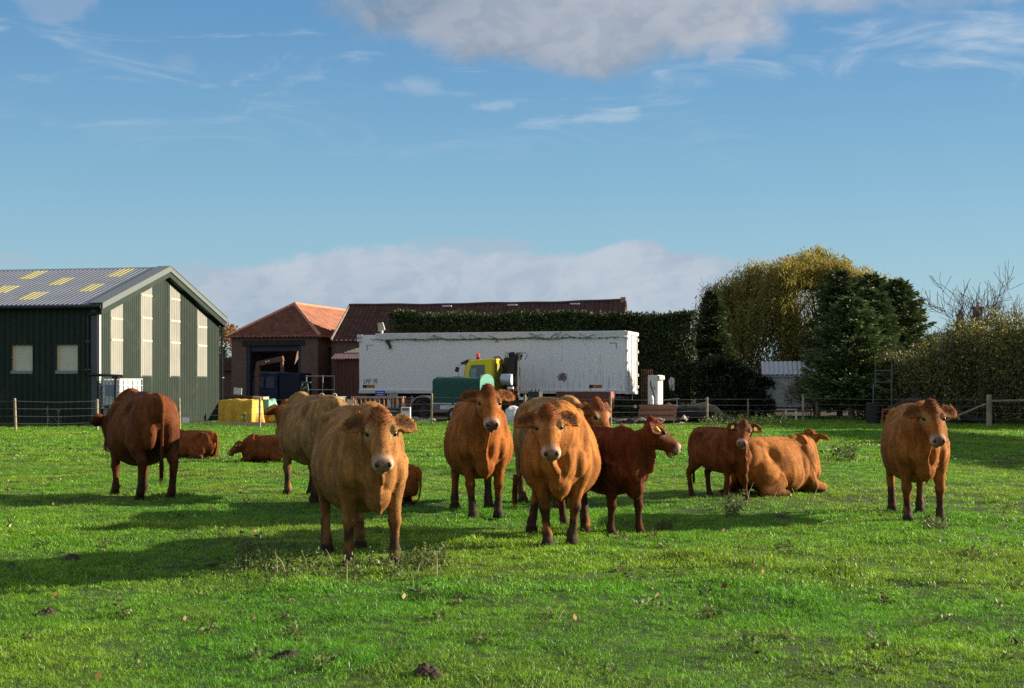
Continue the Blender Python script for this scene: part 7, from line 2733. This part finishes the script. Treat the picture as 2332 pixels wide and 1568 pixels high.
def shrub_mass(name, x0, x1, y0, y1, ztop, n, size, cols, w, label, cat, seed, group=None, core=True, stems=0, holes=0.0, flatness=0.0, m_=None, dirn=None, shell=0.7):
    """a hedge: foliage through a block whose top height is ztop(x)"""
    r = np.random.default_rng(seed)
    root = empty(name, ((x0 + x1) / 2, (y0(x0) + y1(x1)) / 2, 0), 0, label, cat, group)
    o = np.array(root.location)
    x = r.uniform(x0, x1, n)
    face = r.uniform(0, 1, n)
    zt = ztop(x)
    dep = y1(x) - y0(x)
    f = r.beta(1.0, 3.0, n) * 0.8
    yy = y0(x) + dep * f
    zz = zt * r.uniform(0.0, 1.0, n) ** 0.85
    top = face > shell
    yy[top] = (y0(x) + dep * r.uniform(0, 1, n))[top]
    zz[top] = (zt - np.abs(r.normal(0, 0.16, n)))[top]
    bul = (fbm(x * 0.9, zz * 0.9, seed, 3) - 0.5) * (1.0 - flatness) * 2.2
    yy = yy + bul + r.normal(0, 0.08, n)
    zz = zz + r.normal(0, 0.05, n) + (fbm(x * 1.7, yy * 0.5, seed + 5, 3) - 0.5) * (1 - flatness) * 0.5 * top
    pos = np.stack([x, yy, np.maximum(zz, 0.05)], -1) - o
    c = palette(n, cols, w, 0.3, r)
    tn = fbm(x * 0.7 + 3, zz * 0.7, seed + 8, 3)
    c = c * (0.6 + 0.8 * tn)[:, None]
    d = np.array([0, -0.35, 0.25]) if dirn is None else dirn
    cards('foliage', pos, r.uniform(size * 0.6, size * 1.4, n), m_ or LEAF, root, c, seed, 0.42, direction=d, jitter=1.0)
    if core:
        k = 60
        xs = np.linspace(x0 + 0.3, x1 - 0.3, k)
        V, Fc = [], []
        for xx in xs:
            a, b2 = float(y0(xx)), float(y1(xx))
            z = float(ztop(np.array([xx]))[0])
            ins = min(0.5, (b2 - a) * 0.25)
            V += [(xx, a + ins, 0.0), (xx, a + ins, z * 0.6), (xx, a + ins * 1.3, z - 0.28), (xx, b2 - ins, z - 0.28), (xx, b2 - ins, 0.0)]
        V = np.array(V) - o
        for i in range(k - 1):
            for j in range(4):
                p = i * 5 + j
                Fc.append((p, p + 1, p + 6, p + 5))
        np_mesh('light_block_core', V, Fc, mat('dark_core_fill', (0.035, 0.032, 0.02), rough=1.0, var=0.4, vscale=3), root)  # solid dark core added so light cannot pass through the foliage
    if stems:
        mb = MB()
        for i in range(stems):
            xx = r.uniform(x0, x1)
            ya = float(y0(xx)) + r.uniform(-0.1, 0.6)
            z = float(ztop(np.array([xx]))[0])
            p = Vector((xx, ya, 0)) - Vector(o)
            q = p + Vector((r.normal(0, 0.5), r.normal(0, 0.3), z * r.uniform(0.4, 1.08)))
            mb.tube([p, (p + q) / 2 + Vector((r.normal(0, 0.15), r.normal(0, 0.15), 0)), q], [0.030, 0.018, 0.006], 4, cap=False)
        mb.build('stems', TWIG, root)
    return root


# clipped evergreen hedge behind the trailer
cst = lambda v: (lambda x: v + 0 * np.asarray(x))
shrub_mass('clipped_hedge', PX(888, 76), PX(1588, 76), cst(75.9), cst(78.4), lambda x: 5.45 + 0.06 * np.sin(x * 0.7) + 0.05 * np.sin(x * 2.1 + 1), 60000, 0.17,
           [(0.020, 0.038, 0.014), (0.032, 0.055, 0.016), (0.055, 0.085, 0.02), (0.085, 0.10, 0.028)], [.45, .35, .15, .05], 'tall clipped dark evergreen hedge behind the white trailer', 'hedge', 61, flatness=0.85, m_=NEEDLE, shell=0.72)
# its end, catching the sun
# dark undergrowth between the hedge and the hut
shrub_mass('dark_bush', PX(1575, 76), PX(1745, 76), cst(73.5), cst(77.0), lambda x: 2.5 + 0.5 * np.sin(x * 1.3) - 0.05 * (x - 11), 16000, 0.22,
           [(0.016, 0.028, 0.014), (0.028, 0.045, 0.018), (0.05, 0.06, 0.025)], [.5, .4, .1], 'dark evergreen bushes filling the gap left of the white hut', 'bush', 63, m_=NEEDLE)
# mixed hedge on the right, thinning and yellowing
hx = [16.6, 17.6, 18.8, 20.5, 23.0, 26.0]
hy = [67.5, 66.0, 64.2, 61.5, 58.5, 54.0]
hz = [2.6, 3.2, 3.75, 4.35, 5.1, 5.1]
COLS_R = [(0.12, 0.15, 0.042), (0.18, 0.195, 0.05), (0.28, 0.245, 0.06), (0.16, 0.12, 0.065), (0.10, 0.105, 0.04), (0.55, 0.47, 0.14)]
W_R = [.28, .26, .12, .16, .15, .03]
def loose_hedge(name, blobs, n_each, size, cols, w, label, seed):
    """untrimmed hedge: overlapping bushes, each leafy through its outer half, on many thin stems"""
    r = np.random.default_rng(seed)
    o = np.array([blobs[0][0], blobs[0][1], 0.0])
    root = empty(name, o, 0, label, 'hedge')
    P_, C_ = [], []
    mb = MB()
    for bx, by, rx, ry, h in blobs:
        n = int(n_each * rx * h / 5.0)
        v = r.normal(0, 1, (n, 3))
        v /= np.linalg.norm(v, axis=1, keepdims=True)
        v[:, 2] = np.abs(v[:, 2]) * np.where(r.uniform(0, 1, n) < 0.85, 1, -0.3)
        q = r.uniform(0.30, 1.0, n) ** 0.45
        k = 0.70 + 0.62 * n3(v + bx, 2.6, seed)
        p = v * (q * k)[:, None] * np.array([rx, ry, h * 0.62]) + np.array([bx, by, h * 0.42])
        low = r.uniform(0, 1, n) < 0.35
        p[low, 2] = r.uniform(0.05, h * 0.55, low.sum())
        P_.append(p)
        c = palette(n, cols, w, 0.35, r)
        tn = 0.55 + 0.95 * n3(p, 0.8, seed + 3)
        C_.append(c * tn[:, None])
        for i in range(26):
            a = r.uniform(0, 6.28)
            p0 = Vector((bx + r.normal(0, rx * 0.4), by + r.normal(0, 0.4), 0)) - Vector(o)
            p1 = p0 + Vector((math.cos(a) * rx * 0.5, -abs(math.sin(a)) * ry * 0.4, h * r.uniform(0.6, 1.12)))
            mb.tube([p0, (p0 + p1) / 2 + Vector((r.normal(0, 0.15), r.normal(0, 0.15), 0.1)), p1], [0.028, 0.016, 0.006], 4, cap=False)
    pos = np.concatenate(P_) - o
    pos[:, 2] = np.maximum(pos[:, 2], 0.04)
    cards('foliage', pos, r.uniform(size * 0.6, size * 1.5, len(pos)), LEAF, root, np.concatenate(C_), seed, 0.45, direction=(0, -0.25, 0.25))
    mb.build('stems', TWIG, root)
    return root


_r = np.random.default_rng(12)
BL = []
for i in range(22):
    f = i / 21
    bx = 17.0 + 8.2 * f
    by = float(np.interp(bx, hx, hy)) + 1.3 + _r.normal(0, 0.45)
    BL.append((bx + _r.normal(0, 0.2), by, _r.uniform(0.9, 1.5), _r.uniform(1.1, 1.6), float(np.interp(bx, hx, hz)) * _r.uniform(0.86, 1.10)))
for i in range(9):
    bx = 17.3 + 6.5 * i / 8
    BL.append((bx, float(np.interp(bx, hx, hy)) + 0.3, _r.uniform(0.7, 1.1), 0.8, _r.uniform(1.4, 2.6)))
loose_hedge('field_hedge', BL, 4300, 0.15, COLS_R, W_R, 'tall loose hedge with olive and brown autumn leaves along the right side', 66)
# it turns the corner and runs on towards the camera, out of frame; its shade falls over the grass
shrub_mass('field_hedge', 21.0, 24.6, lambda x: 27.5 + 1.2 * (x - 21), lambda x: 54.0 + 0 * x, lambda x: 3.9 + 0.5 * np.sin(x * 2.0), 16000, 0.30, COLS_R, W_R,
           'hedge running towards the camera beyond the right edge', 'hedge', 67, stems=60, shell=0.3)

bare_tree('bare_tree', (PX(2238, 78), 78, 0), 7.4, 'leafless tree with long upswept branches above the right hedge', 71, depth=4, kids=5, spread=0.85, rad=0.14, lift=0.30, trunk=0.36, ratio=0.76, minr=0.013)
bare_tree('bare_tree', (PX(2345, 74), 74, 0), 6.2, 'leafless tree cut by the right edge', 72, depth=4, kids=3, spread=0.6, rad=0.12, lift=0.30, trunk=0.4, ratio=0.72)
for i, (vx, D, h, lab) in enumerate(((2112, 150, 9.2, 'small far leafless tree just right of the spruces'), (2140, 155, 9.0, 'small far leafless tree second from the spruces'), (2168, 150, 8.6, 'small far leafless tree next to the brick chimney'))):
    bare_tree('bare_tree', (PX(vx, D), D, 0), h, lab, 80 + i, depth=4, kids=3, spread=0.42, rad=0.16, lift=0.3, trunk=0.36, ratio=0.72, stems=3, minr=0.022)
bare_tree('bare_tree', (PX(1612, 99), 99, 0), 9.0, 'leafless tree poking out at the left of the willow', 90, depth=4, kids=3, spread=0.5, rad=0.16, lift=0.25, trunk=0.42, ratio=0.72, d0=(-0.10, 0, 1))
bare_tree('bare_tree', (PX(95, 82), 82, 0), 7.6, 'leafless treetop showing above the green barn roof at the left', 91, depth=4, kids=3, spread=0.55, rad=0.14, lift=0.2, trunk=0.40, ratio=0.72, stems=2)
bare_tree('bare_tree', (PX(165, 84), 84, 0), 7.3, 'smaller leafless treetop above the green barn roof', 92, depth=4, kids=3, spread=0.6, rad=0.12, lift=0.15, trunk=0.40, ratio=0.72, stems=2)


def round_tree(name, vx, D, h, rad, cols, w, label, seed, n=5000, size=0.3, zc=0.62):
    root = empty(name, (PX(vx, D), D, 0), 0, label, 'tree', 'background trees')
    r = np.random.default_rng(seed)
    b = Branches(seed)
    b.grow((0, 0, -0.1), (0, 0, 1), h * 0.4, 0.16, 3, 0.6, 0.2, 3, 0.12, 0.014, 6, 0.66)
    b.mb.build('trunk', BARK, root)
    v = r.normal(0, 1, (n, 3))
    v /= np.linalg.norm(v, axis=1, keepdims=True)
    q = r.uniform(0.35, 1.0, n) ** 0.5
    k = 0.72 + 0.55 * n3(v, 1.8, seed)
    pos = v * (q * k)[:, None] * np.array([rad, rad, h * 0.42]) + np.array([0, 0, h * zc])
    cards('crown', pos, r.uniform(size * 0.6, size * 1.3, n), LEAF, root, palette(n, cols, w, 0.3, r), seed, 0.5)


round_tree('autumn_tree', 508, 104, 5.8, 1.9, [(0.30, 0.15, 0.03), (0.22, 0.10, 0.025), (0.16, 0.10, 0.03)], [.4, .35, .25], 'small orange autumn tree in the gap right of the green barn', 95, 4500, 0.28)
spruce(498, 738, 100.0, 22, 'small dark conifer at the right edge of the green barn', 58, 0.8, 90)

# a sapling and shrub in front of the hut
bare_tree('young_shrub', (PX(1845, 70), 70, 0), 2.6, 'leafless brown shrub in front of the white hut', 97, depth=4, kids=4, spread=0.7, rad=0.05, lift=0.15, trunk=0.34, ratio=0.72, stems=4, group='shrubs', minr=0.008)
r_ = np.random.default_rng(3)
o = MB().tube([(0, 0, -0.1), (0.03, 0, 0.9), (-0.02, 0, 1.9), (0.05, 0, 3.0)], [0.13, 0.11, 0.10, 0.06], 9).build('ivy_trunk', mat('mossy_trunk', (0.20, 0.20, 0.09), rough=0.95, var=0.4, vscale=6, bump=0.6, bscale=14), smooth=True)
o.location = (PX(1862, 67.5), 67.5, 0)
tag(o, 'mossy sunlit tree trunk at the foot of the spruces', 'trunk')
# leafy weeds growing by the yard
for i, (vx, D, h, lab) in enumerate(((880, 59.8, 0.62, 'single tall green weed in front of the dark grey board'), (558, 57.6, 0.36, 'small pale weed at the foot of the yellow tarpaulin'), (108, 54.8, 0.75, 'dry thistle in front of the green barn wall, nearest the left'), (132, 54.9, 0.62, 'dry thistle in front of the green barn wall, nearest the corner'))):
    r = np.random.default_rng(i + 9)
    x = PX(vx, D)
    root = empty('weed_plant', (x, D, gz(x, D)), 0, lab, 'weed', 'tall weeds')
    MB().tube([(0, 0, 0), (0.02, 0, h * 0.6), (0.0, 0, h)], [0.012, 0.009, 0.004], 5).build('stem', STALK if i > 1 else mat('weed_stems'), root)
    n = 90 if i < 2 else 40
    t = r.uniform(0.1, 1, n)
    pos = np.stack([r.normal(0, 0.10, n) * (1.1 - t), r.normal(0, 0.10, n) * (1.1 - t), t * h], -1)
    c = palette(n, [(0.12, 0.20, 0.04), (0.16, 0.22, 0.05)] if i < 2 else [(0.22, 0.2, 0.13), (0.3, 0.26, 0.16)], None, 0.25, r)
    cards('leaves', pos, r.uniform(0.06, 0.12, n), LEAF, root, c, i, 0.5, direction=(0, 0, 0.3))
